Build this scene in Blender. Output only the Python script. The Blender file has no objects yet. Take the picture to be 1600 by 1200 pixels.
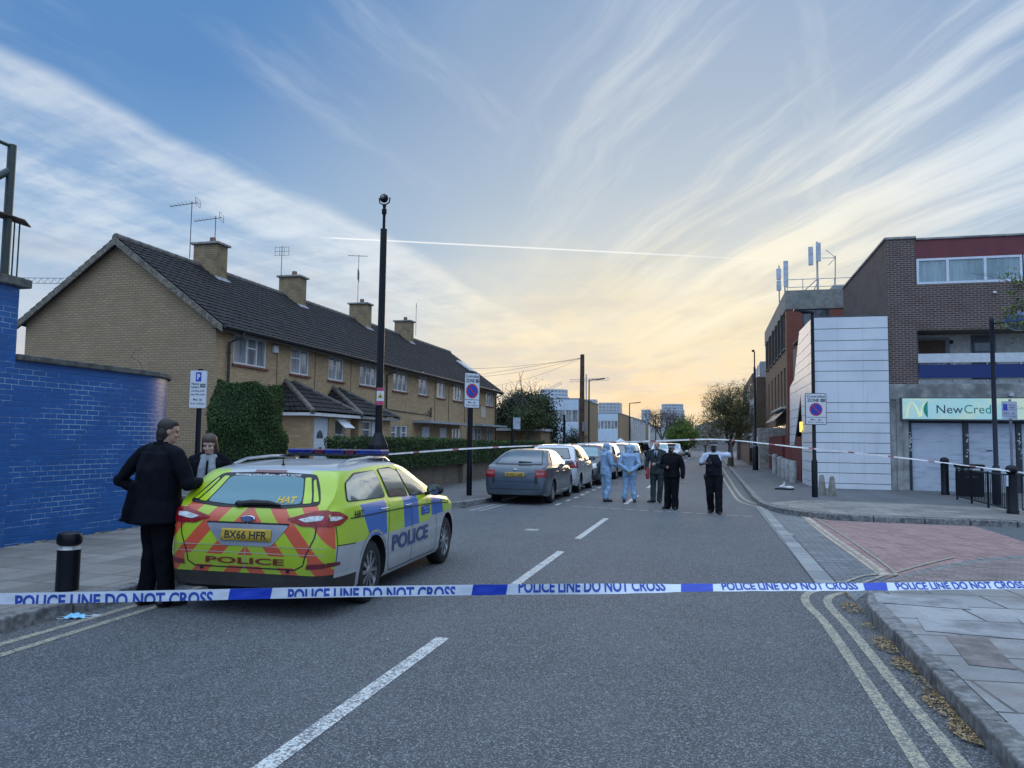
import bpy, bmesh, math, random
from mathutils import Vector, Matrix
from mathutils.bvhtree import BVHTree
R = math.radians
S = bpy.context.scene
COL = S.collection

# ------------------------------------------------------------------ camera
HC = 1.66
F_PX, PITCH, ROLL, YAW = 1200.0, R(4.15), R(0.78), math.atan(310/1200.0)
f0 = Vector((-math.sin(YAW), math.cos(YAW), 0)); r0 = Vector((math.cos(YAW), math.sin(YAW), 0)); u0 = Vector((0, 0, 1))
fw = f0*math.cos(PITCH)+u0*math.sin(PITCH); up = u0*math.cos(PITCH)-f0*math.sin(PITCH)
rt = r0*math.cos(ROLL)+up*math.sin(ROLL); up = up*math.cos(ROLL)-r0*math.sin(ROLL)
cam = bpy.data.cameras.new('camera'); cam.sensor_width = 36; cam.lens = 36*F_PX/1600; cam.clip_end = 3000; cam.clip_start = .05
co = bpy.data.objects.new('camera', cam); COL.objects.link(co); S.camera = co
co.matrix_world = Matrix(((rt.x, up.x, -fw.x, 0), (rt.y, up.y, -fw.y, 0), (rt.z, up.z, -fw.z, HC), (0, 0, 0, 1)))

# ------------------------------------------------------------------ node helpers
class NT:
    def __init__(s, tree): s.t = tree; s.n = tree.nodes; s.l = tree.links
    def new(s, typ, **kw):
        n = s.n.new(typ)
        for k, v in kw.items(): setattr(n, k, v)
        return n
    def put(s, sock, v):
        if isinstance(v, bpy.types.NodeSocket): s.l.new(v, sock)
        elif v is not None:
            if isinstance(v, (tuple, list)) and len(v) == 3 and sock.type == 'RGBA': v = (*v, 1)
            sock.default_value = v
    def m(s, op, a, b=None, c=None):
        n = s.new('ShaderNodeMath', operation=op)
        for i, v in enumerate((a, b, c)):
            if v is not None: s.put(n.inputs[i], v)
        return n.outputs[0]
    def v(s, op, a, b=None):
        n = s.new('ShaderNodeVectorMath', operation=op)
        s.put(n.inputs[0], a)
        if b is not None:
            if op == 'SCALE': s.put(n.inputs[3], b)
            else: s.put(n.inputs[1], b)
        return n.outputs[1] if op in ('DOT_PRODUCT', 'LENGTH', 'DISTANCE') else n.outputs[0]
    def mix(s, f, a, b, mode='MIX'):
        n = s.new('ShaderNodeMix', data_type='RGBA', blend_type=mode)
        s.put(n.inputs[0], f); s.put(n.inputs[6], a); s.put(n.inputs[7], b)
        return n.outputs[2]
    def sep(s, v):
        n = s.new('ShaderNodeSeparateXYZ'); s.put(n.inputs[0], v); return n.outputs
    def comb(s, x, y, z):
        n = s.new('ShaderNodeCombineXYZ')
        for i, q in enumerate((x, y, z)): s.put(n.inputs[i], q)
        return n.outputs[0]
    def noise(s, vec, scale, detail=4, rough=.55, out=0):
        n = s.new('ShaderNodeTexNoise'); s.put(n.inputs['Vector'], vec); n.inputs['Scale'].default_value = scale
        n.inputs['Detail'].default_value = detail; n.inputs['Roughness'].default_value = rough
        return n.outputs[out]
    def ss(s, x, a, b, lo=0.0, hi=1.0):
        n = s.new('ShaderNodeMapRange', interpolation_type='SMOOTHSTEP')
        s.put(n.inputs[0], x)
        for i, q in enumerate((a, b, lo, hi)): n.inputs[i+1].default_value = q
        return n.outputs[0]
    def ramp(s, fac, stops):
        n = s.new('ShaderNodeValToRGB'); s.put(n.inputs[0], fac); e = n.color_ramp.elements
        while len(e) < len(stops): e.new(.5)
        for q, (p, c) in zip(e, stops): q.position = p; q.color = (*c, 1)
        return n.outputs[0]

# ------------------------------------------------------------------ world: evening sky with cirrus
W = bpy.data.worlds.new('World'); S.world = W; W.use_nodes = True
w = NT(W.node_tree); w.n.clear()
SUN_AZ, SUN_EL = R(-3.0), R(5.5)             # azimuth from +Y (up the road) towards +X
sd = Vector((math.sin(SUN_AZ)*math.cos(SUN_EL), math.cos(SUN_AZ)*math.cos(SUN_EL), math.sin(SUN_EL)))
tc = w.new('ShaderNodeTexCoord'); d = w.v('NORMALIZE', tc.outputs['Generated'])
dx, dy, dz = w.sep(d)
sky = w.new('ShaderNodeTexSky', sky_type='NISHITA'); sky.sun_disc = False; sky.sun_elevation = SUN_EL; sky.sun_rotation = SUN_AZ; sky.air_density = 1.0; sky.dust_density = 1.5
nish = w.v('SCALE', sky.outputs[0], .05)
hl = w.m('SQRT', w.m('ADD', w.m('MULTIPLY', dx, dx), w.m('MULTIPLY', dy, dy)))
el = w.m('ARCTAN2', dz, hl)                  # radians
ca = w.v('DOT_PRODUCT', d, tuple(sd))        # cos angle to the sun
# clear-air gradient
base = w.ramp(w.m('DIVIDE', el, 1.0), [(0.0, (.62, .60, .55)), (.10, (.42, .52, .63)), (.25, (.21, .38, .63)), (.42, (.105, .25, .52)), (.60, (.09, .235, .50))])
base = w.mix(.10, base, nish)
base = w.mix(w.m('MULTIPLY', w.ss(ca, .78, .99), .45), base, (.60, .63, .60))
# cirrus lies on a plane overhead, so its parallel lanes converge towards the horizon
cz = w.m('ADD', w.m('MAXIMUM', dz, 0.0), .10)
px = w.m('DIVIDE', dx, cz); py = w.m('DIVIDE', dy, cz)
wob = w.m('SUBTRACT', w.noise(w.comb(px, py, 2.0), .8, 3), .5); wob2 = w.m('SUBTRACT', w.noise(w.comb(px, py, 5.0), 3.0, 3), .5)
def axes(k):        # lane direction (k, 1): across and along
    return w.m('ADD', w.m('SUBTRACT', px, w.m('MULTIPLY', py, k)), w.m('ADD', w.m('MULTIPLY', wob, .30), w.m('MULTIPLY', wob2, .07))), w.m('ADD', py, w.m('MULTIPLY', px, k))
def tex(a, b, sx, sy, seed, detail=7, rough=.6): return w.noise(w.comb(w.m('MULTIPLY', a, sx), w.m('MULTIPLY', b, sy), seed), 1.0, detail, rough)
aA, bA = axes(.22); aB, bB = axes(-.55); aA0 = w.m('ADD', aA, 1.70)
nA = tex(aA, bA, 3.2, .75, 3.1); nF = tex(px, py, 3.4, 2.6, 8.4, 8, .66); nB = tex(aB, bB, 2.0, .22, 9.7, 8, .60); nB2 = tex(aB, bB, 6.5, .55, 21.7, 7, .62); nR = tex(aA, bA, 2.2, 9.0, 14.0, 5, .6)
nC = nF
lane = w.m('MULTIPLY', w.ss(aA0, .05, -.10), w.ss(aA0, -2.2, -.45))
tA = w.m('ADD', w.m('MULTIPLY', nA, .45), w.m('ADD', w.m('MULTIPLY', nF, .35), w.m('MULTIPLY', nR, .20)))
mA = w.m('MULTIPLY', lane, w.ss(tA, .40, .64, .15, 1.0))
rim = w.m('MULTIPLY', w.m('MULTIPLY', w.ss(aA0, .05, -.06), w.ss(aA0, -.55, -.05)), w.ss(tA, .36, .62, .22, .95))
mA = w.m('MAXIMUM', mA, rim)
thin = w.m('MULTIPLY', w.ss(tex(aA, bA, 2.4, .5, 31.0, 6), .50, .72), .42)
gB = w.ss(w.m('ADD', dx, w.m('MULTIPLY', wob, .3)), -.34, .10)
tB = w.m('ADD', w.m('MULTIPLY', nB, .62), w.m('MULTIPLY', nB2, .38))
mB = w.m('MULTIPLY', gB, w.ss(tB, .42, .60, .16, 1.0))
low = w.m('MULTIPLY', w.ss(el, .27, .06), w.ss(w.m('ADD', w.m('MULTIPLY', tB, .6), w.m('MULTIPLY', nF, .4)), .38, .60, .35, .85))
cm = w.m('MAXIMUM', w.m('MAXIMUM', mA, thin), w.m('MAXIMUM', mB, low))
ccol = w.mix(w.ss(ca, .895, .992), (.67, .73, .78), (.90, .86, .74))
col = w.mix(w.m('MULTIPLY', cm, .82), base, ccol)
shade = w.m('MULTIPLY', w.ss(tex(aB, bB, 1.3, .5, 41.0, 5), .52, .40), w.m('MULTIPLY', w.ss(el, .42, .08), w.ss(dx, -.45, .0)))
col = w.mix(w.m('MULTIPLY', shade, .50), col, (.40, .43, .46))
# the glow of the low sun behind the veil
g = w.m('MULTIPLY', w.ss(ca, .935, .999), w.ss(el, .26, .03)); lump = w.ss(nF, .35, .65, .65, 1.0)
col = w.mix(w.m('MULTIPLY', w.m('MULTIPLY', g, lump), .82), col, (.93, .66, .34))
band = w.m('MULTIPLY', w.ss(w.noise(w.comb(w.m('MULTIPLY', dx, 3.5), w.m('MULTIPLY', dy, 3.5), w.m('MULTIPLY', dz, 17.0)), 1.6, 7, .62), .46, .64), w.ss(el, .30, .10))
col = w.mix(w.m('MULTIPLY', band, .50), col, (.54, .51, .51))
yel = w.m('MULTIPLY', w.ss(ca, .925, .995), w.m('MULTIPLY', w.ss(el, .05, .14), w.ss(el, .38, .18)))
col = w.mix(w.m('MULTIPLY', w.m('MULTIPLY', yel, lump), .38), col, (.94, .82, .52))
# condensation trail
def pxdir(u, v):
    q = fw + rt*((u-800)/F_PX) + up*((600-v)/F_PX); return q.normalized()
c0, c1 = pxdir(503, 371), pxdir(1300, 411); cn = c0.cross(c1).normalized()
off = w.m('ABSOLUTE', w.v('DOT_PRODUCT', d, tuple(cn)))
mid = (c0+c1).normalized()
alongv = (c1-c0).normalized(); al = w.v('DOT_PRODUCT', d, tuple(alongv)); a0, a1 = c0.dot(alongv), c1.dot(alongv)
tr = w.m('MULTIPLY', w.ss(off, .0014, .0004), w.m('MULTIPLY', w.ss(al, a0-.003, a0+.02), w.ss(al, a1, a0+.30)))
tr = w.m('MULTIPLY', tr, w.m('GREATER_THAN', dy, 0.0))
col = w.mix(w.m('MULTIPLY', tr, .62), col, (.95, .95, .92))
# unseen sky overhead and behind, brightened as added fill light
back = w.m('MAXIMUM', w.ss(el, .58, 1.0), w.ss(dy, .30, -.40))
fill_veil = w.mix(w.ss(nB, .35, .65), (.86, 1.20, 1.68), (1.14, 1.44, 1.82))
col = w.mix(back, col, w.mix(w.ss(el, .05, .95), (.34, .52, .86), fill_veil))
col = w.mix(w.ss(dz, 0.0, -.03), col, (.10, .10, .10))
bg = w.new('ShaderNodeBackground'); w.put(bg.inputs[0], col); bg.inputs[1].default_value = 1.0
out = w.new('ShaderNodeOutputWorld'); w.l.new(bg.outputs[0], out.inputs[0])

sl = bpy.data.lights.new('sun', 'SUN'); sl.energy = .5; sl.angle = R(22); sl.color = (1.0, .74, .46)
so = bpy.data.objects.new('sun', sl); COL.objects.link(so); so.rotation_euler = (-sd).to_track_quat('-Z', 'Y').to_euler()
S.view_settings.view_transform = 'Standard'; S.view_settings.look = 'None'; S.view_settings.gamma = 1; S.view_settings.exposure = .22
S.cycles.max_bounces = 6; S.cycles.diffuse_bounces = 3; S.cycles.glossy_bounces = 3; S.cycles.transparent_max_bounces = 8
S.cycles.use_denoising = True

# ------------------------------------------------------------------ materials
MATS = {}
def mat(name, col, rough=.6, metal=0.0, var=.12, scale=6.0, bump=0.0, bscale=60.0, spec=.5, coat=0.0, emit=None, estr=0.0, col2=None, dirt=0.0):
    if name in MATS: return MATS[name]
    M_ = bpy.data.materials.new(name); M_.use_nodes = True; t = NT(M_.node_tree); b = t.n['Principled BSDF']
    tc = t.new('ShaderNodeTexCoord'); o = tc.outputs['Object']
    n = t.noise(o, scale, 5, .6)
    lo = tuple(c*(1-var*1.6) for c in col); hi = tuple(min(1, c*(1+var*1.6)) for c in (col2 or col))
    c = t.mix(t.ss(n, .3, .7), lo, hi)
    if dirt: c = t.mix(t.m('MULTIPLY', t.ss(t.noise(o, scale*.35, 6, .65), .48, .66), dirt), c, tuple(q*.35 for q in col))
    t.put(b.inputs['Base Color'], c)
    t.put(b.inputs['Roughness'], t.ss(n, .2, .8, max(.02, rough-.07), min(1, rough+.07)))
    b.inputs['Metallic'].default_value = metal; b.inputs['Specular IOR Level'].default_value = spec
    if coat: b.inputs['Coat Weight'].default_value = coat; b.inputs['Coat Roughness'].default_value = .05
    if emit: b.inputs['Emission Color'].default_value = (*emit, 1); b.inputs['Emission Strength'].default_value = estr
    if bump:
        bp = t.new('ShaderNodeBump'); bp.inputs['Strength'].default_value = bump; bp.inputs['Distance'].default_value = .01
        t.put(bp.inputs['Height'], t.noise(o, bscale, 4, .6)); t.put(b.inputs['Normal'], bp.outputs[0])
    MATS[name] = M_; return M_

def wallvec(t, uv=False):
    if uv:
        return t.new('ShaderNodeTexCoord').outputs['UV']
    g = t.new('ShaderNodeNewGeometry'); x, y, z = t.sep(g.outputs['Position']); nx, ny, nz = t.sep(g.outputs['True Normal'])
    f = t.m('GREATER_THAN', t.m('ABSOLUTE', nx), t.m('ABSOLUTE', ny))
    u = t.m('ADD', t.m('MULTIPLY', y, f), t.m('MULTIPLY', x, t.m('SUBTRACT', 1.0, f)))
    return t.comb(u, z, 0.0)
def brick(name, c1, c2, mortar, bw=.225, bh=.075, ms=.011, uv=False, rough=.85, bump=.6, dirt=.35, spec=.3, mortar_fade=False, dcol=None):
    if name in MATS: return MATS[name]
    M_ = bpy.data.materials.new(name); M_.use_nodes = True; t = NT(M_.node_tree); b = t.n['Principled BSDF']
    v = wallvec(t, uv)
    v = t.v('ADD', v, t.v('SCALE', t.noise(v, 9.0, 2, .5, 1), .004))
    br = t.new('ShaderNodeTexBrick'); t.put(br.inputs['Vector'], v)
    br.inputs['Scale'].default_value = 1; br.inputs['Brick Width'].default_value = bw; br.inputs['Row Height'].default_value = bh
    br.inputs['Mortar Size'].default_value = ms; br.inputs['Mortar Smooth'].default_value = .25; br.inputs['Bias'].default_value = 0
    t.put(br.inputs['Color1'], c1); t.put(br.inputs['Color2'], c2)
    mm = mortar
    if mortar_fade: mm = t.mix(t.ss(t.noise(t.v('MULTIPLY', v, (.7, 2.2, 1)), 1.1, 6, .7), .46, .60), tuple(q*.85 for q in c1), mortar)
    t.put(br.inputs['Mortar'], mm)
    n1 = t.noise(v, 1.3, 6, .65); n2 = t.noise(v, 30.0, 3, .6)
    c = t.mix(t.m('MULTIPLY', t.ss(n1, .42, .70), dirt), br.outputs[0], dcol or tuple(q*.45 for q in c1))
    c = t.mix(t.ss(n2, .25, .75, 0, .28), c, tuple(q*.6 for q in c2))
    t.put(b.inputs['Base Color'], c); b.inputs['Roughness'].default_value = rough; b.inputs['Specular IOR Level'].default_value = spec
    bp = t.new('ShaderNodeBump'); bp.inputs['Strength'].default_value = bump; bp.inputs['Distance'].default_value = .008
    h = t.m('ADD', t.m('SUBTRACT', 1.0, br.outputs['Fac']), t.m('MULTIPLY', n2, .25))
    t.put(bp.inputs['Height'], h); t.put(b.inputs['Normal'], bp.outputs[0])
    MATS[name] = M_; return M_

# ------------------------------------------------------------------ mesh helpers
class MB:
    def __init__(s): s.v = []; s.f = []; s.mi = []; s.uv = {}
    def add(s, vs, fs, mi=0):
        o = len(s.v); s.v += [tuple(q) for q in vs]
        for f in fs: s.f.append(tuple(o+i for i in f)); s.mi.append(mi)
        return s
    def box(s, x0, x1, y0, y1, z0, z1, mi=0):
        v = [(x, y, z) for z in (z0, z1) for y in (y0, y1) for x in (x0, x1)]
        return s.add(v, [(0, 2, 3, 1), (4, 5, 7, 6), (0, 1, 5, 4), (2, 6, 7, 3), (0, 4, 6, 2), (1, 3, 7, 5)], mi)
    def obox(s, c, sx, sy, sz, rz=0.0, mi=0, rx=0.0, ry=0.0):
        M_ = Matrix.Translation(c) @ Matrix.Rotation(rz, 4, 'Z') @ Matrix.Rotation(ry, 4, 'Y') @ Matrix.Rotation(rx, 4, 'X')
        v = [M_ @ Vector((x*sx/2, y*sy/2, z*sz/2)) for z in (-1, 1) for y in (-1, 1) for x in (-1, 1)]
        return s.add(v, [(0, 2, 3, 1), (4, 5, 7, 6), (0, 1, 5, 4), (2, 6, 7, 3), (0, 4, 6, 2), (1, 3, 7, 5)], mi)
    def prism(s, poly, ext, mi=0):
        n = len(poly); e = Vector(ext); a = [Vector(p) for p in poly]; b = [p+e for p in a]
        nrm = Vector((0, 0, 0))
        for i in range(n): nrm += a[i].cross(a[(i+1) % n])
        fl = nrm.dot(e) > 0
        fs = [tuple(range(n))[::-1], tuple(range(n, 2*n))] if fl else [tuple(range(n)), tuple(range(n, 2*n))[::-1]]
        for i in range(n):
            j = (i+1) % n; fs.append((i, j, n+j, n+i) if fl else (j, i, n+i, n+j))
        return s.add(a+b, fs, mi)
    def tube(s, pts, rad, n=10, mi=0, cap=True):
        P = [Vector(p) for p in pts]; k = len(P)
        if not isinstance(rad, (list, tuple)): rad = [rad]*k
        vs = []; fs = []; prev = None
        for i, p in enumerate(P):
            t = (P[min(i+1, k-1)]-P[max(i-1, 0)]).normalized()
            if prev is None:
                a = t.orthogonal().normalized() if abs(t.z) > .99 else t.cross(Vector((0, 0, 1))).normalized()
            else: a = (prev - t*prev.dot(t)).normalized()
            prev = a; b = t.cross(a)
            for j in range(n):
                q = 2*math.pi*j/n; vs.append(p+(a*math.cos(q)+b*math.sin(q))*rad[i])
        for i in range(k-1):
            for j in range(n):
                jj = (j+1) % n; fs.append((i*n+j, i*n+jj, (i+1)*n+jj, (i+1)*n+j))
        if cap: fs += [tuple(range(n))[::-1], tuple((k-1)*n+j for j in range(n))]
        return s.add(vs, fs, mi)
    def lathe(s, prof, c=(0, 0, 0), n=20, mi=0, axis='Z', cap=True):
        vs = []; fs = []; k = len(prof)
        for r, z in prof:
            for j in range(n):
                q = 2*math.pi*j/n; p = (r*math.cos(q), r*math.sin(q), z)
                if axis == 'X': p = (p[2], p[0], p[1])
                if axis == 'Y': p = (p[1], p[2], p[0])
                vs.append((c[0]+p[0], c[1]+p[1], c[2]+p[2]))
        for i in range(k-1):
            for j in range(n):
                jj = (j+1) % n; fs.append((i*n+j, i*n+jj, (i+1)*n+jj, (i+1)*n+j))
        if cap: fs += [tuple(range(n))[::-1], tuple((k-1)*n+j for j in range(n))]
        return s.add(vs, fs, mi)
    def ell(s, c, rx, ry, rz, n=12, m=8, mi=0, M_=None):
        vs = []; fs = []
        for i in range(m+1):
            t = math.pi*i/m
            for j in range(n):
                q = 2*math.pi*j/n; p = Vector((rx*math.sin(t)*math.cos(q), ry*math.sin(t)*math.sin(q), rz*math.cos(t)))
                if M_: p = M_ @ p
                vs.append(p+Vector(c))
        for i in range(m):
            for j in range(n):
                jj = (j+1) % n; fs.append((i*n+j, (i+1)*n+j, (i+1)*n+jj, i*n+jj))
        return s.add(vs, fs, mi)
    def quad(s, a, b, c, d_, mi=0): return s.add([a, b, c, d_], [(0, 1, 2, 3)], mi)
    def build(s, name, m, parent=None, world=True, smooth=False, bevel=0.0, tri=False):
        me = bpy.data.meshes.new(name)
        off = parent.location if (parent is not None and world) else Vector((0, 0, 0))
        if parent is not None and world and parent.parent is not None: off = parent.location+parent.parent.location
        me.from_pydata([Vector(q)-off for q in s.v], [], s.f)
        for q in (m if isinstance(m, (list, tuple)) else [m]): me.materials.append(q)
        me.polygons.foreach_set('material_index', s.mi)
        bm = bmesh.new(); bm.from_mesh(me); bmesh.ops.remove_doubles(bm, verts=bm.verts, dist=1e-6) if smooth else None
        bm.to_mesh(me); bm.free()
        if smooth: sm(me)
        o = bpy.data.objects.new(name, me); COL.objects.link(o)
        if parent is not None: o.parent = parent
        if bevel: bev(o, bevel)
        return o
def sm(me, ang=40):
    me.polygons.foreach_set('use_smooth', [True]*len(me.polygons)); me.set_sharp_from_angle(angle=R(ang))
def bev(o, wdt, seg=2):
    b = o.modifiers.new('bevel', 'BEVEL'); b.width = wdt; b.segments = seg; b.limit_method = 'ANGLE'; b.angle_limit = R(40); b.harden_normals = False
def tag(o, label=None, cat=None, group=None, kind=None):
    for k, v in (('label', label), ('category', cat), ('group', group), ('kind', kind)):
        if v: o[k] = v
    return o
def thing(name, loc=(0, 0, 0), label=None, cat=None, group=None, rz=0.0):
    o = bpy.data.objects.new(name, None); COL.objects.link(o); o.location = loc; o.rotation_euler = (0, 0, rz); o.empty_display_size = .2
    return tag(o, label, cat, group)
def copy_tree(o, parent=None):
    c = o.copy(); COL.objects.link(c)
    if parent is not None: c.parent = parent
    for ch in list(o.children): copy_tree(ch, c)
    return c
def copy_at(o, loc, rz=None, label=None):
    c = copy_tree(o); c.location = loc
    if rz is not None: c.rotation_euler = (0, 0, rz)
    if label: c['label'] = label
    return c
def text2d(s, size=1.0, sx=1.0, bold=0.0, space=1.0):
    cu = bpy.data.curves.new('t', 'FONT'); cu.body = s; cu.size = size; cu.offset = bold; cu.space_character = space; cu.resolution_u = 3
    cu.align_x = 'CENTER'; cu.align_y = 'CENTER'
    o = bpy.data.objects.new('t', cu); me = o.to_mesh()
    v = [(q.co.x*sx, q.co.y) for q in me.vertices]; f = [tuple(p.vertices) for p in me.polygons]
    o.to_mesh_clear(); bpy.data.objects.remove(o); bpy.data.curves.remove(cu)
    if v:   # centre on the real ink box
        mx = (min(a for a, b in v)+max(a for a, b in v))/2; my = (min(b for a, b in v)+max(b for a, b in v))/2
        v = [(a-mx, b-my) for a, b in v]
    return v, f
def put_text(mb, s, size, origin, ex, ey, sx=1.0, bold=0.0, mi=0, space=1.0):
    """flat lettering: origin = centre, ex / ey = unit directions of reading and of up"""
    v, f = text2d(s, size, sx, bold, space); o = Vector(origin); ex = Vector(ex); ey = Vector(ey)
    mb.add([o+ex*a+ey*b for a, b in v], f, mi); return mb
def text_fit(s, wd, ht, bold=0.0):
    v, f = text2d(s, 1.0, 1.0, bold)
    if not v: return v, f
    W_ = max(a for a, b in v)-min(a for a, b in v); H_ = max(b for a, b in v)-min(b for a, b in v)
    return [(a*wd/W_, b*ht/H_) for a, b in v], f
def fit_text(mb, s, wd, ht, origin, ex, ey, bold=0.0, mi=0):
    v, f = text_fit(s, wd, ht, bold); o = Vector(origin); ex = Vector(ex); ey = Vector(ey)
    return mb.add([o+ex*a+ey*b for a, b in v], f, mi)
CAMP = Vector((0, 0, HC))
def ray_(u, v): return fw + rt*((u-800)/F_PX) + up*((600-v)/F_PX)
def gp(u, v, z=0.0):
    q = ray_(u, v); return CAMP+q*((z-HC)/q.z)
def onX(u, v, X):
    q = ray_(u, v); return CAMP+q*(X/q.x)
def onY(u, v, Y):
    q = ray_(u, v); return CAMP+q*(Y/q.y)

M_pole = mat('black_painted_steel', (.004, .005, .009), .42, var=.2, scale=3, spec=.28)
M_sgrey = mat('sign_back', (.20, .21, .22), .5, .3)
M_sw = mat('sign_white', (.62, .64, .68), .4, var=.03); M_sblue = mat('sign_blue', (.012, .05, .42), .4, var=.03); M_sred = mat('sign_red', (.48, .03, .035), .4, var=.03); M_sblk = mat('sign_black', (.02, .02, .025), .5)
# ================================================================== ground materials
def asphalt(name, c, patch=.25, speck=.5, rough=.72, pale=(.30, .30, .31)):
    M_ = bpy.data.materials.new(name); M_.use_nodes = True; t = NT(M_.node_tree); b = t.n['Principled BSDF']
    o = t.new('ShaderNodeNewGeometry').outputs['Position']
    vor = t.new('ShaderNodeTexVoronoi'); t.put(vor.inputs['Vector'], o); vor.inputs['Scale'].default_value = 125
    cr = t.sep(vor.outputs['Color'])[0]
    fine = t.noise(o, 210, 3, .7); big = t.noise(o, .55, 6, .62); mid_ = t.noise(o, 3.2, 5, .6)
    st = t.noise(t.v('MULTIPLY', o, (1.6, .12, 1)), 1.0, 5, .6)
    col = t.mix(t.ss(cr, .15, .95), tuple(q*(1-speck) for q in c), tuple(q*(1+speck) for q in c))
    col = t.mix(t.m('MULTIPLY', t.m('GREATER_THAN', cr, .86), .62), col, pale)
    col = t.mix(t.ss(fine, .3, .7, 0, .45), col, tuple(q*.45 for q in c))
    col = t.mix(t.m('MULTIPLY', t.ss(big, .38, .68), patch), col, tuple(q*1.7 for q in c))
    col = t.mix(t.m('MULTIPLY', t.ss(st, .40, .66), patch), col, tuple(q*1.5 for q in c))
    col = t.mix(t.m('MULTIPLY', t.ss(mid_, .58, .76), patch*.5), col, tuple(q*.55 for q in c))
    t.put(b.inputs['Base Color'], col); t.put(b.inputs['Roughness'], t.ss(mid_, .3, .7, rough-.02, rough+.02)); b.inputs['Specular IOR Level'].default_value = .45
    bp = t.new('ShaderNodeBump'); bp.inputs['Strength'].default_value = .6; bp.inputs['Distance'].default_value = .006
    t.put(bp.inputs['Height'], t.m('ADD', cr, fine)); t.put(b.inputs['Normal'], bp.outputs[0])
    MATS[name] = M_; return M_
def paving(name, c1, c2, grout, bw, bh, ms, tint=None, off=.5, rot=0.0, bump=.5, rough=.8, stain=.35, herring=False):
    M_ = bpy.data.materials.new(name); M_.use_nodes = True; t = NT(M_.node_tree); b = t.n['Principled BSDF']
    o = t.new('ShaderNodeNewGeometry').outputs['Position']
    mp = t.new('ShaderNodeMapping'); t.put(mp.inputs[0], o); mp.inputs['Rotation'].default_value = (0, 0, rot); v = mp.outputs[0]
    br = t.new('ShaderNodeTexBrick'); br.offset = off; t.put(br.inputs['Vector'], v)
    br.inputs['Scale'].default_value = 1; br.inputs['Brick Width'].default_value = bw; br.inputs['Row Height'].default_value = bh
    br.inputs['Mortar Size'].default_value = ms; br.inputs['Mortar Smooth'].default_value = .2
    t.put(br.inputs['Color1'], c1); t.put(br.inputs['Color2'], c2); t.put(br.inputs['Mortar'], grout)
    # a random tone for every unit
    x, y, z = t.sep(v); row = t.m('FLOOR', t.m('DIVIDE', y, bh))
    xx = t.m('ADD', t.m('DIVIDE', x, bw), t.m('MULTIPLY', t.m('MODULO', t.m('ABSOLUTE', row), 2.0), off))
    wn = t.new('ShaderNodeTexWhiteNoise'); t.put(wn.inputs['Vector'], t.comb(t.m('FLOOR', xx), row, 0.0))
    col = t.mix(.55, br.outputs[0], t.mix(wn.outputs[0], tuple(q*.72 for q in c1), tuple(min(1, q*1.3) for q in c2)))
    col = t.mix(br.outputs['Fac'], col, grout)
    n1 = t.noise(o, 1.4, 6, .66); n2 = t.noise(o, 55, 3, .6)
    col = t.mix(t.m('MULTIPLY', t.ss(n1, .45, .7), stain), col, tuple(q*.45 for q in c1))
    col = t.mix(t.ss(n2, .3, .7, 0, .3), col, tuple(q*.5 for q in c1))
    if tint: col = t.mix(t.m('MULTIPLY', t.ss(t.noise(o, .6, 4, .6), .5, .6), .7), col, tint)
    t.put(b.inputs['Base Color'], col); b.inputs['Roughness'].default_value = rough
    bp = t.new('ShaderNodeBump'); bp.inputs['Strength'].default_value = bump; bp.inputs['Distance'].default_value = .006
    t.put(bp.inputs['Height'], t.m('ADD', t.m('SUBTRACT', 1.0, br.outputs['Fac']), t.m('MULTIPLY', n2, .3))); t.put(b.inputs['Normal'], bp.outputs[0])
    MATS[name] = M_; return M_
M_road = asphalt('road_asphalt', (.094, .100, .110), .16, .62, .80, (.42, .43, .445))
M_foot = asphalt('footway_asphalt', (.10, .104, .113), .35, .3, .78, (.19, .19, .19))
M_slab = paving('concrete_slabs', (.195, .18, .165), (.27, .25, .23), (.07, .068, .065), .75, .6, .009, stain=.5)
M_slabR = paving('worn_slabs', (.235, .235, .235), (.33, .33, .33), (.055, .052, .048), .9, .62, .014, tint=(.19, .16, .15), stain=.55, rot=R(-6))
M_sett = paving('grey_block_paving', (.14, .15, .165), (.21, .22, .235), (.06, .06, .06), .21, .105, .008, stain=.4)
M_redp = paving('red_block_paving', (.29, .165, .15), (.38, .24, .225), (.11, .08, .078), .2, .1, .006, stain=.35, rot=R(45))
M_kerb = mat('kerb_stone', (.185, .182, .18), .8, var=.30, scale=16, bump=.5, bscale=70, dirt=.7)
def paint(name, c, wear):
    M_ = bpy.data.materials.new(name); M_.use_nodes = True; t = NT(M_.node_tree); b = t.n['Principled BSDF']
    o = t.new('ShaderNodeNewGeometry').outputs['Position']
    vor = t.new('ShaderNodeTexVoronoi'); t.put(vor.inputs['Vector'], o); vor.inputs['Scale'].default_value = 85
    k = t.ss(t.m('ADD', t.m('MULTIPLY', t.sep(vor.outputs['Color'])[0], .5), t.noise(o, 8, 6, .75)), .78-wear*.3, .98-wear*.3)
    t.put(b.inputs['Base Color'], t.mix(t.m('MULTIPLY', k, .85), c, (.11, .115, .125))); b.inputs['Roughness'].default_value = .7
    bp = t.new('ShaderNodeBump'); bp.inputs['Strength'].default_value = .4; bp.inputs['Distance'].default_value = .005
    t.put(bp.inputs['Height'], vor.outputs['Distance']); t.put(b.inputs['Normal'], bp.outputs[0])
    MATS[name] = M_; return M_
M_white = paint('road_paint_white', (.60, .60, .58), .35)
M_faint = paint('road_paint_faint', (.46, .46, .45), .55)
M_yell = paint('road_paint_yellow', (.40, .355, .255), .45)

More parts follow.
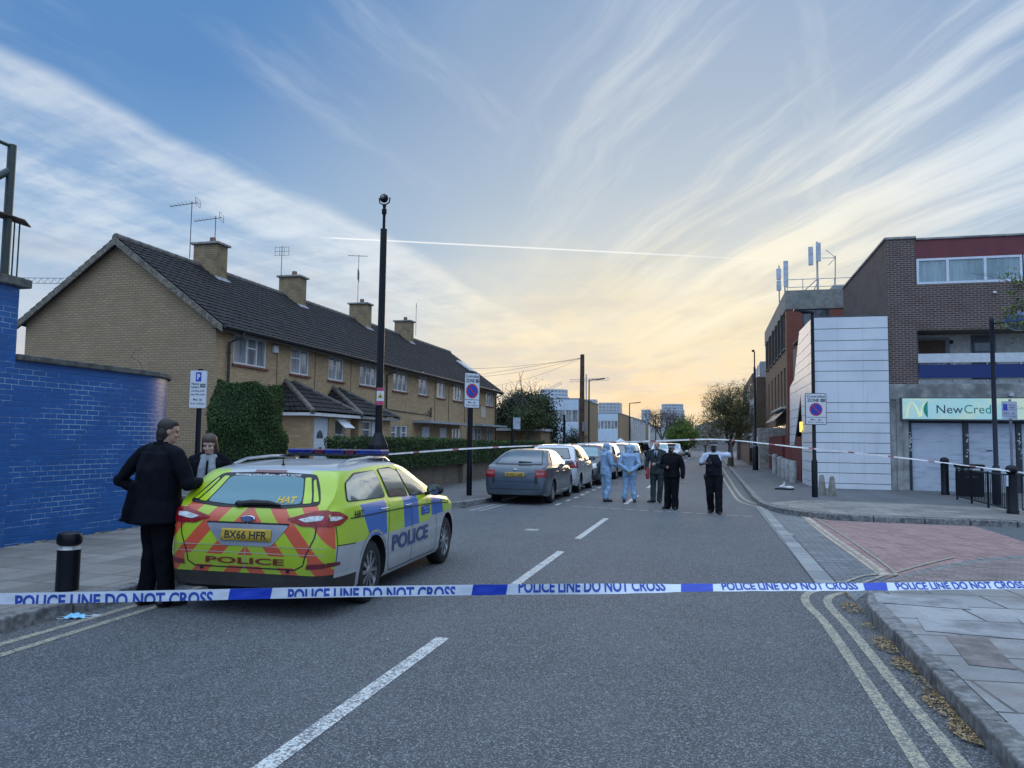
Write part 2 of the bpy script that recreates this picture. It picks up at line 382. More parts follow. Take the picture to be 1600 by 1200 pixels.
# ================================================================== ground, road, pavements
K = .12
mb = MB(); mb.quad((-1500, -1500, -.03), (1500, -1500, -.03), (1500, 1500, -.03), (-1500, 1500, -.03))
tag(mb.build('ground', mat('open_ground', (.13, .13, .12), .9, scale=.2)), kind='structure')
mb = MB(); mb.quad((-5.75, -12, 0), (1.5, -12, 0), (1.5, 190, 0), (-5.75, 190, 0))
mb.add([(1.5, 8.2, 0), (60, 8.2, 0), (60, 19.5, 0), (1.5, 23, 0)], [(0, 1, 2, 3)])
mb.quad((-30, 12.2, 0), (-5.75, 11.6, 0), (-5.75, 17.9, 0), (-30, 17.9, 0))
tag(mb.build('road', M_road), kind='structure')
def arc(c, r, a0, a1, n=8): return [(c[0]+r*math.cos(R(a0+(a1-a0)*i/n)), c[1]+r*math.sin(R(a0+(a1-a0)*i/n))) for i in range(n+1)]
kR0 = [(1.45, -12), (1.45, 2), (1.46, 6), (1.47, 8.2), (1.62, 8.95), (1.95, 9.75), (2.56, 10.76), (3.5, 11.9), (4.4, 12.6), (5.6, 13.0), (8, 13.1), (40, 13.1)]
kR1 = [(60, 18.1), (7, 18.1), (4.4, 18.1), (3.4, 18.1), (2.7, 18.2), (2.1, 18.65), (1.65, 19.4), (1.38, 20.4), (1.24, 21.6), (1.2, 23), (1.15, 48), (1.15, 100), (1.15, 190)]
kL0 = [(-5.7, 12.0), (-5.7, 6), (-5.72, 2), (-5.75, -12)]
kL1 = [(-5.62, 190), (-5.62, 60), (-5.62, 22), (-5.66, 19.3), (-5.85, 18.2), (-6.2, 17.45), (-6.8, 17.1), (-8.6, 17.0), (-30, 17.0)]
def sheet(name, poly, m, z=K, kind='structure'):
    b = MB(); b.add([(x, y, z) for x, y in poly], [tuple(range(len(poly)))]); o = b.build(name, m)
    bm = bmesh.new(); bm.from_mesh(o.data); bmesh.ops.triangulate(bm, faces=bm.faces)
    for f in bm.faces:
        if f.normal.z < 0: f.normal_flip()
    bm.to_mesh(o.data); bm.free(); return tag(o, kind=kind)
def inset(line, dd):
    out = []
    for i, p in enumerate(line):
        a = Vector(line[max(i-1, 0)]); b = Vector(line[min(i+1, len(line)-1)]); t = (b-a).normalized(); out.append((p[0]+t.y*dd, p[1]-t.x*dd))
    return out
KW = .15
sheet('pavement', inset(kR0, KW)+[(40, -12)], M_slabR, K)
sheet('pavement', inset(kR1, KW)+[(60, 190)], M_foot, K)
sheet('pavement', inset(kL0, KW)+[(-12.5, -12), (-12.5, 12.0)], M_slab, K)
sheet('pavement', inset(kL1, KW)+[(-30, 17.0), (-30, 190)], M_foot, K)
def kerbline(line, name='kerb', drop=None):
    b = MB(); rng = random.Random(5); pts = [Vector(p) for p in line]; seg = []
    for a, c in zip(pts, pts[1:]):
        L = (c-a).length; n = max(1, round(L/.92)) if L < 60 else max(1, round(L/3))
        for i in range(n): seg.append((a.lerp(c, i/n), a.lerp(c, (i+1)/n)))
    for a, c in seg:
        t = (c-a).normalized(); nn = Vector((t.y, -t.x)); h = K+.004+rng.uniform(-.006, .006)
        if drop and drop((a+c)/2): h = .035
        e = .011; a2 = a+t*e; c2 = c-t*e; j = rng.uniform(-.012, .012)
        p = [a2+nn*j, c2+nn*j, c2+nn*(KW+.004), a2+nn*(KW+.004)]
        b.prism([(q.x, q.y, -.02) for q in p], (0, 0, h+.02))
    o = b.build(name, M_kerb); bev(o, .016, 2); return tag(o, kind='structure')
kerbline(kR0); kerbline(kR1); kerbline(kL0); kerbline(kL1)
# block-paved mouth of the side road, with its channel and edging
sheet('road', [(2.1, 10.55), (2.75, 11.35), (3.6, 12.3), (4.5, 12.95), (5.3, 13.2), (5.3, 17.95), (3.4, 17.98), (2.6, 18.05), (2.1, 18.45)], M_redp, .006)
sheet('road', [(1.47, 8.9), (1.9, 10.0), (2.1, 10.55), (2.1, 18.45), (1.55, 19.4), (1.4, 20.2)], M_sett, .005)
M_chan = paving('channel_stones', (.23, .24, .25), (.31, .32, .32), (.08, .08, .08), .6, .3, .01, off=0, stain=.4, rot=R(90))
sheet('road', [(1.20, 9.75), (1.44, 9.75), (1.38, 21.4), (1.14, 21.4)], M_chan, .010)
sheet('pavement', [(1.45, 21.0), (1.7, 19.9), (2.2, 18.95), (2.8, 18.45), (3.5, 18.35), (7.5, 18.35), (7.5, 21.8), (4.2, 22.6), (2.4, 22.4)], M_slab, K+.004)
sheet('pavement', [(1.9, 9.6), (2.75, 10.72), (3.65, 11.8), (4.5, 12.42), (6.2, 12.8), (6.2, 10.9), (3.6, 10.2)], paving('brown_block_paving', (.20, .15, .14), (.27, .21, .20), (.09, .08, .07), .2, .1, .006, stain=.4), K+.004)
# odd slabs, some newer and paler, in the near right pavement
b = MB(); rng = random.Random(4)
for x, y, sx, sy, mi in [(2.45, 5.9, .62, .5, 0), (2.55, 4.95, .8, .42, 0), (3.3, 6.4, .62, .62, 1), (2.15, 7.4, .8, .55, 1), (3.0, 7.6, .75, .6, 0), (2.2, 3.75, .6, .7, 2), (2.9, 4.0, .7, .6, 2), (1.95, 6.6, .3, .9, 2), (3.5, 5.2, .6, .6, 0), (2.0, 8.5, .8, .5, 1), (4.2, 7.4, .6, .6, 0), (1.83, 4.6, .32, .8, 2)]:
    M_ = Matrix.Rotation(R(-6), 2); q = [M_ @ Vector((a*sx/2, c*sy/2)) for a, c in ((-1, -1), (1, -1), (1, 1), (-1, 1))]
    b.add([(x+p.x, y+p.y, K+.005) for p in q], [(0, 1, 2, 3)], mi)
tag(b.build('pavement', [mat('pale_slab', (.36, .37, .385), .75, var=.1, bump=.2, dirt=.4), mat('grey_slab', (.28, .28, .285), .8, var=.12, bump=.2, dirt=.5), mat('brown_slab', (.20, .17, .16), .8, var=.2, bump=.3, dirt=.5)]), kind='structure')
# iron and stone patches near the left sign
def ribbon(b, pts, wd, z=.004, mi=0):
    P = [Vector((p[0], p[1])) for p in pts]; L = []; Rr = []
    for i, p in enumerate(P):
        t = (P[min(i+1, len(P)-1)]-P[max(i-1, 0)]).normalized(); nn = Vector((-t.y, t.x))*wd/2
        L.append(p+nn); Rr.append(p-nn)
    n = len(P); b.add([(q.x, q.y, z) for q in Rr+L], [(i, i+1, n+i+1, n+i) for i in range(n-1)], mi)
def smooth_path(pts, n=6):
    out = []; P = [Vector(p) for p in pts]
    for i in range(len(P)-1):
        a, b_, c, d_ = P[max(i-1, 0)], P[i], P[i+1], P[min(i+2, len(P)-1)]
        for k in range(n):
            t = k/n; out.append(.5*((2*b_)+(c-a)*t+(2*a-5*b_+4*c-d_)*t*t+(3*b_-a-3*c+d_)*t**3))
    return out+[P[-1]]
b = MB()
for y0, y1 in [(1.6, 6.21), (8.63, 11.47), (13.03, 16.67), (20.6, 24), (28, 31.5), (36, 39.5), (44, 47.5), (52, 55.5), (60, 63.5), (70, 73), (80, 83)]:
    ribbon(b, [(-2.18, y0), (-2.17, y1)], .115)
for u, v in [(872, 788), (888, 782), (900, 777.5), (910, 773), (918, 769.6), (928, 765.6), (936, 762), (943, 758)]:
    p = gp(u, v); ribbon(b, [(p.x, p.y-.3), (p.x, p.y+.3)], .11)
tag(b.build('road_marking', M_white), kind='structure')
b = MB(); n = 13
for i in range(n):
    t0, t1 = i/n, (i+.72)/n; a = Vector((-3.4, 19.35)).lerp(Vector((1.05, 18.35)), t0); c = Vector((-3.4, 19.35)).lerp(Vector((1.05, 18.35)), t1)
    ribbon(b, [a, c], .10)
p = gp(1230, 836); ribbon(b, [(p.x-.11, p.y), (p.x+.11, p.y)], .30, .014)
p = gp(831, 828); ribbon(b, [(p.x-.12, p.y), (p.x+.12, p.y)], .3)
for off_ in (0, .22): ribbon(b, [(-5.42+off_, 17.2), (-5.34+off_, 19.0), (-5.25+off_, 20.1)], .07)
tag(b.build('road_marking', M_faint), kind='structure')
b = MB()
def G2(*uv): return [gp(u, v).xy for u, v in uv]
ribbon(b, smooth_path([Vector((1.02, 1.0)), Vector((1.05, 3.0))]+G2((1440, 1200), (1350, 1062), (1290, 975), (1260, 943), (1262, 928), (1288, 921))), .085)
ribbon(b, smooth_path([Vector((1.22, 1.0)), Vector((1.25, 3.0))]+G2((1505, 1200), (1400, 1072), (1328, 983), (1295, 946), (1298, 932), (1322, 926))), .085)
ribbon(b, smooth_path(G2((1318, 912), (1345, 902), (1372, 894), (1330, 862), (1290, 834), (1240, 798))), .05, .0155)
ribbon(b, smooth_path(G2((1345, 914), (1380, 901), (1398, 896), (1350, 860), (1306, 830), (1252, 798))), .05, .0155)
ribbon(b, smooth_path(G2((1398, 896), (1440, 884), (1490, 872))), .06, .016)
ribbon(b, smooth_path(G2((1395, 908), (1440, 894), (1500, 880))), .06, .016)
ribbon(b, smooth_path(G2((1112, 715), (1129, 745), (1143, 768), (1155, 783), (1180, 791))), .08)
ribbon(b, smooth_path(G2((1118, 715), (1138, 746), (1152, 768), (1165, 781), (1184, 788))), .08)
ribbon(b, [(-5.14, 1), (-5.14, 4.7), (-5.2, 6.3), (-5.2, 11.4)], .085); ribbon(b, [(-5.40, 1), (-5.40, 4.7), (-5.42, 6.3), (-5.42, 11.4)], .085)
tag(b.build('road_marking', M_yell), kind='structure')
b = MB(); ribbon(b, smooth_path(G2((1385, 901), (1330, 862), (1290, 834), (1246, 798))), .17, .011)
tag(b.build('road_marking', mat('edge_setts', (.42, .33, .27), .8, var=.2, bump=.3)), kind='structure')
# blossom litter in the right gutter
b = MB(); rng = random.Random(11)
for u, v, ru, rv, n in [(1332, 950, .12, .28, 260), (1357, 978, .07, .12, 60), (1386, 1008, .12, .28, 300), (1417, 1040, .12, .22, 300), (1478, 1100, .14, .30, 520), (1520, 1145, .13, .22, 420), (1342, 930, .15, .2, 80), (1440, 1065, .08, .2, 60)]:
    c = gp(u, v, .01)
    for _ in range(n):
        r_ = math.sqrt(rng.random()); a = rng.random()*6.283; x = min(c.x+ru*r_*math.cos(a)*(1-.1), 1.445); y = c.y+rv*r_*math.sin(a)
        L = rng.uniform(.008, .02); w_ = L*.45; q = Matrix.Rotation(rng.random()*6.28, 3, 'Z') @ Matrix.Rotation(rng.uniform(-.9, .9), 3, 'X')
        z = .014+.02*(1-r_)*rng.random()+.004
        b.add([Vector((x, y, z))+q @ Vector(p) for p in ((-L, 0, 0), (0, -w_, .002), (L, 0, 0), (0, w_, .004))], [(0, 1, 2, 3)])
tag(b.build('blossom_litter', mat('dry_blossom', (.33, .235, .125), .8, var=.5, scale=90)), kind='stuff')
b = MB()
for _ in range(70):
    x = rng.uniform(-5, 1.1); y = rng.uniform(2.6, 18); s_ = rng.uniform(.006, .016)
    a = rng.random()*3.14; b.add([(x+s_*math.cos(a+q)*k, y+s_*math.sin(a+q)*k*.7, .016) for q, k in ((0, 1.4), (1.3, .7), (3.1, 1.3), (4.6, .8))], [(0, 1, 2, 3)])
tag(b.build('litter', mat('paper_scraps', (.5, .5, .48), .7)), kind='stuff')
# ================================================================== building helpers
def fbox(mb, org, ex, nrm, a0, a1, b0, b1, c0, c1, mi=0):
    org = Vector(org); ex = Vector(ex); nrm = Vector(nrm); z = Vector((0, 0, 1))
    v = [org+ex*a+z*b+nrm*c for b in (b0, b1) for c in (c0, c1) for a in (a0, a1)]
    return mb.add(v, [(0, 2, 3, 1), (4, 5, 7, 6), (0, 1, 5, 4), (2, 6, 7, 3), (0, 4, 6, 2), (1, 3, 7, 5)], mi)
def wallh(mb, org, ex, nrm, L, H, holes, reveal=.1, mi=0, top=None):
    """a wall face with real openings; holes are (a0, a1, b0, b1)"""
    org = Vector(org); ex = Vector(ex); nrm = Vector(nrm); z = Vector((0, 0, 1))
    xs = sorted({0.0, L, *[q for h in holes for q in h[:2]]}); zs = sorted({0.0, H, *[q for h in holes for q in h[2:]]})
    P = lambda a, b, c=0.0: org+ex*a+z*b+nrm*c
    for a0, a1 in zip(xs, xs[1:]):
        for b0, b1 in zip(zs, zs[1:]):
            ca, cb = (a0+a1)/2, (b0+b1)/2
            if any(h[0] < ca < h[1] and h[2] < cb < h[3] for h in holes): continue
            mb.quad(P(a0, b0), P(a1, b0), P(a1, b1), P(a0, b1), mi)
    for a0, a1, b0, b1 in holes:
        for q in ((a0, b0, a0, b1), (a1, b1, a1, b0), (a0, b1, a1, b1), (a1, b0, a0, b0)):
            mb.quad(P(q[0], q[1]), P(q[2], q[3]), P(q[2], q[3], -reveal), P(q[0], q[1], -reveal), mi)
def glassmat(name, c1, c2, rough=.06, fold=9.0, spec=.8, metal=.0):
    M_ = bpy.data.materials.new(name); M_.use_nodes = True; t = NT(M_.node_tree); b = t.n['Principled BSDF']
    p = t.new('ShaderNodeNewGeometry').outputs['Position']; x, y, z = t.sep(p)
    n = t.noise(t.comb(t.m('MULTIPLY', t.m('ADD', x, y), fold), t.m('MULTIPLY', z, .6), 0.0), 1.0, 4, .6); n2 = t.noise(p, 1.3, 3, .5)
    t.put(b.inputs['Base Color'], t.mix(t.ss(t.m('ADD', t.m('MULTIPLY', n, .6), t.m('MULTIPLY', n2, .4)), .38, .62), c1, c2))
    b.inputs['Roughness'].default_value = .5; b.inputs['Specular IOR Level'].default_value = .5; b.inputs['Metallic'].default_value = metal
    b.inputs['Coat Weight'].default_value = 1.0; b.inputs['Coat Roughness'].default_value = rough; b.inputs['Coat IOR'].default_value = 1.7
    bp = t.new('ShaderNodeBump'); bp.inputs['Strength'].default_value = .04; t.put(bp.inputs['Height'], t.noise(p, 2.2, 2)); t.put(b.inputs['Coat Normal'], bp.outputs[0])
    MATS[name] = M_; return M_
M_upvc = mat('white_upvc', (.72, .72, .72), .35, var=.04)
M_net = glassmat('window_net_curtain', (.10, .11, .12), (.36, .37, .38))
M_dark = glassmat('window_dark', (.02, .023, .027), (.09, .10, .11))
M_warm = glassmat('window_sunset_curtain', (.14, .13, .12), (.46, .44, .38), .03)  # curtained pane with the warm sunset reflection put into its colour
def window(root, org, ex, nrm, wd, ht, cols=(.5,), transom=None, fr=.055, pane=None, depth=.07, sill=None, frame=None, name='window', proud=.0):
    """frame mesh = the window part, pane and sill below it; cols = mullion positions, transom = {column: fraction}"""
    b = MB(); c0, c1 = -depth+proud, -depth+.05+proud
    fbox(b, org, ex, nrm, 0, wd, 0, fr, c0, c1); fbox(b, org, ex, nrm, 0, wd, ht-fr, ht, c0, c1)
    fbox(b, org, ex, nrm, 0, fr, fr, ht-fr, c0, c1); fbox(b, org, ex, nrm, wd-fr, wd, fr, ht-fr, c0, c1)
    ed = [0]+[q*wd for q in cols]+[wd]
    for q in ed[1:-1]: fbox(b, org, ex, nrm, q-fr*.55, q+fr*.55, fr, ht-fr, c0, c1+.004)
    for k, fz in (transom or {}).items():
        fbox(b, org, ex, nrm, (ed[k]+fr*.5 if k else fr), (ed[k+1]-fr*.5 if k+1 < len(ed)-1 else wd-fr), ht*fz-fr*.4, ht*fz+fr*.4, c0, c1-.004)
    w_ = b.build(name, frame or M_upvc, root)
    b = MB(); o = Vector(org); e = Vector(ex); n_ = Vector(nrm); z = Vector((0, 0, 1)); c = c0+.012
    b.quad(o+e*fr*.5+z*fr*.5+n_*c, o+e*(wd-fr*.5)+z*fr*.5+n_*c, o+e*(wd-fr*.5)+z*(ht-fr*.5)+n_*c, o+e*fr*.5+z*(ht-fr*.5)+n_*c)
    b.build('pane', pane or M_net, w_)
    if sill:
        b = MB(); fbox(b, org, ex, nrm, -.08, wd+.08, -.075, -.004, -depth, .07); bev(b.build('sill', sill, w_), .01)
    return w_

# ================================================================== the yellow brick terrace
M_yb = brick('yellow_stock_brick', (.60, .405, .215), (.45, .295, .155), (.38, .30, .21), ms=.010, dirt=.28)
M_yb_end = brick('weathered_stock_brick', (.43, .295, .17), (.35, .24, .14), (.22, .18, .13), ms=.013, dirt=.30)
M_tile = mat('dark_roof_tile', (.020, .018, .019), .8, spec=.3, var=.45, scale=3.5, bump=.35, bscale=45, dirt=.5)
M_ridge = mat('ridge_tile', (.12, .105, .09), .8, var=.25, bump=.3)
M_board = mat('weathered_bargeboard', (.17, .145, .115), .8, var=.3, scale=14, bump=.2, dirt=.5)
M_gut = mat('black_rainwater', (.02, .02, .022), .45)
M_sill = mat('red_sill', (.20, .07, .055), .7, var=.2, bump=.2)
M_lead = mat('lead_flashing', (.28, .29, .31), .55, var=.2)
M_conc = mat('weathered_concrete', (.30, .29, .27), .85, var=.2, bump=.4, dirt=.6)
Y0, Y1, XF, XB, XR = 19.46, 50.1, -14.0, -20.9, -17.5
ZE, ZR = 4.86, 7.66
T = thing('brick_terrace', (XF, Y0, K), 'long yellow brick terrace with dark tiled roof and four chimneys', 'house')
wins = [(20.35, 22.12, 3.86, 4.76), (23.63, 24.87, 3.84, 4.74), (26.35, 27.57, 3.84, 4.74), (29.06, 30.69, 3.84, 4.74), (32.49, 34.16, 3.84, 4.74), (35.68, 36.89, 3.84, 4.74), (38.32, 39.60, 3.84, 4.74), (41.00, 42.69, 3.84, 4.74), (44.82, 46.18, 3.84, 4.74), (47.54, 49.18, 3.84, 4.74)]
gw = [(32.4, 34.3, 1.15, 2.25), (40.9, 42.6, 1.15, 2.25), (44.6, 46.6, 1.05, 2.35), (47.5, 49.2, 1.05, 2.35)]
b = MB(); wallh(b, (XF, Y0, 0), (0, 1, 0), (1, 0, 0), Y1-Y0, ZE-.02, [(a-Y0, c-Y0, e, g_) for a, c, e, g_ in wins+gw], .12)
b.build('front_wall', M_yb, T)
b = MB()
for y in (Y0, Y1): b.add([(XF, y, 0), (XF, y, ZE), (XR, y, ZR-.12), (XB, y, ZE+.28), (XB, y, 0)], [(0, 1, 2, 3, 4)])
b.quad((XB, Y0, 0), (XB, Y1, 0), (XB, Y1, ZE+.28), (XB, Y0, ZE+.28))
b.build('end_wall', M_yb_end, T)
for i, (a, c, e, g_) in enumerate(wins):
    wd = c-a; three = wd > 1.5
    cols = (.40, .70) if i == 0 else ((.36, .66) if three else (.52,))
    tr = {1: .62} if three else ({0: .62} if i in (1, 2, 5, 6) else {1: .62})
    window(T, (XF, a, e), (0, 1, 0), (1, 0, 0), wd, g_-e, cols, tr, pane=(M_warm if i in (7, 8) else M_net), sill=M_sill)
for i, (a, c, e, g_) in enumerate(gw): window(T, (XF, a, e), (0, 1, 0), (1, 0, 0), c-a, g_-e, (.33, .66), {0: .7, 2: .7}, pane=M_net)
# tiled roof: stepped courses with a rolled profile
def tiled(mb, e0, e1, r0_, r1, rows, cols, amp=.028, lip=.032):
    """e0->e1 the eaves edge, r0->r1 the ridge edge (corresponding ends)"""
    e0, e1, r0_, r1 = map(Vector, (e0, e1, r0_, r1)); n_ = (e1-e0).cross(r0_-e0).normalized()
    if n_.z < 0: n_ = -n_
    vs = []; fs = []; m_ = cols*4+1
    for i in range(rows):
        for k, (t, l) in enumerate(((i/rows, lip), ((i+1)/rows, 0.0))):
            a = e0.lerp(r0_, t); c = e1.lerp(r1, t)
            for j in range(m_):
                u = j/(m_-1); w_ = abs(math.sin(math.pi*u*cols))**.7*amp
                vs.append(a.lerp(c, u)+n_*(w_+l+.01))
    for i in range(rows*2-1):
        for j in range(m_-1): fs.append((i*m_+j, i*m_+j+1, (i+1)*m_+j+1, (i+1)*m_+j))
    mb.add(vs, fs)
b = MB(); yv0, yv1 = Y0-.22, Y1+.2
xe = XF+.36; ze = ZE+.02
tiled(b, (xe, yv0, ze), (xe, yv1, ze), (XR, yv0, ZR), (XR, yv1, ZR), 19, 100, .024, .022)
xb = XB-.3; zb = ZE+.16
tiled(b, (xb, yv0, zb), (xb, yv1, zb), (XR, yv0, ZR), (XR, yv1, ZR), 17, 60, .024, .022)
roof = b.build('roof', M_tile, T, smooth=True)
b = MB()
for i in range(70):
    y = yv0+(yv1-yv0)*i/70; L = (yv1-yv0)/70
    b.tube([(XR, y+.005, ZR-.02), (XR, y+L-.004, ZR-.02)], [.135, .128], 10)
b.build('ridge', M_ridge, roof, smooth=True)
for yv in (yv0-.03, yv1-.01):
    b = MB()
    for x0, z0 in ((xe, ze), (xb, zb)):
        n_ = 1 if x0 > XR else -1
        b.prism([(x0, yv, z0-.02), (XR, yv, ZR-.01), (XR, yv, ZR-.24), (x0, yv, z0-.22)], (0, .04, 0))
        b.prism([(x0, yv+.04, z0-.04), (XR, yv+.04, ZR-.05), (XR, yv+.04, ZR-.09), (x0, yv+.04, z0-.08)], (0, .2, 0))
    b.build('bargeboard', M_board, roof)
b = MB(); b.box(XF-.02, xe-.02, Y0-.2, Y1+.18, ZE-.09, ZE-.06); b.box(xe-.05, xe-.02, Y0-.2, Y1+.18, ZE-.16, ZE+.0)
b.build('fascia', mat('dark_fascia', (.05, .045, .04), .6), T)
b = MB(); b.tube([(xe+.05, Y0-.2, ZE-.03), (xe+.05, Y1+.18, ZE-.03)], .062, 8); b.build('gutter', M_gut, T, smooth=True)
for yd in (20.0, 31.6, 43.6, 49.6):
    b = MB(); b.tube([(xe+.05, yd+.25, ZE-.06), (xe+.02, yd+.2, ZE-.22), (XF+.09, yd, ZE-.42), (XF+.09, yd, .12)], .042, 8)
    for z in (4.1, 2.6, 1.2): b.lathe([(.06, z), (.06, z+.07)], (XF+.09, yd, 0), 8)
    b.build('downpipe', M_gut, T)
b = MB(); b.tube([(XF+.03, 31.7, 2.95), (XF+.03, 37.4, 2.85)], .02, 6); b.tube([(XF+.04, 37.4, 2.75), (XF+.04, 37.4, 3.25)], .04, 6); b.tube([(XF+.04, 37.3, 3.0), (XF+.2, 36.6, 3.05)], .04, 6)
for y in (22.75, 25.3, 28.2): b.tube([(XF+.02, y, 4.75), (XF+.02, y, 2.6)], .009, 5)
for y in (30.9, 38.0, 40.2, 43.1): b.tube([(XF+.02, y, 4.6), (XF+.02, y, 2.3)], .012, 5)
b.build('wall_pipe', mat('brown_pipe', (.07, .05, .04), .5), T)
b = MB(); b.box(XF+.005, XF+.10, 22.42, 22.70, 4.42, 4.68); b.build('alarm_box', mat('white_plastic', (.7, .7, .68), .4), T, bevel=.02)
b = MB(); b.box(XF+.005, XF+.03, 46.4, 47.4, 3.05, 3.72); b.build('plaque', mat('cream_plaque', (.55, .50, .40), .6), T)
b = MB(); b.prism([(-15.15, 47.6, 6.08), (-15.15, 49.0, 6.08), (-16.1, 49.0, 6.75), (-16.1, 47.6, 6.75)], (.05, 0, .08)); b.build('rooflight', mat('rooflight_frame', (.5, .5, .5), .4), roof)
# chimneys
M_cb = brick('chimney_brick', (.40, .28, .15), (.33, .23, .125), (.22, .18, .13), ms=.012, dirt=.75, dcol=(.10, .085, .06))
for y in (23.2, 28.8, 35.4, 41.2):
    b = MB(); x0, x1, w2 = -17.75, -16.8, .62
    b.box(x0, x1, y, y+w2, 6.7, 8.42)
    c = b.build('chimney', M_cb, T)
    b = MB(); b.box(x0-.09, x1+.09, y-.09, y+w2+.09, 8.42, 8.5); bev(b.build('cap', M_conc, c), .015)
    b = MB(); b.lathe([(.12, 8.5), (.11, 8.6), (.10, 8.72), (.085, 8.72), (.085, 8.6)], (x0+.55, y+.3, 0), 12); b.build('chimney_pot', mat('clay_pot', (.19, .10, .075), .8, var=.2), c, smooth=True)
    b = MB(); s_ = (ZR-ZE)/(XR-xe)
    zz = lambda x: ZR+(x-XR)*s_+.075
    b.prism([(x1+.10, y-.04, zz(x1+.10)), (x1+.10, y+w2+.04, zz(x1+.10)), (x1, y+w2+.04, zz(x1)+.05), (x1, y-.04, zz(x1)+.05)], (0, 0, -.02))
    b.prism([(x1+.1, y+w2, zz(x1+.1)), (x1+.1, y+w2+.14, zz(x1+.1)), (XR+.1, y+w2+.14, zz(XR+.1)), (XR+.1, y+w2, zz(XR+.1))], (0, 0, .015))
    b.build('flashing', M_lead, c)
# porches with hipped lean-to roofs
M_door = mat('white_door', (.62, .66, .72), .4, var=.03)
def porch(y0, y1, apx, door, win, open_):
    b = MB(); X = -12.4
    wallh(b, (X, y0, 0), (0, 1, 0), (1, 0, 0), y1-y0, 2.46, [(door[0]-y0, door[1]-y0, .15, 2.3), (win[0]-y0, win[1]-y0, .9 if open_ else 1.2, 2.28)], .1)
    b.quad((XF, y0, 0), (X, y0, 0), (X, y0, 2.46), (XF, y0, 2.46)); b.quad((XF, y1, 0), (X, y1, 0), (X, y1, 2.46), (XF, y1, 2.46))
    p = b.build('porch', M_yb, T)
    b = MB(); c = [(XF, y0-.3, 2.46), (X+.28, y0-.3, 2.46), (X+.28, y1+.3, 2.46), (XF, y1+.3, 2.46)]; a0, a1 = (XF, apx-.25, 3.55), (XF, apx+.25, 3.55)
    tiled(b, c[1], c[2], a0, a1, 7, 14, .02, .025); tiled(b, c[0], c[1], a0, a0, 7, 9, .02, .025); tiled(b, c[2], c[3], a1, a1, 7, 9, .02, .025)
    b.build('porch_roof', M_tile, p, smooth=True)
    b = MB(); b.tube([c[1], a0], [.09, .10], 8); b.tube([c[2], a1], [.09, .10], 8); b.build('hip_tile', M_ridge, p, smooth=True)
    b = MB(); b.box(XF, X+.26, y0-.28, y1+.28, 2.34, 2.44); b.build('fascia', M_upvc if open_ else mat('grey_fascia', (.25, .26, .28), .5), p)
    b = MB(); fbox(b, (X, door[0], .15), (0, 1, 0), (1, 0, 0), 0, door[1]-door[0], 0, 2.15, -.1, -.05)
    for a0_, a1_, b0, b1 in ((.13, .42, .2, .9), (.52, .81, .2, .9), (.13, .42, 1.0, 1.3), (.52, .81, 1.0, 1.3)): fbox(b, (X, door[0], .15), (0, 1, 0), (1, 0, 0), a0_, a1_, b0, b1, -.05, -.035)
    d_ = b.build('door', M_door, T, bevel=.008)
    b = MB(); n = 10; cc = (door[0]+.47, 1.62); b.add([(X-.045, cc[0], cc[1])]+[(X-.045, cc[0]+.22*math.cos(math.pi*i/n), cc[1]+.26*math.sin(math.pi*i/n)) for i in range(n+1)], [(0, i+1, i+2) for i in range(n)])
    b.build('fanlight', M_dark, d_)
    b = MB(); b.box(X-.05, X-.0, door[0]+.40, door[0]+.54, 1.28, 1.33); b.box(X-.05, X+.01, door[0]+.80, door[0]+.84, 1.12, 1.24); b.build('handle', mat('brass', (.25, .2, .1), .3, 1), d_)
    wz = .9 if open_ else 1.2
    w_ = window(T, (X, win[0], wz), (0, 1, 0), (1, 0, 0), win[1]-win[0], 2.28-wz, (), {0: .62} if open_ else {0: .7}, pane=M_net)
    if open_:   # its top sash stands open
        b = MB(); L = win[1]-win[0]
        for a0_, a1_, s0, s1 in ((0, L, 0, .05), (0, L, .45, .5), (0, .05, .05, .45), (L-.05, L, .05, .45)):
            b.prism([(X+.02+s*.75, win[0]+a, 2.28-s*.62) for a, s in ((a0_, s0), (a1_, s0), (a1_, s1), (a0_, s1))], (.02, 0, .025))
        b.prism([(X+.025+s*.75, win[0]+a, 2.275-s*.62) for a, s in ((.05, .05), (L-.05, .05), (L-.05, .45), (.05, .45))], (.008, 0, .01))
        b.build('open_sash', mat('sash_white', (.7, .72, .75), .3), w_)
porch(22.2, 25.1, 23.6, (22.5, 23.5), (23.9, 24.6), True)
porch(25.75, 28.6, 27.0, (26.9, 27.9), (26.05, 26.8), False)
for y0_, y1_, zz_ in ((35.0, 42.3, 2.42), (43.9, 49.6, 2.46)):
    b = MB(); b.box(XF, XF+.9, y0_, y1_, zz_, zz_+.12); b.build('canopy', mat('canopy_edge', (.32, .34, .37), .5), T)
for y in (36.2, 38.8):
    b = MB(); fbox(b, (XF, y, .15), (0, 1, 0), (1, 0, 0), 0, 1.0, 0, 2.1, .005, .05); b.build('door', M_door, T)
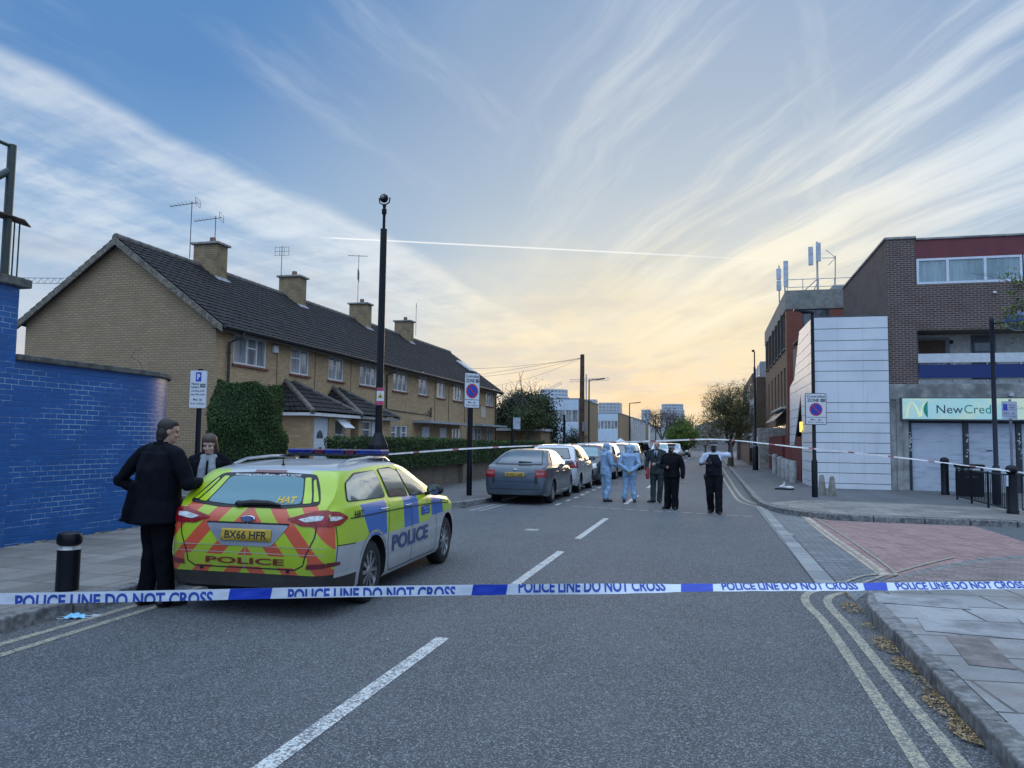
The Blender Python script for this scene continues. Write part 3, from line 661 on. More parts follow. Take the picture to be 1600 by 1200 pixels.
# aerials on the chimneys
M_al = mat('aluminium', (.10, .10, .11), .5, .5)
def aerial(x, y, z0, z1, dirn, kind, label):
    t = thing('television_aerial', (x, y, z0), label, 'aerial', 'aerials on the terrace chimneys')
    b = MB(); b.tube([(x, y, z0), (x, y, z1)], .015, 6); b.build('mast', M_al, t)
    b = MB(); d_ = Vector((math.cos(dirn), math.sin(dirn), 0)); s_ = Vector((-d_.y, d_.x, 0)); c = Vector((x, y, z1-.05))
    if kind == 'yagi':
        b.tube([c-d_*.2, c+d_*.75+Vector((0, 0, -.18))], .014, 5)
        for i in range(6): q = c+d_*(.05+.13*i)+Vector((0, 0, -.03*i)); b.tube([q-s_*.17, q+s_*.17], .007, 4)
        for zz in (-.12, 0, .12): q = c-d_*.2+Vector((0, 0, zz)); b.tube([q-s_*.28, q+s_*.28], .009, 4)
        for e in (-.28, .28): b.tube([c-d_*.2+s_*e+Vector((0, 0, -.12)), c-d_*.2+s_*e+Vector((0, 0, .12))], .007, 4)
    elif kind == 'grid':
        for e in (-.3, -.1, .1, .3): b.tube([c+s_*e+Vector((0, 0, -.35)), c+s_*e+Vector((0, 0, .0))], .008, 4)
        for zz in (-.35, -.18, 0): b.tube([c-s_*.32+Vector((0, 0, zz)), c+s_*.32+Vector((0, 0, zz))], .008, 4)
    elif kind == 'double':
        b.tube([c-d_*.55, c+d_*.45], .013, 5)
        for i in range(5): q = c+d_*(-.5+.2*i); b.tube([q-s_*.1, q+s_*.1], .007, 4)
        q = c+Vector((0, 0, -1.0)); b.tube([q-s_*.35, q+s_*.35], .01, 4)
        for e in (-.35, -.2, .2, .35): b.tube([q+s_*e+Vector((0, 0, -.28)), q+s_*e*1.1, q+s_*e+Vector((0, 0, .28))], .01, 4)
    else:
        b.tube([c, c+s_*.75+Vector((0, 0, -.06))], .01, 4)
    b.build('array', M_al, t); return t
aerial(-17.75, 23.0, 7.9, 9.95, R(200), 'yagi', 'tall television aerial on the nearest chimney, taller of its two')
aerial(-17.3, 23.75, 8.5, 9.6, R(200), 'yagi', 'shorter television aerial on the nearest chimney, beside the taller one')
aerial(-17.6, 28.7, 8.2, 9.75, R(280), 'grid', 'square grid television aerial on the second chimney of the terrace')
aerial(-17.2, 35.2, 8.3, 10.9, R(20), 'double', 'double-decked television aerial with curved elements on the third chimney')
aerial(-16.7, 41.9, 7.7, 9.6, R(20), 'arm', 'thin bent rod aerial on the farthest chimney of the terrace')

# ================================================================== foliage
def leafmat(name, c, var=.5, rough=.6):
    M_ = bpy.data.materials.new(name); M_.use_nodes = True; t = NT(M_.node_tree); b = t.n['Principled BSDF']
    g_ = t.new('ShaderNodeNewGeometry'); n = t.noise(g_.outputs['Position'], 1.6, 4, .6)
    k = t.m('ADD', t.m('MULTIPLY', g_.outputs['Random Per Island'], .6), t.m('MULTIPLY', n, .4))
    col = t.mix(t.ss(k, .15, .85), tuple(q*(1-var) for q in c), (min(1, c[0]*(1+var*1.3)), min(1, c[1]*(1+var)), c[2]*(1+var*.4)))
    t.put(b.inputs['Base Color'], col); b.inputs['Roughness'].default_value = rough; b.inputs['Specular IOR Level'].default_value = .25
    MATS[name] = M_; return M_
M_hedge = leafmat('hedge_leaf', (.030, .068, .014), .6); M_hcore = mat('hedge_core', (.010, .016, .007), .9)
M_bark = mat('bark', (.075, .062, .05), .9, var=.3, scale=20, bump=.6, bscale=40)
def leaf(b, p, n_, L, rng, mi=0):
    n_ = Vector(n_)+Vector((rng.gauss(0, .5), rng.gauss(0, .5), rng.gauss(0, .5)))
    if n_.length < .01: n_ = Vector((0, 0, 1))
    n_.normalize(); a = n_.orthogonal().normalized(); a = Matrix.Rotation(rng.random()*6.283, 3, n_) @ a; c = n_.cross(a)
    p = Vector(p); w_ = L*.32
    b.add([p-a*L*.5, p-c*w_+n_*L*.05, p+a*L*.5, p+c*w_+n_*L*.05], [(0, 1, 2, 3)], mi)
def hedge(name, box, label, n, L=.06, group=None, dome=0.0, seed=1, m=None, lump=.05):
    x0, x1, y0, y1, z0, z1 = box; t = thing(name, ((x0+x1)/2, (y0+y1)/2, z0), label, 'hedge', group); rng = random.Random(seed)
    cx, cy = (x0+x1)/2, (y0+y1)/2
    def shape(x, y, z):
        if dome:
            k = max(0, (z-z0)/(z1-z0)); s_ = (1-dome*k**3); x = cx+(x-cx)*s_; y = cy+(y-cy)*s_
            rr = math.hypot((x-cx)/(x1-x0)*2, (y-cy)/(y1-y0)*2)
            if rr > .75: q = 1-.12*(rr-.75)/.6; x = cx+(x-cx)*q; y = cy+(y-cy)*q
        w_ = lump*(math.sin(x*5.1+seed)+math.sin(y*4.3+z*3.7)+math.sin(z*6.3+x*2))/2
        return (x+w_*.6, y+w_*.6, z+(w_ if z > z0+.1 else 0))
    b = MB(); i_ = .05; N = 10
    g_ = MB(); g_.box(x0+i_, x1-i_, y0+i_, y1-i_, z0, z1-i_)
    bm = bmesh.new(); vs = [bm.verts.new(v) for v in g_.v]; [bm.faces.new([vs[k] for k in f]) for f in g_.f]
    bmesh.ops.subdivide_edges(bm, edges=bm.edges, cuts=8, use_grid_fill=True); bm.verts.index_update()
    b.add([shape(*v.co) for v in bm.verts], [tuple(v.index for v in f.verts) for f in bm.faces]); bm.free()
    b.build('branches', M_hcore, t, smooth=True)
    b = MB(); A = [(y1-y0)*(z1-z0)]*2+[(x1-x0)*(z1-z0)]*2+[(x1-x0)*(y1-y0)]
    for _ in range(n):
        f = rng.choices(range(5), A)[0]; u, v = rng.random(), rng.random(); dp = abs(rng.gauss(0, .045))-.02
        if f == 0: p = (x0+dp, y0+(y1-y0)*u, z0+(z1-z0)*v); q = (-1, 0, .3)
        elif f == 1: p = (x1-dp, y0+(y1-y0)*u, z0+(z1-z0)*v); q = (1, 0, .3)
        elif f == 2: p = (x0+(x1-x0)*u, y0+dp, z0+(z1-z0)*v); q = (0, -1, .3)
        elif f == 3: p = (x0+(x1-x0)*u, y1-dp, z0+(z1-z0)*v); q = (0, 1, .3)
        else: p = (x0+(x1-x0)*u, y0+(y1-y0)*v, z1-dp); q = (0, 0, 1)
        p = shape(*p)
        if rng.random() < .04: p = (p[0]+q[0]*.06, p[1]+q[1]*.06, p[2]+.06*rng.random())
        leaf(b, p, q, L*rng.uniform(.6, 1.4), rng)
    b.build('foliage', m or M_hedge, t)
    return t
hedge('clipped_hedge', (-11.45, -9.95, 15.35, 16.9, K, 2.86), 'tall domed dark green bush clipped beside the terrace gable end', 36000, .042, dome=.22, seed=3, lump=.10)
hg = 'boundary hedges along the left pavement'
hedge('boundary_hedge', (-9.3, -8.35, 17.4, 26.1, .80, 1.66), 'clipped green hedge above the low wall, nearest the tall camera pole', 22000, .05, hg, seed=5)
hedge('boundary_hedge', (-9.4, -8.5, 27.2, 40.0, .80, 1.60), 'clipped green hedge beyond the black gate, behind the left zone sign', 18000, .06, hg, seed=6)
hedge('boundary_hedge', (-9.5, -8.7, 41.2, 55.0, .70, 1.45), 'far clipped hedge in front of the brick garages', 9000, .08, hg, seed=7)
M_gb = brick('garden_wall_brick', (.26, .20, .14), (.21, .165, .12), (.15, .13, .11), dirt=.6)
t = thing('garden_wall', (-8.75, 17.2, K), 'low brown brick garden wall with piers under the hedges', 'wall')
b = MB(); b.box(-8.95, -8.6, 17.2, 26.1, 0, .80); b.box(-9.05, -8.45, 25.95, 26.4, 0, .95); b.box(-8.95, -8.7, 27.1, 55, 0, .80); b.box(-9.05, -8.5, 26.95, 27.3, 0, .95)
b.build('brickwork', M_gb, t)
b = MB(); b.box(-8.99, -8.56, 17.2, 25.95, .80, .86); b.build('coping', M_conc, t, bevel=.01)
t = thing('garden_gate', (-8.75, 26.4, K), 'black metal gate in the gap between two hedges', 'gate')
b = MB()
for i in range(8): b.tube([(-8.75, 26.46+.07*i, K), (-8.75, 26.46+.07*i, 1.2)], .012, 5)
b.build('bars', M_gut, t)
b = MB()
for z in (.25, 1.1): b.box(-8.77, -8.73, 26.41, 26.97, z, z+.05)
b.build('frame', M_gut, t)
def branchy(b, p, d_, L, r, depth, rng, tips, spread=.55, kids=3, upb=.12):
    pts = [Vector(p)]; d_ = Vector(d_).normalized()
    for i in range(3):
        d_ = (d_+Vector((rng.gauss(0, .12), rng.gauss(0, .12), rng.gauss(0, .1)+upb*.5))).normalized(); pts.append(pts[-1]+d_*L/3)
    b.tube(pts, [r, r*.85, r*.72, r*.6], 6 if r > .03 else 4, cap=False)
    if depth == 0: tips.append((pts[-1], d_)); return
    if depth <= 2: tips.append((pts[2], d_))
    for k in range(kids):
        a = d_.orthogonal().normalized(); a = Matrix.Rotation(6.283*(k+rng.random()*.7)/kids, 3, d_) @ a
        nd = (d_*math.cos(spread)+a*math.sin(spread)*rng.uniform(.7, 1.3)+Vector((0, 0, upb))).normalized()
        branchy(b, pts[-1] if k else pts[2], nd, L*rng.uniform(.62, .85), r*.56, depth-1, rng, tips, spread, kids, upb)
def tree(name, loc, h, trunk_h, r, blobs, nleaf, L, m, label, seed=1, depth=3, kids=3, spread=.55, bark=None, twig=0, group=None, limbL=None, tipleaf=0, tm=None):
    """blobs = ellipsoids (dx, dy, z, rx, ry, rz) that the leaf clumps fill; tipleaf = leaves at each twig tip"""
    t = thing(name, loc, label, 'tree', group); rng = random.Random(seed); x, y, z = loc
    b = MB(); tips = []
    b.tube([(x, y, z), (x+.02, y, z+trunk_h*.5), (x, y+.03, z+trunk_h)], [r*1.35, r, r*.85], 9)
    LL = limbL or (h-trunk_h)*.42
    for k in range(kids+1):
        a = 6.283*k/(kids+1)+rng.random(); branchy(b, (x, y, z+trunk_h*rng.uniform(.85, 1.0)), (math.cos(a)*.6, math.sin(a)*.6, 1), LL, r*.62, depth, rng, tips, spread, kids)
    b.build('trunk', bark or M_bark, t)
    b = MB()
    for p, d_ in tips:
        for _ in range(tipleaf): leaf(b, p+Vector((rng.gauss(0, L*2.2), rng.gauss(0, L*2.2), rng.gauss(0, L*2.0))), d_, L*rng.uniform(.6, 1.3), rng)
    W_ = [q[3]*q[4]*q[5] for q in blobs] if blobs else []
    nl = 0; cl = None
    while nl < nleaf and blobs:
        q = rng.choices(blobs, W_)[0]; v = Vector((rng.gauss(0, 1), rng.gauss(0, 1), rng.gauss(0, 1))).normalized(); k = rng.random()**.45
        c = Vector((x+q[0]+v.x*q[3]*k, y+q[1]+v.y*q[4]*k, z+q[2]+v.z*q[5]*k)); n = rng.randint(8, 22); s_ = L*rng.uniform(1.0, 2.4)
        for _ in range(n): leaf(b, c+Vector((rng.gauss(0, s_), rng.gauss(0, s_), rng.gauss(0, s_*.6))), v+Vector((0, 0, .4)), L*rng.uniform(.6, 1.3), rng)
        nl += n
    if b.v: b.build('crown', m, t)
    return t
# ================================================================== painted blue wall on the left
M_blue = brick('blue_painted_brick', (.009, .108, .35), (.007, .088, .30), (.30, .45, .62), bw=.225, bh=.075, ms=.006, uv=True, rough=.38, bump=.8, dirt=.30, spec=.5, mortar_fade=True, dcol=(.004, .04, .15))
t = thing('blue_brick_wall', (-9.25, 8, K), 'glossy blue painted brick wall with concrete coping and rounded end', 'wall')
def uvstrip(name, path, z0, z1, m, parent):
    me = bpy.data.meshes.new(name); vs = []; fs = []; L = [0]
    for a, c in zip(path, path[1:]): L.append(L[-1]+math.hypot(c[0]-a[0], c[1]-a[1]))
    o_ = parent.location
    for x, y in path: vs += [(x-o_.x, y-o_.y, z0-o_.z), (x-o_.x, y-o_.y, z1-o_.z)]
    fs = [(2*i, 2*i+2, 2*i+3, 2*i+1) for i in range(len(path)-1)]
    me.from_pydata(vs, [], fs); uv = me.uv_layers.new(name='UVMap')
    for p in me.polygons:
        for li in p.loop_indices:
            vi = me.loops[li].vertex_index; uv.data[li].uv = (L[vi//2], z1 if vi % 2 else z0)
    me.materials.append(m); sm(me, 50); o = bpy.data.objects.new(name, me); COL.objects.link(o); o.parent = parent; return o
cv = [(-9.25-1.7+1.7*math.cos(R(a)), 10.95+1.7*math.sin(R(a))) for a in range(0, 91, 6)]
path = [(-9.25, -9), (-9.25, 8.45), (-9.25, 10.95)]+cv[1:]+[(-22, 12.65)]
uvstrip('brickwork', path, .05, 2.66, M_blue, t)
b = MB()
def capline(b, path, wd0, wd1, z0, z1):
    a = inset(path, -wd0); c = inset(path, wd1); n = len(path)
    vs = [(x, y, z) for z in (z0, z1) for x, y in a]+[(x, y, z) for z in (z0, z1) for x, y in c]
    fs = []
    for i in range(n-1):
        fs += [(i, i+1, n+i+1, n+i), (n+i, n+i+1, 3*n+i+1, 3*n+i), (2*n+i, 3*n+i, 3*n+i+1, 2*n+i+1), (i, 2*n+i, 2*n+i+1, i+1)]
    fs += [(0, n, 3*n, 2*n), (n-1, 3*n-1, 4*n-1, 2*n-1)]
    b.add(vs, fs)
capline(b, [(-9.25, 8.46), (-9.25, 10.95)]+cv[1:]+[(-22, 12.65)], .30, .07, 2.66, 2.745)
M_cop = mat('dark_coping', (.10, .098, .09), .85, var=.3, bump=.5, dirt=.7)
b.build('coping', M_cop, t, bevel=.012)
uvstrip('pillar', [(-9.21, -9), (-9.21, 8.44), (-9.9, 8.44)], 2.6, 3.66, M_blue, t)
uvstrip('pillar', [(-9.212, 7.4), (-9.212, 8.442), (-9.26, 8.442)], .05, 2.7, M_blue, t)
b = MB(); b.box(-9.95, -9.12, -9, 8.56, 3.66, 3.78); b.build('pillar_coping', M_cop, t, bevel=.015)
b = MB(); rng = random.Random(2)
for i in range(70):
    y = rng.uniform(3, 10.9); s_ = rng.uniform(.02, .05); b.ell((-9.22+rng.uniform(-.01, .03), y, K), s_, s_*1.6, s_*.6, 6, 4)
tag(b.build('wall_foot_debris', mat('mossy_grit', (.14, .13, .10), .9, var=.4)), kind='stuff')
t = thing('ball_court_fence', (-9.3, 8.2, 3.78), 'dark green steel fence post with mesh on top of blue wall', 'fence')
M_grn = mat('dark_green_steel', (.03, .045, .04), .45, var=.15)
b = MB(); b.tube([(-9.30, 8.27, 3.75), (-9.30, 8.27, 5.62)], .055, 10); b.box(-9.46, -9.24, 8.07, 8.29, 3.78, 3.81); b.build('post', M_grn, t, smooth=True)
b = MB(); b.tube([(-9.31, 8.25, 5.25), (-9.35, 7.85, 4.9), (-9.35, 7.2, 4.45), (-9.35, 5, 3.9)], .05, 8); b.tube([(-9.31, 8.26, 5.6), (-9.35, 4, 5.6)], .025, 6); b.build('brace', M_grn, t)
b = MB()
for i in range(46):
    y = 8.1-.09*i
    b.tube([(-9.38, y, 3.9), (-9.38, y-.85, 5.58)], .004, 3, cap=False); b.tube([(-9.38, y-.85, 3.9), (-9.38, y, 5.58)], .004, 3, cap=False)
b.build('chain_mesh', mat('mesh_wire', (.16, .17, .17), .5, .6), t)
b = MB()
for dy in (.12, .2, .28, -.12, -.4): b.tube([(-9.3, 8.18+dy, 3.80), (-9.3, 8.18+dy, 4.60)], .011, 5)
b.tube([(-9.3, 8.6, 3.81), (-9.3, 5.0, 3.84)], .016, 5); b.build('railing', M_grn, t)
b = MB(); b.prism([(-9.38, 8.72, 4.585), (-9.2, 8.45, 4.60), (-9.2, 7.0, 4.62), (-9.5, 7.0, 4.62)], (0, 0, .018)); b.build('bracket_plate', mat('rusty_plate', (.09, .05, .04), .7, var=.4), t)
# bare climber twigs behind the blue wall
t = thing('bare_climber', (-11.5, 13.2, 2.6), 'dead tangled climbing stems above the blue wall coping', 'plant')
b = MB(); rng = random.Random(8)
for i in range(34):
    p = Vector((rng.uniform(-13.0, -11.2), 12.8+rng.uniform(0, .4), 2.55)); d_ = Vector((rng.uniform(-.6, 1), 0, 1)); pts = [p]
    for k in range(7):
        d_ = (d_+Vector((rng.gauss(.15, .5), rng.gauss(0, .2), rng.gauss(-.22, .35)))).normalized(); pts.append(pts[-1]+d_*.10)
    b.tube(pts, [.008, .007, .006, .006, .005, .004, .003, .002], 4, cap=False)
b.tube([(-11.0, 13, 2.5), (-10.98, 13, 2.95), (-11.1, 13, 3.12), (-11.3, 13, 3.22), (-11.2, 13, 3.34), (-11.05, 13, 3.4)], .006, 4)
b.build('stems', mat('dead_stem', (.07, .055, .045), .9), t)

# ================================================================== the shop block on the right
M_db = brick('dark_brown_brick', (.125, .072, .058), (.085, .052, .045), (.27, .24, .22), ms=.013, dirt=.35)
M_conc2 = mat('stained_concrete', (.29, .29, .28), .85, var=.22, scale=2.2, bump=.35, dirt=.75)
M_fred = mat('oxblood_fascia', (.15, .028, .035), .6, var=.12, scale=2)
M_wht = mat('white_board', (.55, .57, .60), .5, var=.06, dirt=.2)
M_bpan = mat('royal_blue_panel', (.003, .022, .13), .4, var=.06)
T = thing('shop_block', (6.0, 29.0, K), 'dark brown brick flats over a shuttered shop with balcony', 'building')
ys = 29.0; XL, XRr = 6.02, 17.0
ex, nr = (1, 0, 0), (0, -1, 0)
b = MB()
b.box(XL, 6.95, ys, ys+9.0, 3.76, 8.86)                              # corner pier
wallh(b, (6.95, ys, 5.62), ex, nr, XRr-6.95, 1.6, [], .1)
b.quad((6.95, ys, 5.62), (XRr, ys, 5.62), (XRr, ys+1.3, 5.62), (6.95, ys+1.3, 5.62))
b.quad((XL, ys+.02, K), (XL, ys+9.0, K), (XL, ys+9.0, 3.76), (XL, ys+.02, 3.76))
b.quad((XL, ys+9.0, K), (XRr, ys+9.0, K), (XRr, ys+9.0, 8.8), (XL, ys+9.0, 8.8))
b.build('brick_wall', M_db, T)
b = MB(); b.box(XL-.05, 6.98, ys-.04, ys+9.04, 8.86, 8.93); b.box(6.98, XRr, ys-.02, ys+9, 8.80, 8.86); b.build('parapet_coping', M_conc2, T)
b = MB(); b.box(6.95, XRr, ys+.03, ys+.12, 8.14, 8.80); b.build('red_fascia', M_fred, T)
x = 6.98
for k in range(3):
    w_ = window(T, (x, ys, 7.23), ex, nr, 3.25, .90, (.30, .655), {}, fr=.075, pane=glassmat('window_pale_curtain', (.13, .20, .22), (.24, .33, .36), .05, 6), depth=.06, frame=mat('upvc_cool', (.62, .65, .72), .35, var=.04)); x += 3.3
# recessed balcony
b = MB(); yb = ys+1.3
b.quad((6.95, yb, 3.75), (XRr, yb, 3.75), (XRr, yb, 5.62), (6.95, yb, 5.62)); b.quad((6.95, ys, 3.75), (6.95, yb, 3.75), (6.95, yb, 5.62), (6.95, ys, 5.62))
b.build('balcony_back_wall', mat('cream_render', (.56, .53, .47), .8, var=.1), T)
b = MB(); fbox(b, (7.15, yb, 4.3), ex, nr, 0, 1.15, 0, 1.2, .0, .06); f_ = b.build('boarded_window', mat('window_surround', (.20, .20, .20), .5), T)
b = MB(); fbox(b, (7.25, yb, 4.6), ex, nr, .05, .9, .0, .82, .06, .075); b.build('board', mat('brown_board', (.10, .052, .03), .7, var=.15), f_)
b = MB(); fbox(b, (7.3, yb, 4.42), ex, nr, 0, .85, 0, .17, .06, .08); b.build('clutter', mat('pale_clutter', (.4, .42, .45), .7, var=.5, scale=18), f_)
b = MB(); fbox(b, (9.0, yb, 3.8), ex, nr, 0, .75, 0, 1.78, 0, .05); d_ = b.build('balcony_door', mat('dark_door', (.06, .065, .07), .4), T)
b = MB(); fbox(b, (9.0, yb, 3.8), ex, nr, .08, .67, 1.2, 1.5, .05, .06); b.build('pane', M_dark, d_)
b = MB(); b.ell((8.35, yb-.06, 5.35), .07, .06, .07, 10, 6); b.build('balcony_lamp', M_gut, T, smooth=True)
b = MB(); b.box(6.955, XRr, ys-.05, ys+.02, 4.49, 4.80); b.build('balcony_rail_board', M_wht, T)
b = MB(); b.box(6.965, XRr, ys-.035, ys+.01, 3.96, 4.42); b.build('balcony_panel', M_bpan, T)
b = MB()
for i in range(8):
    for z in (4.44, 3.86): b.box(8.05+i*1.0, 8.08+i*1.0, ys-.06, ys-.02, z-.03, z+.04)
b.build('panel_clip', mat('clip_steel', (.5, .5, .52), .4, .7), T)
b = MB(); b.box(6.95, XRr, ys-.03, yb, 3.762, 3.90); b.build('balcony_slab', mat('slab_grey', (.25, .26, .27), .8, var=.15, dirt=.4), T)
b = MB(); b.box(6.02, XRr, ys-.06, ys+.3, 3.22, 3.76); b.build('lintel', M_conc2, T, bevel=.01)
b = MB()
for x0, x1, dp in ((6.02, 6.22, .0), (6.22, 6.40, .04), (6.40, 6.60, .01)): b.box(x0, x1, ys-.02-dp, ys+.3, K, 3.22)
b.build('pilaster', M_conc2, T, bevel=.008)
def shuttermat():
    M_ = bpy.data.materials.new('roller_shutter'); M_.use_nodes = True; t = NT(M_.node_tree); b = t.n['Principled BSDF']
    p = t.new('ShaderNodeNewGeometry').outputs['Position']; x, y, z = t.sep(p)
    s_ = t.m('ABSOLUTE', t.m('SUBTRACT', t.m('FRACT', t.m('DIVIDE', z, .085)), .5))
    n = t.noise(p, 1.1, 5, .65); n2 = t.noise(t.v('MULTIPLY', p, (1, 1, 7)), 1.6, 4, .6)
    c = t.mix(t.ss(n, .4, .65), (.46, .50, .57), (.39, .43, .50)); c = t.mix(t.m('MULTIPLY', t.ss(n2, .5, .68), .5), c, (.20, .235, .27))
    c = t.mix(t.ss(s_, .40, .5, 0, .30), c, (.14, .15, .17))
    t.put(b.inputs['Base Color'], c); b.inputs['Roughness'].default_value = .5
    bp = t.new('ShaderNodeBump'); bp.inputs['Strength'].default_value = .30; bp.inputs['Distance'].default_value = .01; t.put(bp.inputs['Height'], s_); t.put(b.inputs['Normal'], bp.outputs[0])
    return M_
M_sh = shuttermat(); M_blk = mat('black_shutter_rail', (.025, .027, .035), .5, var=.2)
xm = [6.62, 8.37, 9.95, 11.6, 13.4]
for a, c in zip(xm, xm[1:]):
    b = MB(); b.box(a+.09, c-.09, ys+.06, ys+.1, K, 2.46); sh = b.build('roller_shutter', M_sh, T)
    if a > 8: b = MB(); b.box(a+.62, a+.80, ys+.04, ys+.065, 1.50, 1.53); b.build('letter_slot', M_blk, sh)
b = MB(); b.box(6.60, 13.4, ys+.03, ys+.2, 2.42, 2.56); b.build('shutter_box', M_blk, T)
rng = random.Random(3)
for x in xm:
    b = MB(); b.box(x-.08, x+.08, ys+.0, ys+.12, K, 2.45); rl = b.build('shutter_rail', M_blk, T)
    b = MB()
    for i in range(13):
        z = rng.uniform(1.25, 2.1); w_ = rng.uniform(.02, .06); xx = x+rng.uniform(-.06, .05); b.box(xx, xx+w_, ys-.004, ys-.001, z, z+rng.uniform(.02, .07))
    b.build('stickers', mat('old_stickers', (.5, .5, .5), .7, var=.5, scale=30), rl)
b = MB(); b.box(6.62, 13.4, ys+.11, ys+.3, K, 2.5); b.build('shop_recess', mat('dark_recess', (.02, .02, .02), .8), T)
# the shop sign: a lightbox
def signmat():
    M_ = bpy.data.materials.new('lit_sign_face'); M_.use_nodes = True; t = NT(M_.node_tree); b = t.n['Principled BSDF']
    p = t.new('ShaderNodeNewGeometry').outputs['Position']; n = t.noise(t.v('MULTIPLY', p, (1, 1, 1.6)), .9, 3, .5)
    c = t.mix(t.ss(n, .4, .62), (.42, .66, .62), (.66, .74, .50)); t.put(b.inputs['Base Color'], c)
    t.put(b.inputs['Emission Color'], c); b.inputs['Emission Strength'].default_value = .20; b.inputs['Roughness'].default_value = .3
    return M_
t = T
b = MB(); b.box(6.33, 13.0, ys-.26, ys-.065, 2.50, 3.28); sg = b.build('shop_sign', mat('sign_case', (.05, .065, .08), .4), T)
b = MB(); b.box(6.37, 12.96, ys-.275, ys-.262, 2.55, 3.25); b.build('sign_face', signmat(), sg)
fy = ys-.279
b = MB()
def lens(b, x0, x1, z0, z1, bul, mi):   # crescent between a straight chord and an arc
    n = 14; P = [(x1, fy, z0+(z1-z0)*i/n) for i in range(n+1)]+[(x1-(x1-x0)*math.sin(math.pi*i/n)**.8, fy, z1-(z1-z0)*i/n) for i in range(1, n)]
    c = ((x0*.4+x1*.6), fy, (z0+z1)/2); b.add([c]+P, [(0, i+1, (i+1) % len(P)+1) for i in range(len(P))], mi)
lens(b, 7.02, 7.15, 2.60, 3.16, 0, 1)
def curve_band(b, pts, w0, w1, mi):
    P = smooth_path(pts, 5); n = len(P); vs = []
    for i, p in enumerate(P):
        tt = (P[min(i+1, n-1)]-P[max(i-1, 0)]).normalized(); nn = Vector((-tt.y, tt.x)); w_ = (w0+(w1-w0)*i/(n-1))/2
        q = p+nn*w_; r_ = p-nn*w_; vs += [(q.x, fy, q.y), (r_.x, fy, r_.y)]
    b.add(vs, [(2*i, 2*i+1, 2*i+3, 2*i+2) for i in range(n-1)], mi)
curve_band(b, [(6.50, 2.62), (6.56, 2.95), (6.66, 3.13)], .07, .02, 2); curve_band(b, [(6.66, 3.13), (6.80, 2.95), (6.90, 2.62)], .02, .08, 2); curve_band(b, [(6.94, 2.65), (6.99, 2.98), (7.12, 3.14)], .08, .02, 2)
fit_text(b, 'New', .80, .28, (7.82, fy, 2.885), ex, (0, 0, 1), 0, 0)
fit_text(b, 'Cred', .80, .29, (8.66, fy, 2.89), ex, (0, 0, 1), 0, 1)
fit_text(b, 'Community', .95, .12, (10.25, fy, 2.93), ex, (0, 0, 1), 0, 3)
b.build('lettering', [mat('sign_navy', (.03, .05, .11), .5), mat('sign_green', (.02, .30, .23), .5), mat('sign_cream', (.72, .76, .45), .5, emit=(.72, .76, .45), estr=.3), mat('sign_grey', (.35, .42, .40), .5)], sg)
b = MB(); b.box(9.65, 9.78, ys-.2, ys-.07, 3.33, 3.44); b.build('alarm_box', mat('grey_alarm', (.4, .42, .44), .5), T)
b = MB(); b.ell((9.35, ys-.07, 6.85), .06, .07, .05, 10, 6); b.build('wall_camera', mat('white_plastic', (.7, .7, .68), .4), T, smooth=True)

# ================================================================== white clad annex
def cladmat():
    M_ = bpy.data.materials.new('white_cladding'); M_.use_nodes = True; t = NT(M_.node_tree); b = t.n['Principled BSDF']
    p = t.new('ShaderNodeNewGeometry').outputs['Position']; x, y, z = t.sep(p)
    n = t.noise(p, .7, 5, .6); st = t.noise(t.v('MULTIPLY', p, (3, 3, .25)), 1.5, 5, .6)
    c = t.mix(t.ss(n, .35, .65), (.60, .62, .66), (.68, .69, .72)); c = t.mix(t.m('MULTIPLY', t.ss(st, .55, .75), .35), c, (.32, .34, .37))
    t.put(b.inputs['Base Color'], c); b.inputs['Roughness'].default_value = .42
    return M_
M_clad = cladmat(); M_joint = mat('cladding_joint', (.05, .055, .065), .8)
T = thing('clad_annex', (3.58, 28.9, K), 'white panel-clad annex with a leaning side edge beside dark brick flats', 'building')
b = MB(); yf = 28.92; xa = 3.57; xc = 6.0; zs = [0.02, .27, .62, .97, 1.32, 1.67, 2.02, 2.37, 2.72, 2.92]+[3.82+.345*i for i in range(7)]+[6.16]
zs = [0.04, .30, .66, 1.01, 1.36, 1.71, 2.06, 2.41, 2.76, 3.11, 3.86, 4.22, 4.58, 4.94, 5.30, 5.72, 6.14]
gp_ = .020
cols = [xa, 4.36, 5.18, xc]
for z0, z1 in zip(zs, zs[1:]):
    for c0, c1 in zip(cols, cols[1:]): b.box(c0+.0012, c1-.0012, yf-.03, yf, z0+gp_*.5, z1-gp_*.5)
b.build('front_panels', M_clad, T, bevel=.004)
# side wall: panels cut to the leaning outline
out = [(28.95, .05), (32.2, .05), (32.2, 1.74), (32.86, 3.62), (35.5, 1.60), (37.4, 1.60), (37.1, 4.23), (35.2, 4.43), (33.0, 6.22), (28.95, 6.14)]
def clip_poly(poly, z0, z1):
    def cl(P, zc, keep):
        o = []
        for i, a in enumerate(P):
            c = P[(i+1) % len(P)]; ia, ic = keep(a[1]), keep(c[1])
            if ia: o.append(a)
            if ia != ic: k = (zc-a[1])/(c[1]-a[1]); o.append((a[0]+(c[0]-a[0])*k, zc))
        return o
    P = cl(poly, z0, lambda z: z >= z0); return cl(P, z1, lambda z: z <= z1) if len(P) > 2 else P
b = MB(); up_ = [(28.95, .05), (32.2, .05), (32.2, 1.74), (32.86, 3.62), (33.0, 6.22), (28.95, 6.14)]; bk = [(32.86, 3.62), (35.5, 1.60), (37.4, 1.60), (37.1, 4.23), (35.2, 4.43), (33.0, 6.22)]
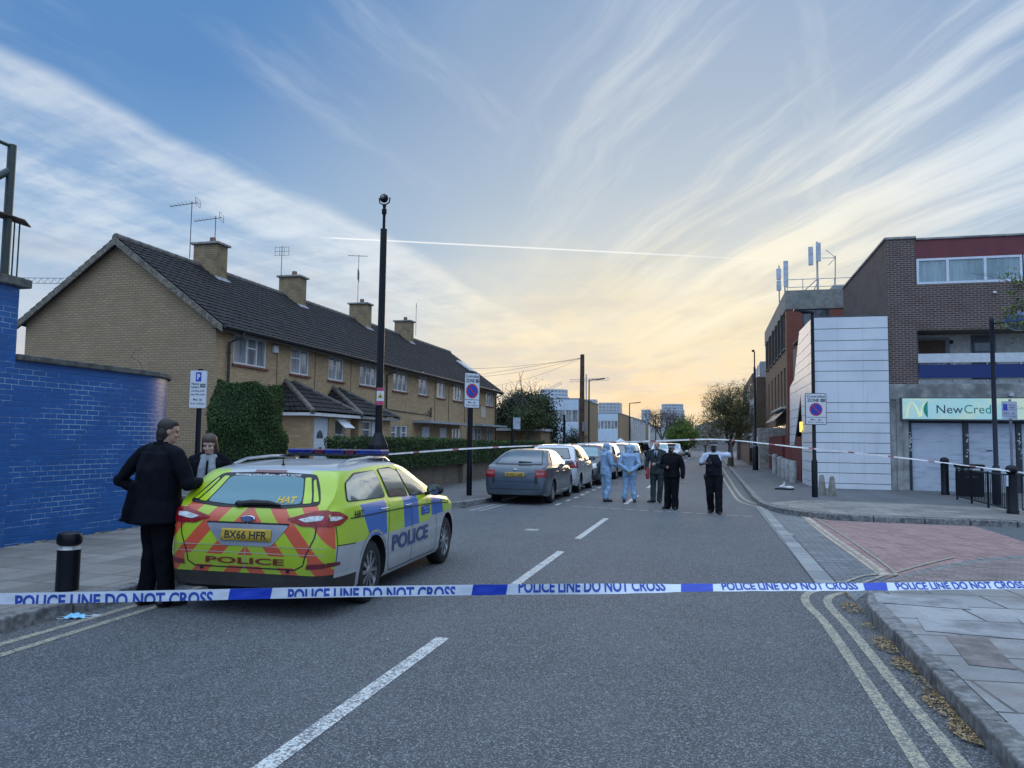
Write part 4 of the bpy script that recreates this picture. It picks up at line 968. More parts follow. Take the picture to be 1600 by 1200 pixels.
for z0, z1 in zip(zs, zs[1:]+[]):
    for poly in (up_, bk):
        P = clip_poly(poly, z0+gp_*.5, z1-gp_*.5 if z1 < 6.1 else 6.3)
        if len(P) > 2: b.prism([(xa-.03, y, z) for y, z in P], (.03, 0, 0))
b.build('side_panels', M_clad, T)
b = MB(); b.box(xa+.004, xc-.01, yf+.004, 29.0, .05, 6.1); b.prism([(xa+.004, y, z) for y, z in ((28.95, .05), (32.2, .05), (32.2, 1.74), (32.86, 3.6), (33.0, 6.18), (28.95, 6.1))], (.1, 0, 0)); b.prism([(xa+.004, y, z) for y, z in ((32.86, 3.6), (35.5, 1.62), (37.38, 1.62), (37.08, 4.2), (35.2, 4.4), (33.0, 6.18))], (.1, 0, 0)); b.build('backing', M_joint, T)
b = MB(); b.box(xa, xc, 28.95, 36, 6.0, 6.06); b.box(xa-.03, xc, yf-.035, yf+.2, 6.15, 6.18); b.box(xa+.12, xc, 32, 37, .05, 5.9); b.build('roof', mat('annex_roof', (.10, .105, .11), .8), T)
b = MB(); b.box(xa+.12, xa+1.2, 32.25, 35, .05, 3.0); b.build('doorway', mat('taupe_reveal', (.14, .13, .115), .7), T)
b = MB(); b.box(xa-.06, xa+.06, 32.2, 32.36, .05, 2.2); b.build('door_post', mat('post_white', (.62, .62, .62), .5), T)
b = MB(); b.box(xa+.02, xa+.1, 31.5, 32.18, .1, 2.0); b.build('side_door', mat('navy_door', (.02, .025, .045), .4), T)
b = MB(); b.box(xa-.13, xa-.03, 32.24, 32.44, 2.12, 2.52); b.build('wall_lamp', mat('amber_lamp', (.9, .55, .12), .4, emit=(1.0, .50, .07), estr=1.5), T, bevel=.02)
# ================================================================== brick offices with roof masts
M_ob = brick('office_brick', (.27, .145, .085), (.21, .115, .07), (.20, .17, .14), dirt=.4)
M_orb = brick('office_red_brick', (.28, .075, .045), (.23, .06, .04), (.18, .12, .1), dirt=.3)
T = thing('office_block', (3.7, 40.0, K), 'brown brick office block with tall dark windows and rooftop phone masts', 'building')
X = 3.7; ya, yz = 40.0, 55.0
cw = [40.75, 42.6, 44.5, 46.6, 49.0, 51.6]
hol = [(y-ya, y+1.0-ya, z0, z1) for y in cw for z0, z1 in ((6.45, 8.25), (3.55, 5.5))]
b = MB(); wallh(b, (X, ya, 0), (0, 1, 0), (-1, 0, 0), yz-ya, 8.35, hol, .15); b.build('street_wall', M_ob, T)
b = MB(); b.quad((X, ya, 0), (4.45, ya, 0), (4.45, ya, 8.3), (X, ya, 8.3)); b.quad((5.7, ya, 0), (9, ya, 0), (9, ya, 8.3), (5.7, ya, 8.3)); b.quad((4.45, ya, 0), (5.7, ya, 0), (5.7, ya, 7.2), (4.45, ya, 7.2)); b.build('end_wall', M_orb, T)
window(T, (4.45, ya, 7.2), ex, nr, 1.25, 1.1, (.5,), {}, pane=M_dark, frame=mat('steel_frame', (.06, .065, .07), .5))
M_par = mat('grey_parapet', (.22, .215, .195), .8, var=.12, bump=.2, dirt=.4)
b = MB(); b.box(X-.04, 9, ya-.04, yz+.04, 8.30, 9.25); b.build('parapet', M_par, T, bevel=.01)
for y in cw:
    for z0, z1 in ((6.45, 8.25), (3.55, 5.5)): window(T, (X, y, z0), (0, 1, 0), (-1, 0, 0), 1.0, z1-z0, (.5,), {0: .35, 1: .35}, pane=M_dark, depth=.12, frame=MATS['steel_frame'], sill=M_par)
for y in cw: b = MB(); b.box(X-.13, X-.01, y+1.0, y+1.08, 6.3, 8.3); b.build('window_fin', mat('dark_fin', (.05, .05, .055), .6), T)
b = MB(); b.prism([(X-.6, ya+.6, 2.75), (X-.6, 47, 2.75), (X-.005, 47, 3.35), (X-.005, ya+.6, 3.35)], (0, 0, .05)); b.build('entrance_canopy', mat('navy_canopy', (.07, .09, .12), .5, var=.1), T)
b = MB(); b.box(X-.25, X-.005, ya+.55, 47, 3.40, 3.5); b.build('canopy_edge', mat('off_white_trim', (.5, .48, .42), .6), T)
b = MB(); b.box(X-.012, X-.002, 41, 52, .3, 2.6); b.build('ground_glazing', M_dark, T)
b = MB()
for z in (9.6, 10.0): b.tube([(3.8, 41, z), (8.5, 41, z)], .02, 5); 
for i in range(7): b.tube([(3.85+.75*i, 41, 9.2), (3.85+.75*i, 41, 10.0)], .02, 5)
b.build('roof_railing', mat('galvanised', (.38, .39, .40), .5, .5), T)
b = MB(); b.box(6.1, 7.2, 41.5, 43, 9.2, 9.75); b.build('roof_plant', mat('plant_grey', (.25, .26, .27), .7), T)
M_ant = mat('antenna_panel', (.42, .46, .52), .45); M_galv = MATS['galvanised']
def mast(x, y, z0, poles, panels, label, brace=True):
    t = thing('phone_mast', (x, y, z0), label, 'phone mast', 'phone masts on the office roof')
    for px_, z1, r_ in poles: b = MB(); b.tube([(px_, y, z0), (px_, y, z1)], r_, 8); b.build('pole', M_galv, t)
    for px_, za, zb in panels:
        b = MB(); b.box(px_-.12, px_+.12, y-.24, y-.10, za, zb); b.build('panel', M_ant, t, bevel=.03)
        b = MB(); 
        for z in (za+.2, zb-.2): b.box(px_-.03, px_+.03, y-.11, y+.03, z, z+.06)
        b.build('clamp', M_galv, t)
    if brace: b = MB(); b.tube([(x, y, z0+1.2), (x-1.3, y, z0)], .03, 6); b.tube([(x, y, z0+1.0), (x-.45, y, z0)], .03, 6); b.build('brace', M_galv, t)
mast(3.78, 43, 9.2, [(3.63, 11.2, .035), (3.92, 11.3, .035)], [(3.60, 10.4, 11.0), (3.60, 9.8, 10.35), (3.96, 10.0, 11.4)], 'pair of pale panel antennas at the left roof corner', False)
mast(5.56, 43, 9.2, [(5.56, 12.4, .05)], [(5.22, 11.1, 12.1), (5.60, 11.3, 12.3)], 'taller braced mast with two pale antennas on the office roof')
t = thing('roof_aerial', (6.4, 43, 9.2), 'thin yagi aerial on a pole right of the roof masts', 'aerial')
b = MB(); b.tube([(6.42, 43, 9.2), (6.46, 43, 11.6)], .03, 6); b.build('mast', M_galv, t)
b = MB(); b.tube([(6.0, 43, 11.95), (6.46, 43, 11.5), (6.1, 43, 11.1)], .02, 5); b.tube([(5.8, 43, 11.5), (6.46, 43, 11.5)], .02, 5); b.build('array', M_galv, t)
# red wall, concrete posts
t = thing('red_wall', (3.5, 34, K), 'low dark red painted wall beside the footway', 'wall')
b = MB(); b.box(3.55, 3.75, 37.0, 39.9, K, 2.05); b.box(3.45, 3.6, 40.3, 49.0, K, 2.05); b.box(3.56, 3.7, 33.2, 37.0, K, 1.95); b.build('brickwork', brick('red_painted_brick', (.20, .04, .035), (.17, .035, .03), (.12, .03, .03), dirt=.3), t)
M_cp = mat('pale_concrete', (.33, .335, .33), .85, var=.15, bump=.3, dirt=.4)
for i, (y, h) in enumerate([(32.6, .86), (34.4, .86), (36.2, .88), (38.3, .92), (41.3, 1.0)]):
    b = MB(); b.lathe([(.15, K), (.15, K+h-.06), (.12, K+h), (.0, K+h)], (3.2, y, 0), 14); o = b.build('concrete_post', M_cp, None, smooth=True)
    tag(o, ['stubby round concrete post nearest the white annex', 'second round concrete post out from the white annex', 'middle concrete post of five along the red wall', 'fourth round concrete post out from the white annex', 'tallest concrete post, at the far end of its row'][i], 'bollard', 'concrete posts along the red wall')
# houses further up on the right
def simple_house(name, x0, x1, y0, y1, z1, m, label, rows, cols_, face='X', pitched=0.0, group=None, win=(1.0, 1.3), frame=None, base=1.0, pane=None):
    T = thing(name, ((x0+x1)/2, y0, 0), label, 'building', group)
    b = MB(); b.box(x0, x1, y0, y1, 0, z1)
    if pitched: 
        xm_ = (x0+x1)/2; b.prism([(x0, y0, z1), (x1, y0, z1), (xm_, y0, z1+pitched)], (0, y1-y0, 0))
    b.build('wall', m, T)
    for r_ in range(rows):
        z = base+r_*(z1-base-.3)/rows+.25
        for c in range(cols_):
            if face == 'X-' or face == 'X+':
                L = y1-y0; y = y0+L*(c+.5)/cols_-win[0]/2; xx = x0 if face == 'X-' else x1; n_ = (-1, 0, 0) if face == 'X-' else (1, 0, 0)
                window(T, (xx, y, z), (0, 1, 0), n_, win[0], win[1], (.5,), {}, pane=pane or M_dark, frame=frame, proud=.09)
            else:
                L = x1-x0; x_ = x0+L*(c+.5)/cols_-win[0]/2; window(T, (x_, y0, z), (1, 0, 0), (0, -1, 0), win[0], win[1], (.5,), {}, pane=pane or M_dark, frame=frame, proud=.09)
    return T
M_old = brick('old_brick', (.15, .085, .06), (.12, .07, .05), (.12, .1, .09), dirt=.5)
T = simple_house('brick_house', 3.2, 9, 56.5, 66, 6.3, M_old, 'dark brick house with dormers beyond the office block', 2, 4, 'X-')
for y in (57.5, 60.2, 63): 
    b = MB(); b.box(3.5, 5, y, y+1.4, 6.3, 7.5); d_ = b.build('dormer', mat('grey_dormer', (.3, .31, .33), .6), T)
    window(T, (3.5, y+.15, 6.5), (0, 1, 0), (-1, 0, 0), 1.1, .85, (.5,), {}, proud=.09)
simple_house('brick_house', 3.4, 9, 66.2, 84, 7.4, brick('purple_brick', (.12, .075, .065), (.10, .06, .055), (.1, .08, .08)), 'tall dark brick building behind the right street tree', 3, 6, 'X-')  # evenly dark purple-brown brick
simple_house('yard_house', 2.9, 9, 49.3, 56.3, 2.6, mat('yard_render', (.30, .28, .25), .8, var=.2, dirt=.5), 'low pale single-storey front between office and brick house', 1, 2, 'X-', win=(1.3, 1.2), base=.6)
t = thing('timber_fence', (2.75, 57, K), 'brown timber fence and gates along the far right footway', 'fence')
b = MB()
for i in range(60): b.box(2.68, 2.72, 57+.45*i, 57.42+.45*i, K, 1.95+.03*(i % 3))
b.build('boards', mat('brown_timber', (.13, .065, .045), .8, var=.3, scale=3), t)
# ================================================================== background up the road
M_wb = mat('pale_blue_panel', (.52, .60, .68), .5, var=.05, dirt=.15)
def flatblock(x0, x1, y0, y1, z1, label, lower=True):
    T = thing('flat_roofed_block', ((x0+x1)/2, y0, 0), label, 'building', 'flat roofed blocks up the road')
    b = MB(); b.box(x0, x1, y0+.02, y1, 0, z1-.03); b.build('brick_wall', M_yb2, T)
    b = MB(); b.box(x0+.02, x1-.28, y0-.08, y0+.02, z1*.30, z1*.60); b.box(x0+.02, x1-.28, y0-.08, y0+.02, z1*.82, z1); b.box(x0+.02, x1-.28, y0-.08, y0+.02, 0, z1*.05); b.build('panel_front', M_wb, T)
    n = 4; L = (x1-.3-x0)/n
    for za, zb, pn in ((.60, .82, M_net), (.05, .30, M_dark)):
        for i in range(n): window(T, (x0+.05+L*i, y0, z1*za), (1, 0, 0), (0, -1, 0), L-.05, z1*(zb-za), (.5,), {}, pane=pn, proud=.09)
    b = MB(); b.box(x0-.05, x1+.05, y0-.1, y1, z1-.02, z1+.08); b.build('roof', mat('flat_roof', (.2, .21, .22), .8), T)
    return T
M_yb2 = brick('tan_brick', (.36, .245, .14), (.31, .21, .12), (.25, .2, .15), dirt=.3)
flatblock(-17.6, -12.1, 74, 85.5, 5.7, 'nearest pale blue fronted flat-roofed block beside the timber pole')
flatblock(-16.3, -12.1, 107, 121, 5.5, 'second pale blue fronted flat-roofed block behind the forensic tent')
def longterrace(y0, y1, n, z1, label):
    T = thing('distant_terrace', (-12.1, y0, 0), label, 'house', 'distant terraces on the left')
    b = MB(); b.box(-20, -12.1, y0, y1, 0, z1); b.build('wall', M_yb2, T)
    L = (y1-y0)/n
    for i in range(n):
        for z, h in ((.6, 1.6), (3.0, 1.5)): window(T, (-12.1, y0+L*i+.5, z), (0, 1, 0), (1, 0, 0), L-1.1, h, (.5,), {}, proud=.09)
        b = MB(); b.box(-12.1, -11.75, y0+L*i-.12, y0+L*i+.12, 0, z1-.1); b.build('party_pier', mat('white_pier', (.6, .6, .6), .6), T)
    b = MB(); b.box(-20.1, -11.9, y0-.05, y1+.05, z1, z1+.12); b.build('roof', MATS['flat_roof'], T)
longterrace(122, 150, 7, 5.4, 'row of distant houses with white piers behind the far lamp')
longterrace(158, 196, 9, 5.2, 'farthest row of houses left of the green round tree')
T = thing('brick_garage', (-13.3, 53.5, K), 'low flat roofed brick garage at the end of the terrace', 'garage')
b = MB(); b.box(-15.2, -12.9, 53.6, 58, 0, 2.25); b.box(-12.9, -11.6, 53.2, 58, 0, 2.3); b.build('wall', M_yb2, T)
b = MB(); b.box(-15.4, -11.45, 53.0, 58.1, 2.3, 2.47); b.build('flat_roof_edge', mat('pale_fascia', (.45, .47, .48), .6), T)
# towers and cranes on the skyline; distance haze is put into the tower colours
def tower(name, u, w_px, vt, Y, label, col, nx, nz, vb=700, crown=False):
    a = onY(u-w_px/2, vt, Y); c = onY(u+w_px/2, vt, Y); z1 = a.z; x0, x1 = a.x, c.x
    T = thing(name, ((x0+x1)/2, Y, 0), label, 'tower block', 'tower blocks on the skyline')
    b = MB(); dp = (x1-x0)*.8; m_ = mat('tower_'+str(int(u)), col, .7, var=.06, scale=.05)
    if crown:
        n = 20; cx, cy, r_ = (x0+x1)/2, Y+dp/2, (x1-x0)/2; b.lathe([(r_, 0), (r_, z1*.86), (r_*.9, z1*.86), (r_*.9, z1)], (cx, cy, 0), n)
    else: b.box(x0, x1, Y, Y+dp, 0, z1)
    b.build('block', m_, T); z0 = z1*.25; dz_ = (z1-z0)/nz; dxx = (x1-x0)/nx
    b = MB()
    for k in range(nz):
        z = z0+dz_*k
        if crown:
            for j in range(24):
                a0 = R(15*j); r_ = (x1-x0)/2*(1.004 if z < z1*.82 else .905); p = [((x0+x1)/2+r_*math.cos(a0+q), Y+dp/2+r_*math.sin(a0+q)) for q in (0, R(10))]
                b.quad((*p[0], z+.2*dz_), (*p[1], z+.2*dz_), (*p[1], z+.72*dz_), (*p[0], z+.72*dz_))
        else:
            for i in range(nx): x = x0+dxx*i; b.quad((x+.2*dxx, Y-.1, z+.25*dz_), (x+.8*dxx, Y-.1, z+.25*dz_), (x+.8*dxx, Y-.1, z+.72*dz_), (x+.2*dxx, Y-.1, z+.72*dz_))
            for i in range(4): y = Y+dp*i/4; b.quad((x1+.1, y+.05*dp, z+.25*dz_), (x1+.1, y+.2*dp, z+.25*dz_), (x1+.1, y+.2*dp, z+.72*dz_), (x1+.1, y+.05*dp, z+.72*dz_))
    w_ = b.build('glazing', mat('tower_glass', (.27, .30, .34), .35, var=.2, scale=.3), T); w_['kind'] = 'stuff'
    return T
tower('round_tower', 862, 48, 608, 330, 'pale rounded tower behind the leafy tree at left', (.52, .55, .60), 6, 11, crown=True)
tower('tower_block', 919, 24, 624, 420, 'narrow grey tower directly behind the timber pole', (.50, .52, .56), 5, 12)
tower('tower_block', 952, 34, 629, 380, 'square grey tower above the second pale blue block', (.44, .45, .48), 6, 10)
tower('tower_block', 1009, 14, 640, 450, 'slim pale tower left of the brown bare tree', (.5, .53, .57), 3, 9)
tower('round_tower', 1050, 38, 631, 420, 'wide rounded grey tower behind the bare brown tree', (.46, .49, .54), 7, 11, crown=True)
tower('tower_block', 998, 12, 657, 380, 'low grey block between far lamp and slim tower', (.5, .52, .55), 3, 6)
M_crane = mat('crane_steel', (.42, .42, .42), .6)
def crane(p_base, p_top, j0, j1, label, wdt=.9):
    t = thing('tower_crane', p_base, label, 'crane', 'tower cranes on the skyline'); b = MB()
    if p_top is not None: 
        b.tube([p_base, p_top], .45*wdt, 4); b.build('mast', M_crane, t); b = MB()
    a, c = Vector(j0), Vector(j1); L = (c-a).length; n = int(L/(1.9*wdt)); z = Vector((0, 0, 1.3*wdt)); r_ = .10*wdt
    b.tube([a, c], r_, 4); b.tube([a+z, c+z], r_, 4)
    for i in range(n):
        p = a.lerp(c, i/n); q = a.lerp(c, (i+.5)/n)+z; s_ = a.lerp(c, (i+1)/n); b.tube([p, q], r_*.7, 3, cap=False); b.tube([q, s_], r_*.7, 3, cap=False)
    b.build('jib', M_crane, t); return t
q = onY(916, 690, 360); crane((q.x, 360, 0), onY(916, 585, 360), onY(890, 597, 360), onY(952, 594, 360), 'tower crane with level jib behind the timber pole')
q = onY(838, 690, 380); crane((q.x, 380, 0), onY(842, 620, 380), onY(838, 618, 380), onY(878, 600, 380), 'crane with raised jib above the leafy tree')
q = onY(100, 690, 150); crane((q.x-14, 150, 0), None, onY(-40, 441, 150), onY(100, 443, 150), 'long lattice crane jib seen above the left gable roof', 1.0)
# trees
M_lvd = leafmat('evergreen_leaf', (.020, .034, .016), .5); M_lvm = leafmat('mid_leaf', (.05, .075, .028), .5); M_lvy = leafmat('spring_leaf', (.085, .14, .022), .45)
M_lvo = leafmat('olive_bud', (.10, .105, .045), .5); M_lvb = leafmat('brown_twig', (.10, .06, .05), .4)
q = onY(800, 650, 60)
tree('evergreen_tree', (-14.4, 57.5, K), 6, 1.6, .18, [(0, 0, 2.8, 2.1, 1.9, 1.9), (1.2, .2, 3.3, 1.6, 1.5, 1.7), (-.9, .1, 2.5, 1.3, 1.3, 1.5), (2.0, 0, 2.4, 1.2, 1.2, 1.5), (.3, 0, 4.1, 1.3, 1.2, 1.2), (1.6, 0, 4.2, 1.0, 1.0, .9)], 34000, .21, M_lvd, 'dense dark evergreen tree at the far end of the terrace', 2)
tree('street_tree', (-12.2, 52, K), 5.8, 1.9, .13, [(0, 0, 3.1, 1.2, 1.2, 1.1), (.8, 0, 4.3, .75, .7, .6), (-.4, 0, 2.6, .9, .9, .8), (1.2, 0, 3.0, .7, .7, .9)], 5200, .12, M_lvm, 'pruned tree with bare upper branches in front of the evergreen', 5, depth=3, kids=2, limbL=1.5, tipleaf=4)
b = MB(); o = S.objects['street_tree']; trng = random.Random(4); tp = []
branchy(b, (-12.3, 52, 4.1), (-.55, 0, 1), 1.3, .06, 2, trng, tp, .5, 2); b.build('bare_branch', M_bark, o)
tree('bare_twig_tree', (1.30, 53.3, K), 5.9, 1.3, .17, [(0, 0, 2.8, 2.2, 1.9, 1.4), (-1.1, 0, 2.5, 1.5, 1.4, 1.3), (1.0, 0, 2.7, 1.4, 1.3, 1.4), (0, 0, 4.2, 1.8, 1.6, 1.5), (.6, 0, 5.0, 1.2, 1.1, .9), (-.8, 0, 4.4, 1.2, 1.1, 1.0)], 26000, .07, M_lvo, 'tall twiggy street tree just coming into bud at right', 9, depth=5, kids=3, spread=.52, limbL=1.15, tipleaf=4)
tree('round_tree', (-3.0, 88, K), 4.7, 1.0, .2, [(0, 0, 2.5, 1.75, 1.7, 1.6), (-.9, 0, 2.0, 1.2, 1.2, 1.2), (.9, 0, 2.1, 1.2, 1.2, 1.2), (0, 0, 3.5, 1.1, 1.1, 1.0)], 15000, .14, M_lvy, 'bright green rounded tree in the middle distance', 12)
tree('bare_twig_tree', (-7.0, 118, K), 7.4, 2.0, .2, [(0, 0, 4.9, 2.1, 2, 2.1), (-1.2, 0, 4.2, 1.5, 1.5, 1.6), (1.2, 0, 4.4, 1.4, 1.4, 1.6)], 5200, .10, M_lvb, 'reddish brown bare tree behind the bright green tree', 15, depth=4, kids=3, limbL=1.9, tipleaf=5)
tree('bare_twig_tree', (2.6, 74, K), 6.5, 2.0, .2, [(0, 0, 4.2, 1.8, 1.8, 1.9)], 3400, .09, M_lvo, 'grey olive tree behind the right street tree near brick building', 21, depth=4, kids=3, limbL=1.7, tipleaf=5)
tree('dark_bush', (-10.6, 61, K), 2.6, .4, .08, [(0, 0, 1.4, 1.0, 1.0, 1.2)], 3500, .11, M_lvd, 'dark green bush at the foot of the timber pole', 23, depth=2)
tree('blossom_tree', (-.6, 104, K), 3.6, .9, .12, [(0, 0, 2.2, 1.9, 1.6, 1.3)], 3000, .12, leafmat('grey_blossom', (.27, .25, .23), .4), 'pale greyish shrub right of the bright green tree', 25, depth=3)
# a branch of fresh leaves reaching in at the right edge
t = thing('overhanging_branch', (9.2, 22.0, 5.6), 'leafy spring branch reaching in above the blue lamp', 'tree')
b = MB(); tp = []; trng = random.Random(31)
for p in ((1700, 470), (1700, 440), (1690, 500)):
    q0 = onY(p[0], p[1], 21.5); q1 = onY(1585, p[1]+8, 21.8); b.tube([q0, q0.lerp(q1, .5)+Vector((0, 0, .12)), q1], [.04, .025, .01], 5)
    for k in range(7): pp = q0.lerp(q1, .3+.1*k); branchy(b, pp, (-.8, trng.gauss(0, .4), trng.gauss(0, .45)), .38, .012, 1, trng, tp, .6, 2, .0)
b.build('branch', M_bark, t)
b = MB()
for p, d_ in tp:
    for _ in range(9): leaf(b, p+Vector((trng.gauss(0, .07), trng.gauss(0, .07), trng.gauss(0, .06))), d_, trng.uniform(.05, .1), trng)
b.build('foliage', M_lvy, t)
b = MB(); trng = random.Random(6); tp = []
q0 = onY(1600, 452, 22); branchy(b, q0, onY(1545, 425, 22)-q0, .65, .012, 2, trng, tp, .4, 2, .0); b.build('bare_twig', M_bark, t)
# end of the road
t = thing('end_wall', (-2, 150, 0), 'low grey boundary wall across the far end of the street', 'wall')
b = MB(); b.box(-4, 9, 150, 150.4, 0, 1.7); b.build('masonry', mat('grey_masonry', (.22, .2, .19), .9, var=.2), t)
T = simple_house('distant_house', -3, 12, 160, 172, 5.0, mat('pale_far_brick', (.3, .25, .21), .8, var=.1), 'pale distant house closing the end of the street', 2, 6, 'Y', pitched=2.0)
# ================================================================== vehicles
def pchip(P):
    xs = [p[0] for p in P]; ys = [p[1] for p in P]; n = len(P); h = [xs[i+1]-xs[i] for i in range(n-1)]; dl = [(ys[i+1]-ys[i])/h[i] for i in range(n-1)]; m = [0.0]*n
    m[0], m[-1] = dl[0], dl[-1]
    for i in range(1, n-1):
        if dl[i-1]*dl[i] > 0: w1 = 2*h[i]+h[i-1]; w2 = h[i]+2*h[i-1]; m[i] = (w1+w2)/(w1/dl[i-1]+w2/dl[i])
    def f(x):
        if x <= xs[0]: return ys[0]
        if x >= xs[-1]: return ys[-1]
        i = max(k for k in range(n-1) if xs[k] <= x); t = (x-xs[i])/h[i]
        return (1+2*t)*(1-t)**2*ys[i]+t*(1-t)**2*h[i]*m[i]+t*t*(3-2*t)*ys[i+1]+t*t*(t-1)*h[i]*m[i+1]
    return f
def evalmesh(o):
    dg = bpy.context.evaluated_depsgraph_get(); return bpy.data.meshes.new_from_object(o.evaluated_get(dg))
def carpaint(name, c, metal=.5, rough=.28, dirt=.12):
    M_ = bpy.data.materials.new(name); M_.use_nodes = True; t = NT(M_.node_tree); b = t.n['Principled BSDF']
    o = t.new('ShaderNodeTexCoord').outputs['Object']; n = t.noise(o, 2.5, 5, .65); z = t.sep(o)[2]
    k = t.m('MULTIPLY', t.ss(t.m('ADD', t.m('MULTIPLY', n, .5), t.m('MULTIPLY', z, -.5)), -.15, .2), dirt)
    t.put(b.inputs['Base Color'], t.mix(k, c, (.16, .145, .125))); b.inputs['Metallic'].default_value = metal
    t.put(b.inputs['Roughness'], t.ss(n, .3, .7, rough-.05, rough+.08)); b.inputs['Coat Weight'].default_value = .8; b.inputs['Coat Roughness'].default_value = .06
    return M_
M_tyre = mat('tyre_rubber', (.010, .010, .011), .8, bump=.2, bscale=30); M_rim = mat('alloy_rim', (.40, .41, .43), .3, .85, dirt=.3); M_trim = mat('black_trim', (.009, .010, .012), .5, var=.2)
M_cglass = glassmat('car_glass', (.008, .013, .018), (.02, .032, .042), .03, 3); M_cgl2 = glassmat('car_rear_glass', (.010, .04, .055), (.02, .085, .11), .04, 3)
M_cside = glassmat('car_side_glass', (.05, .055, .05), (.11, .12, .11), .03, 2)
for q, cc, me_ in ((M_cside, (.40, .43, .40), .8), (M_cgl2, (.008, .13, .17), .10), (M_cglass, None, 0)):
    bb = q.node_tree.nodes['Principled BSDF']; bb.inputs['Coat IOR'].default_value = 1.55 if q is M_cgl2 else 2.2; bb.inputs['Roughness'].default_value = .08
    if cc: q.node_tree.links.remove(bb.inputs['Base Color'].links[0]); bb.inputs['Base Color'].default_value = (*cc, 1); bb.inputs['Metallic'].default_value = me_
M_rlens = mat('red_lens', (.26, .004, .006), .2, var=.25, scale=25, coat=.35); M_clens = mat('clear_lens', (.55, .56, .58), .15, var=.25, scale=40, coat=1)
M_plate = mat('yellow_plate', (.50, .33, .035), .4, var=.05); M_wplate = mat('white_plate', (.6, .6, .6), .4); M_chrome = mat('chrome', (.55, .56, .58), .12, 1.0); M_silv = carpaint('silver_paint', (.40, .41, .43), .55)
class Car:
    def __init__(s, name, label, spec, paint, group=None, loc=(0, 0, 0), rz=0.0, scale=(1, 1, 1), dense=1.0):
        s.sp = sp = spec; s.root = thing(name, loc, label, 'car', group, rz); s.root.scale = scale; s.paint = paint
        top, belt, half, bot = (pchip(sp[k]) for k in ('top', 'belt', 'half', 'bot')); y0, y1 = sp['top'][0][0], sp['top'][-1][0]; tum = sp.get('tum', .34)
        ys = []; y = y0
        while y < y1: ys.append(y); y += (.022 if (y < y0+.45 or y > y1-.3) else .055)*dense
        ys.append(y1); s.y0, s.y1 = y0, y1
        vs = []; fs = []
        for y in ys:
            zt, zb, w_ = top(y), bot(y), half(y); zs = min(belt(y), zt-.02); g = zt-zs; H_ = zs-zb
            wt = w_-.035-tum*g*.82
            P = [(0, zb), (w_-.16, zb), (w_-.06, zb+.015), (w_-.025, zb+.07*min(1, H_/.3)), (w_-.005, zb+H_*.30), (w_, zb+H_*.48), (w_-.004, zb+H_*.66), (w_-.012, zb+H_*.80), (w_-.016, zb+H_*.88), (w_-.024, zs-.012), (w_-.04, zs+.01*min(1, g/.1)),
                 (w_-.045-tum*g*.22, zs+g*.28), (w_-.05-tum*g*.52, zs+g*.60), (wt-.01, zs+g*.82), (wt-.045, zs+g*.915), (wt-.11, zs+g*.962), (wt*.55, zs+g*.992), (0, zt)]
            vs += [(-x, y, z) for x, z in P[::-1]]+[(x, y, z) for x, z in P[1:-1]]
        m_ = 2*len(P)-2; n = len(ys)
        for i in range(n-1):
            for j in range(m_): jj = (j+1) % m_; fs.append((i*m_+j, i*m_+jj, (i+1)*m_+jj, (i+1)*m_+j))
        fs += [tuple(range(m_)), tuple((n-1)*m_+j for j in range(m_))[::-1]]
        me = bpy.data.meshes.new('body'); me.from_pydata(vs, [], fs); bm = bmesh.new(); bm.from_mesh(me); bmesh.ops.recalc_face_normals(bm, faces=bm.faces); bm.to_mesh(me); bm.free()
        raw = bpy.data.objects.new('body', me); COL.objects.link(raw)
        cb = MB(); ra = sp['tyre']+.045
        for yy in (0, sp['wb']):
            for sx in (-1, 1): cb.lathe([(ra, .58*sx if sx > 0 else -1.4), (ra, 1.4 if sx > 0 else -.58)], (0, yy, sp['tyre']+.01), 28, axis='X')
        cut = cb.build('cut', M_trim); bm = bmesh.new(); bm.from_mesh(cut.data); bmesh.ops.recalc_face_normals(bm, faces=bm.faces); bm.to_mesh(cut.data); bm.free()
        md = raw.modifiers.new('b', 'BOOLEAN'); md.object = cut; md.operation = 'DIFFERENCE'; md.solver = 'EXACT'; md.use_self = True
        s.bvh = None; full = bmesh.new(); full.from_mesh(me); s.bvh = BVHTree.FromBMesh(full); full.free()
        new = evalmesh(raw); bpy.data.objects.remove(raw); bpy.data.objects.remove(cut)
        new.materials.clear(); new.materials.append(paint); new.materials.append(M_trim)
        for p in new.polygons:
            p.material_index = 0; c = p.center
            if abs(c.x) > .5:
                for yy in (0, sp['wb']):
                    if all(math.hypot(new.vertices[v].co.y-yy, new.vertices[v].co.z-sp['tyre']-.01) < ra+.004 for v in p.vertices): p.material_index = 1
            if abs(c.x) < .62 and abs(abs(c.x)-.58) < .01: p.material_index = 1
            if abs(p.normal.z) > .9 and c.z < .3: p.material_index = 1
            if c.z < sp.get('blackz', 0) and (c.y < y0+.5 or c.y > y1-.4): p.material_index = 1
        new.name = 'body'; sm(new, 35)
        s.body = bpy.data.objects.new('body', new); COL.objects.link(s.body); s.body.parent = s.root
        s.wheels()
    def hit(s, side, a, b):
        o, d_ = {'R': ((3, a, b), (-1, 0, 0)), 'L': ((-3, a, b), (1, 0, 0)), 'B': ((a, s.y0-2, b), (0, 1, 0)), 'F': ((a, s.y1+2, b), (0, -1, 0)), 'T': ((a, b, 3), (0, 0, -1))}[side]
        h = s.bvh.ray_cast(Vector(o), Vector(d_)); 
        if h[0] is None: return None, None
        n_ = h[1]; 
        if n_.dot(Vector(d_)) > 0: n_ = -n_
        return h[0], n_
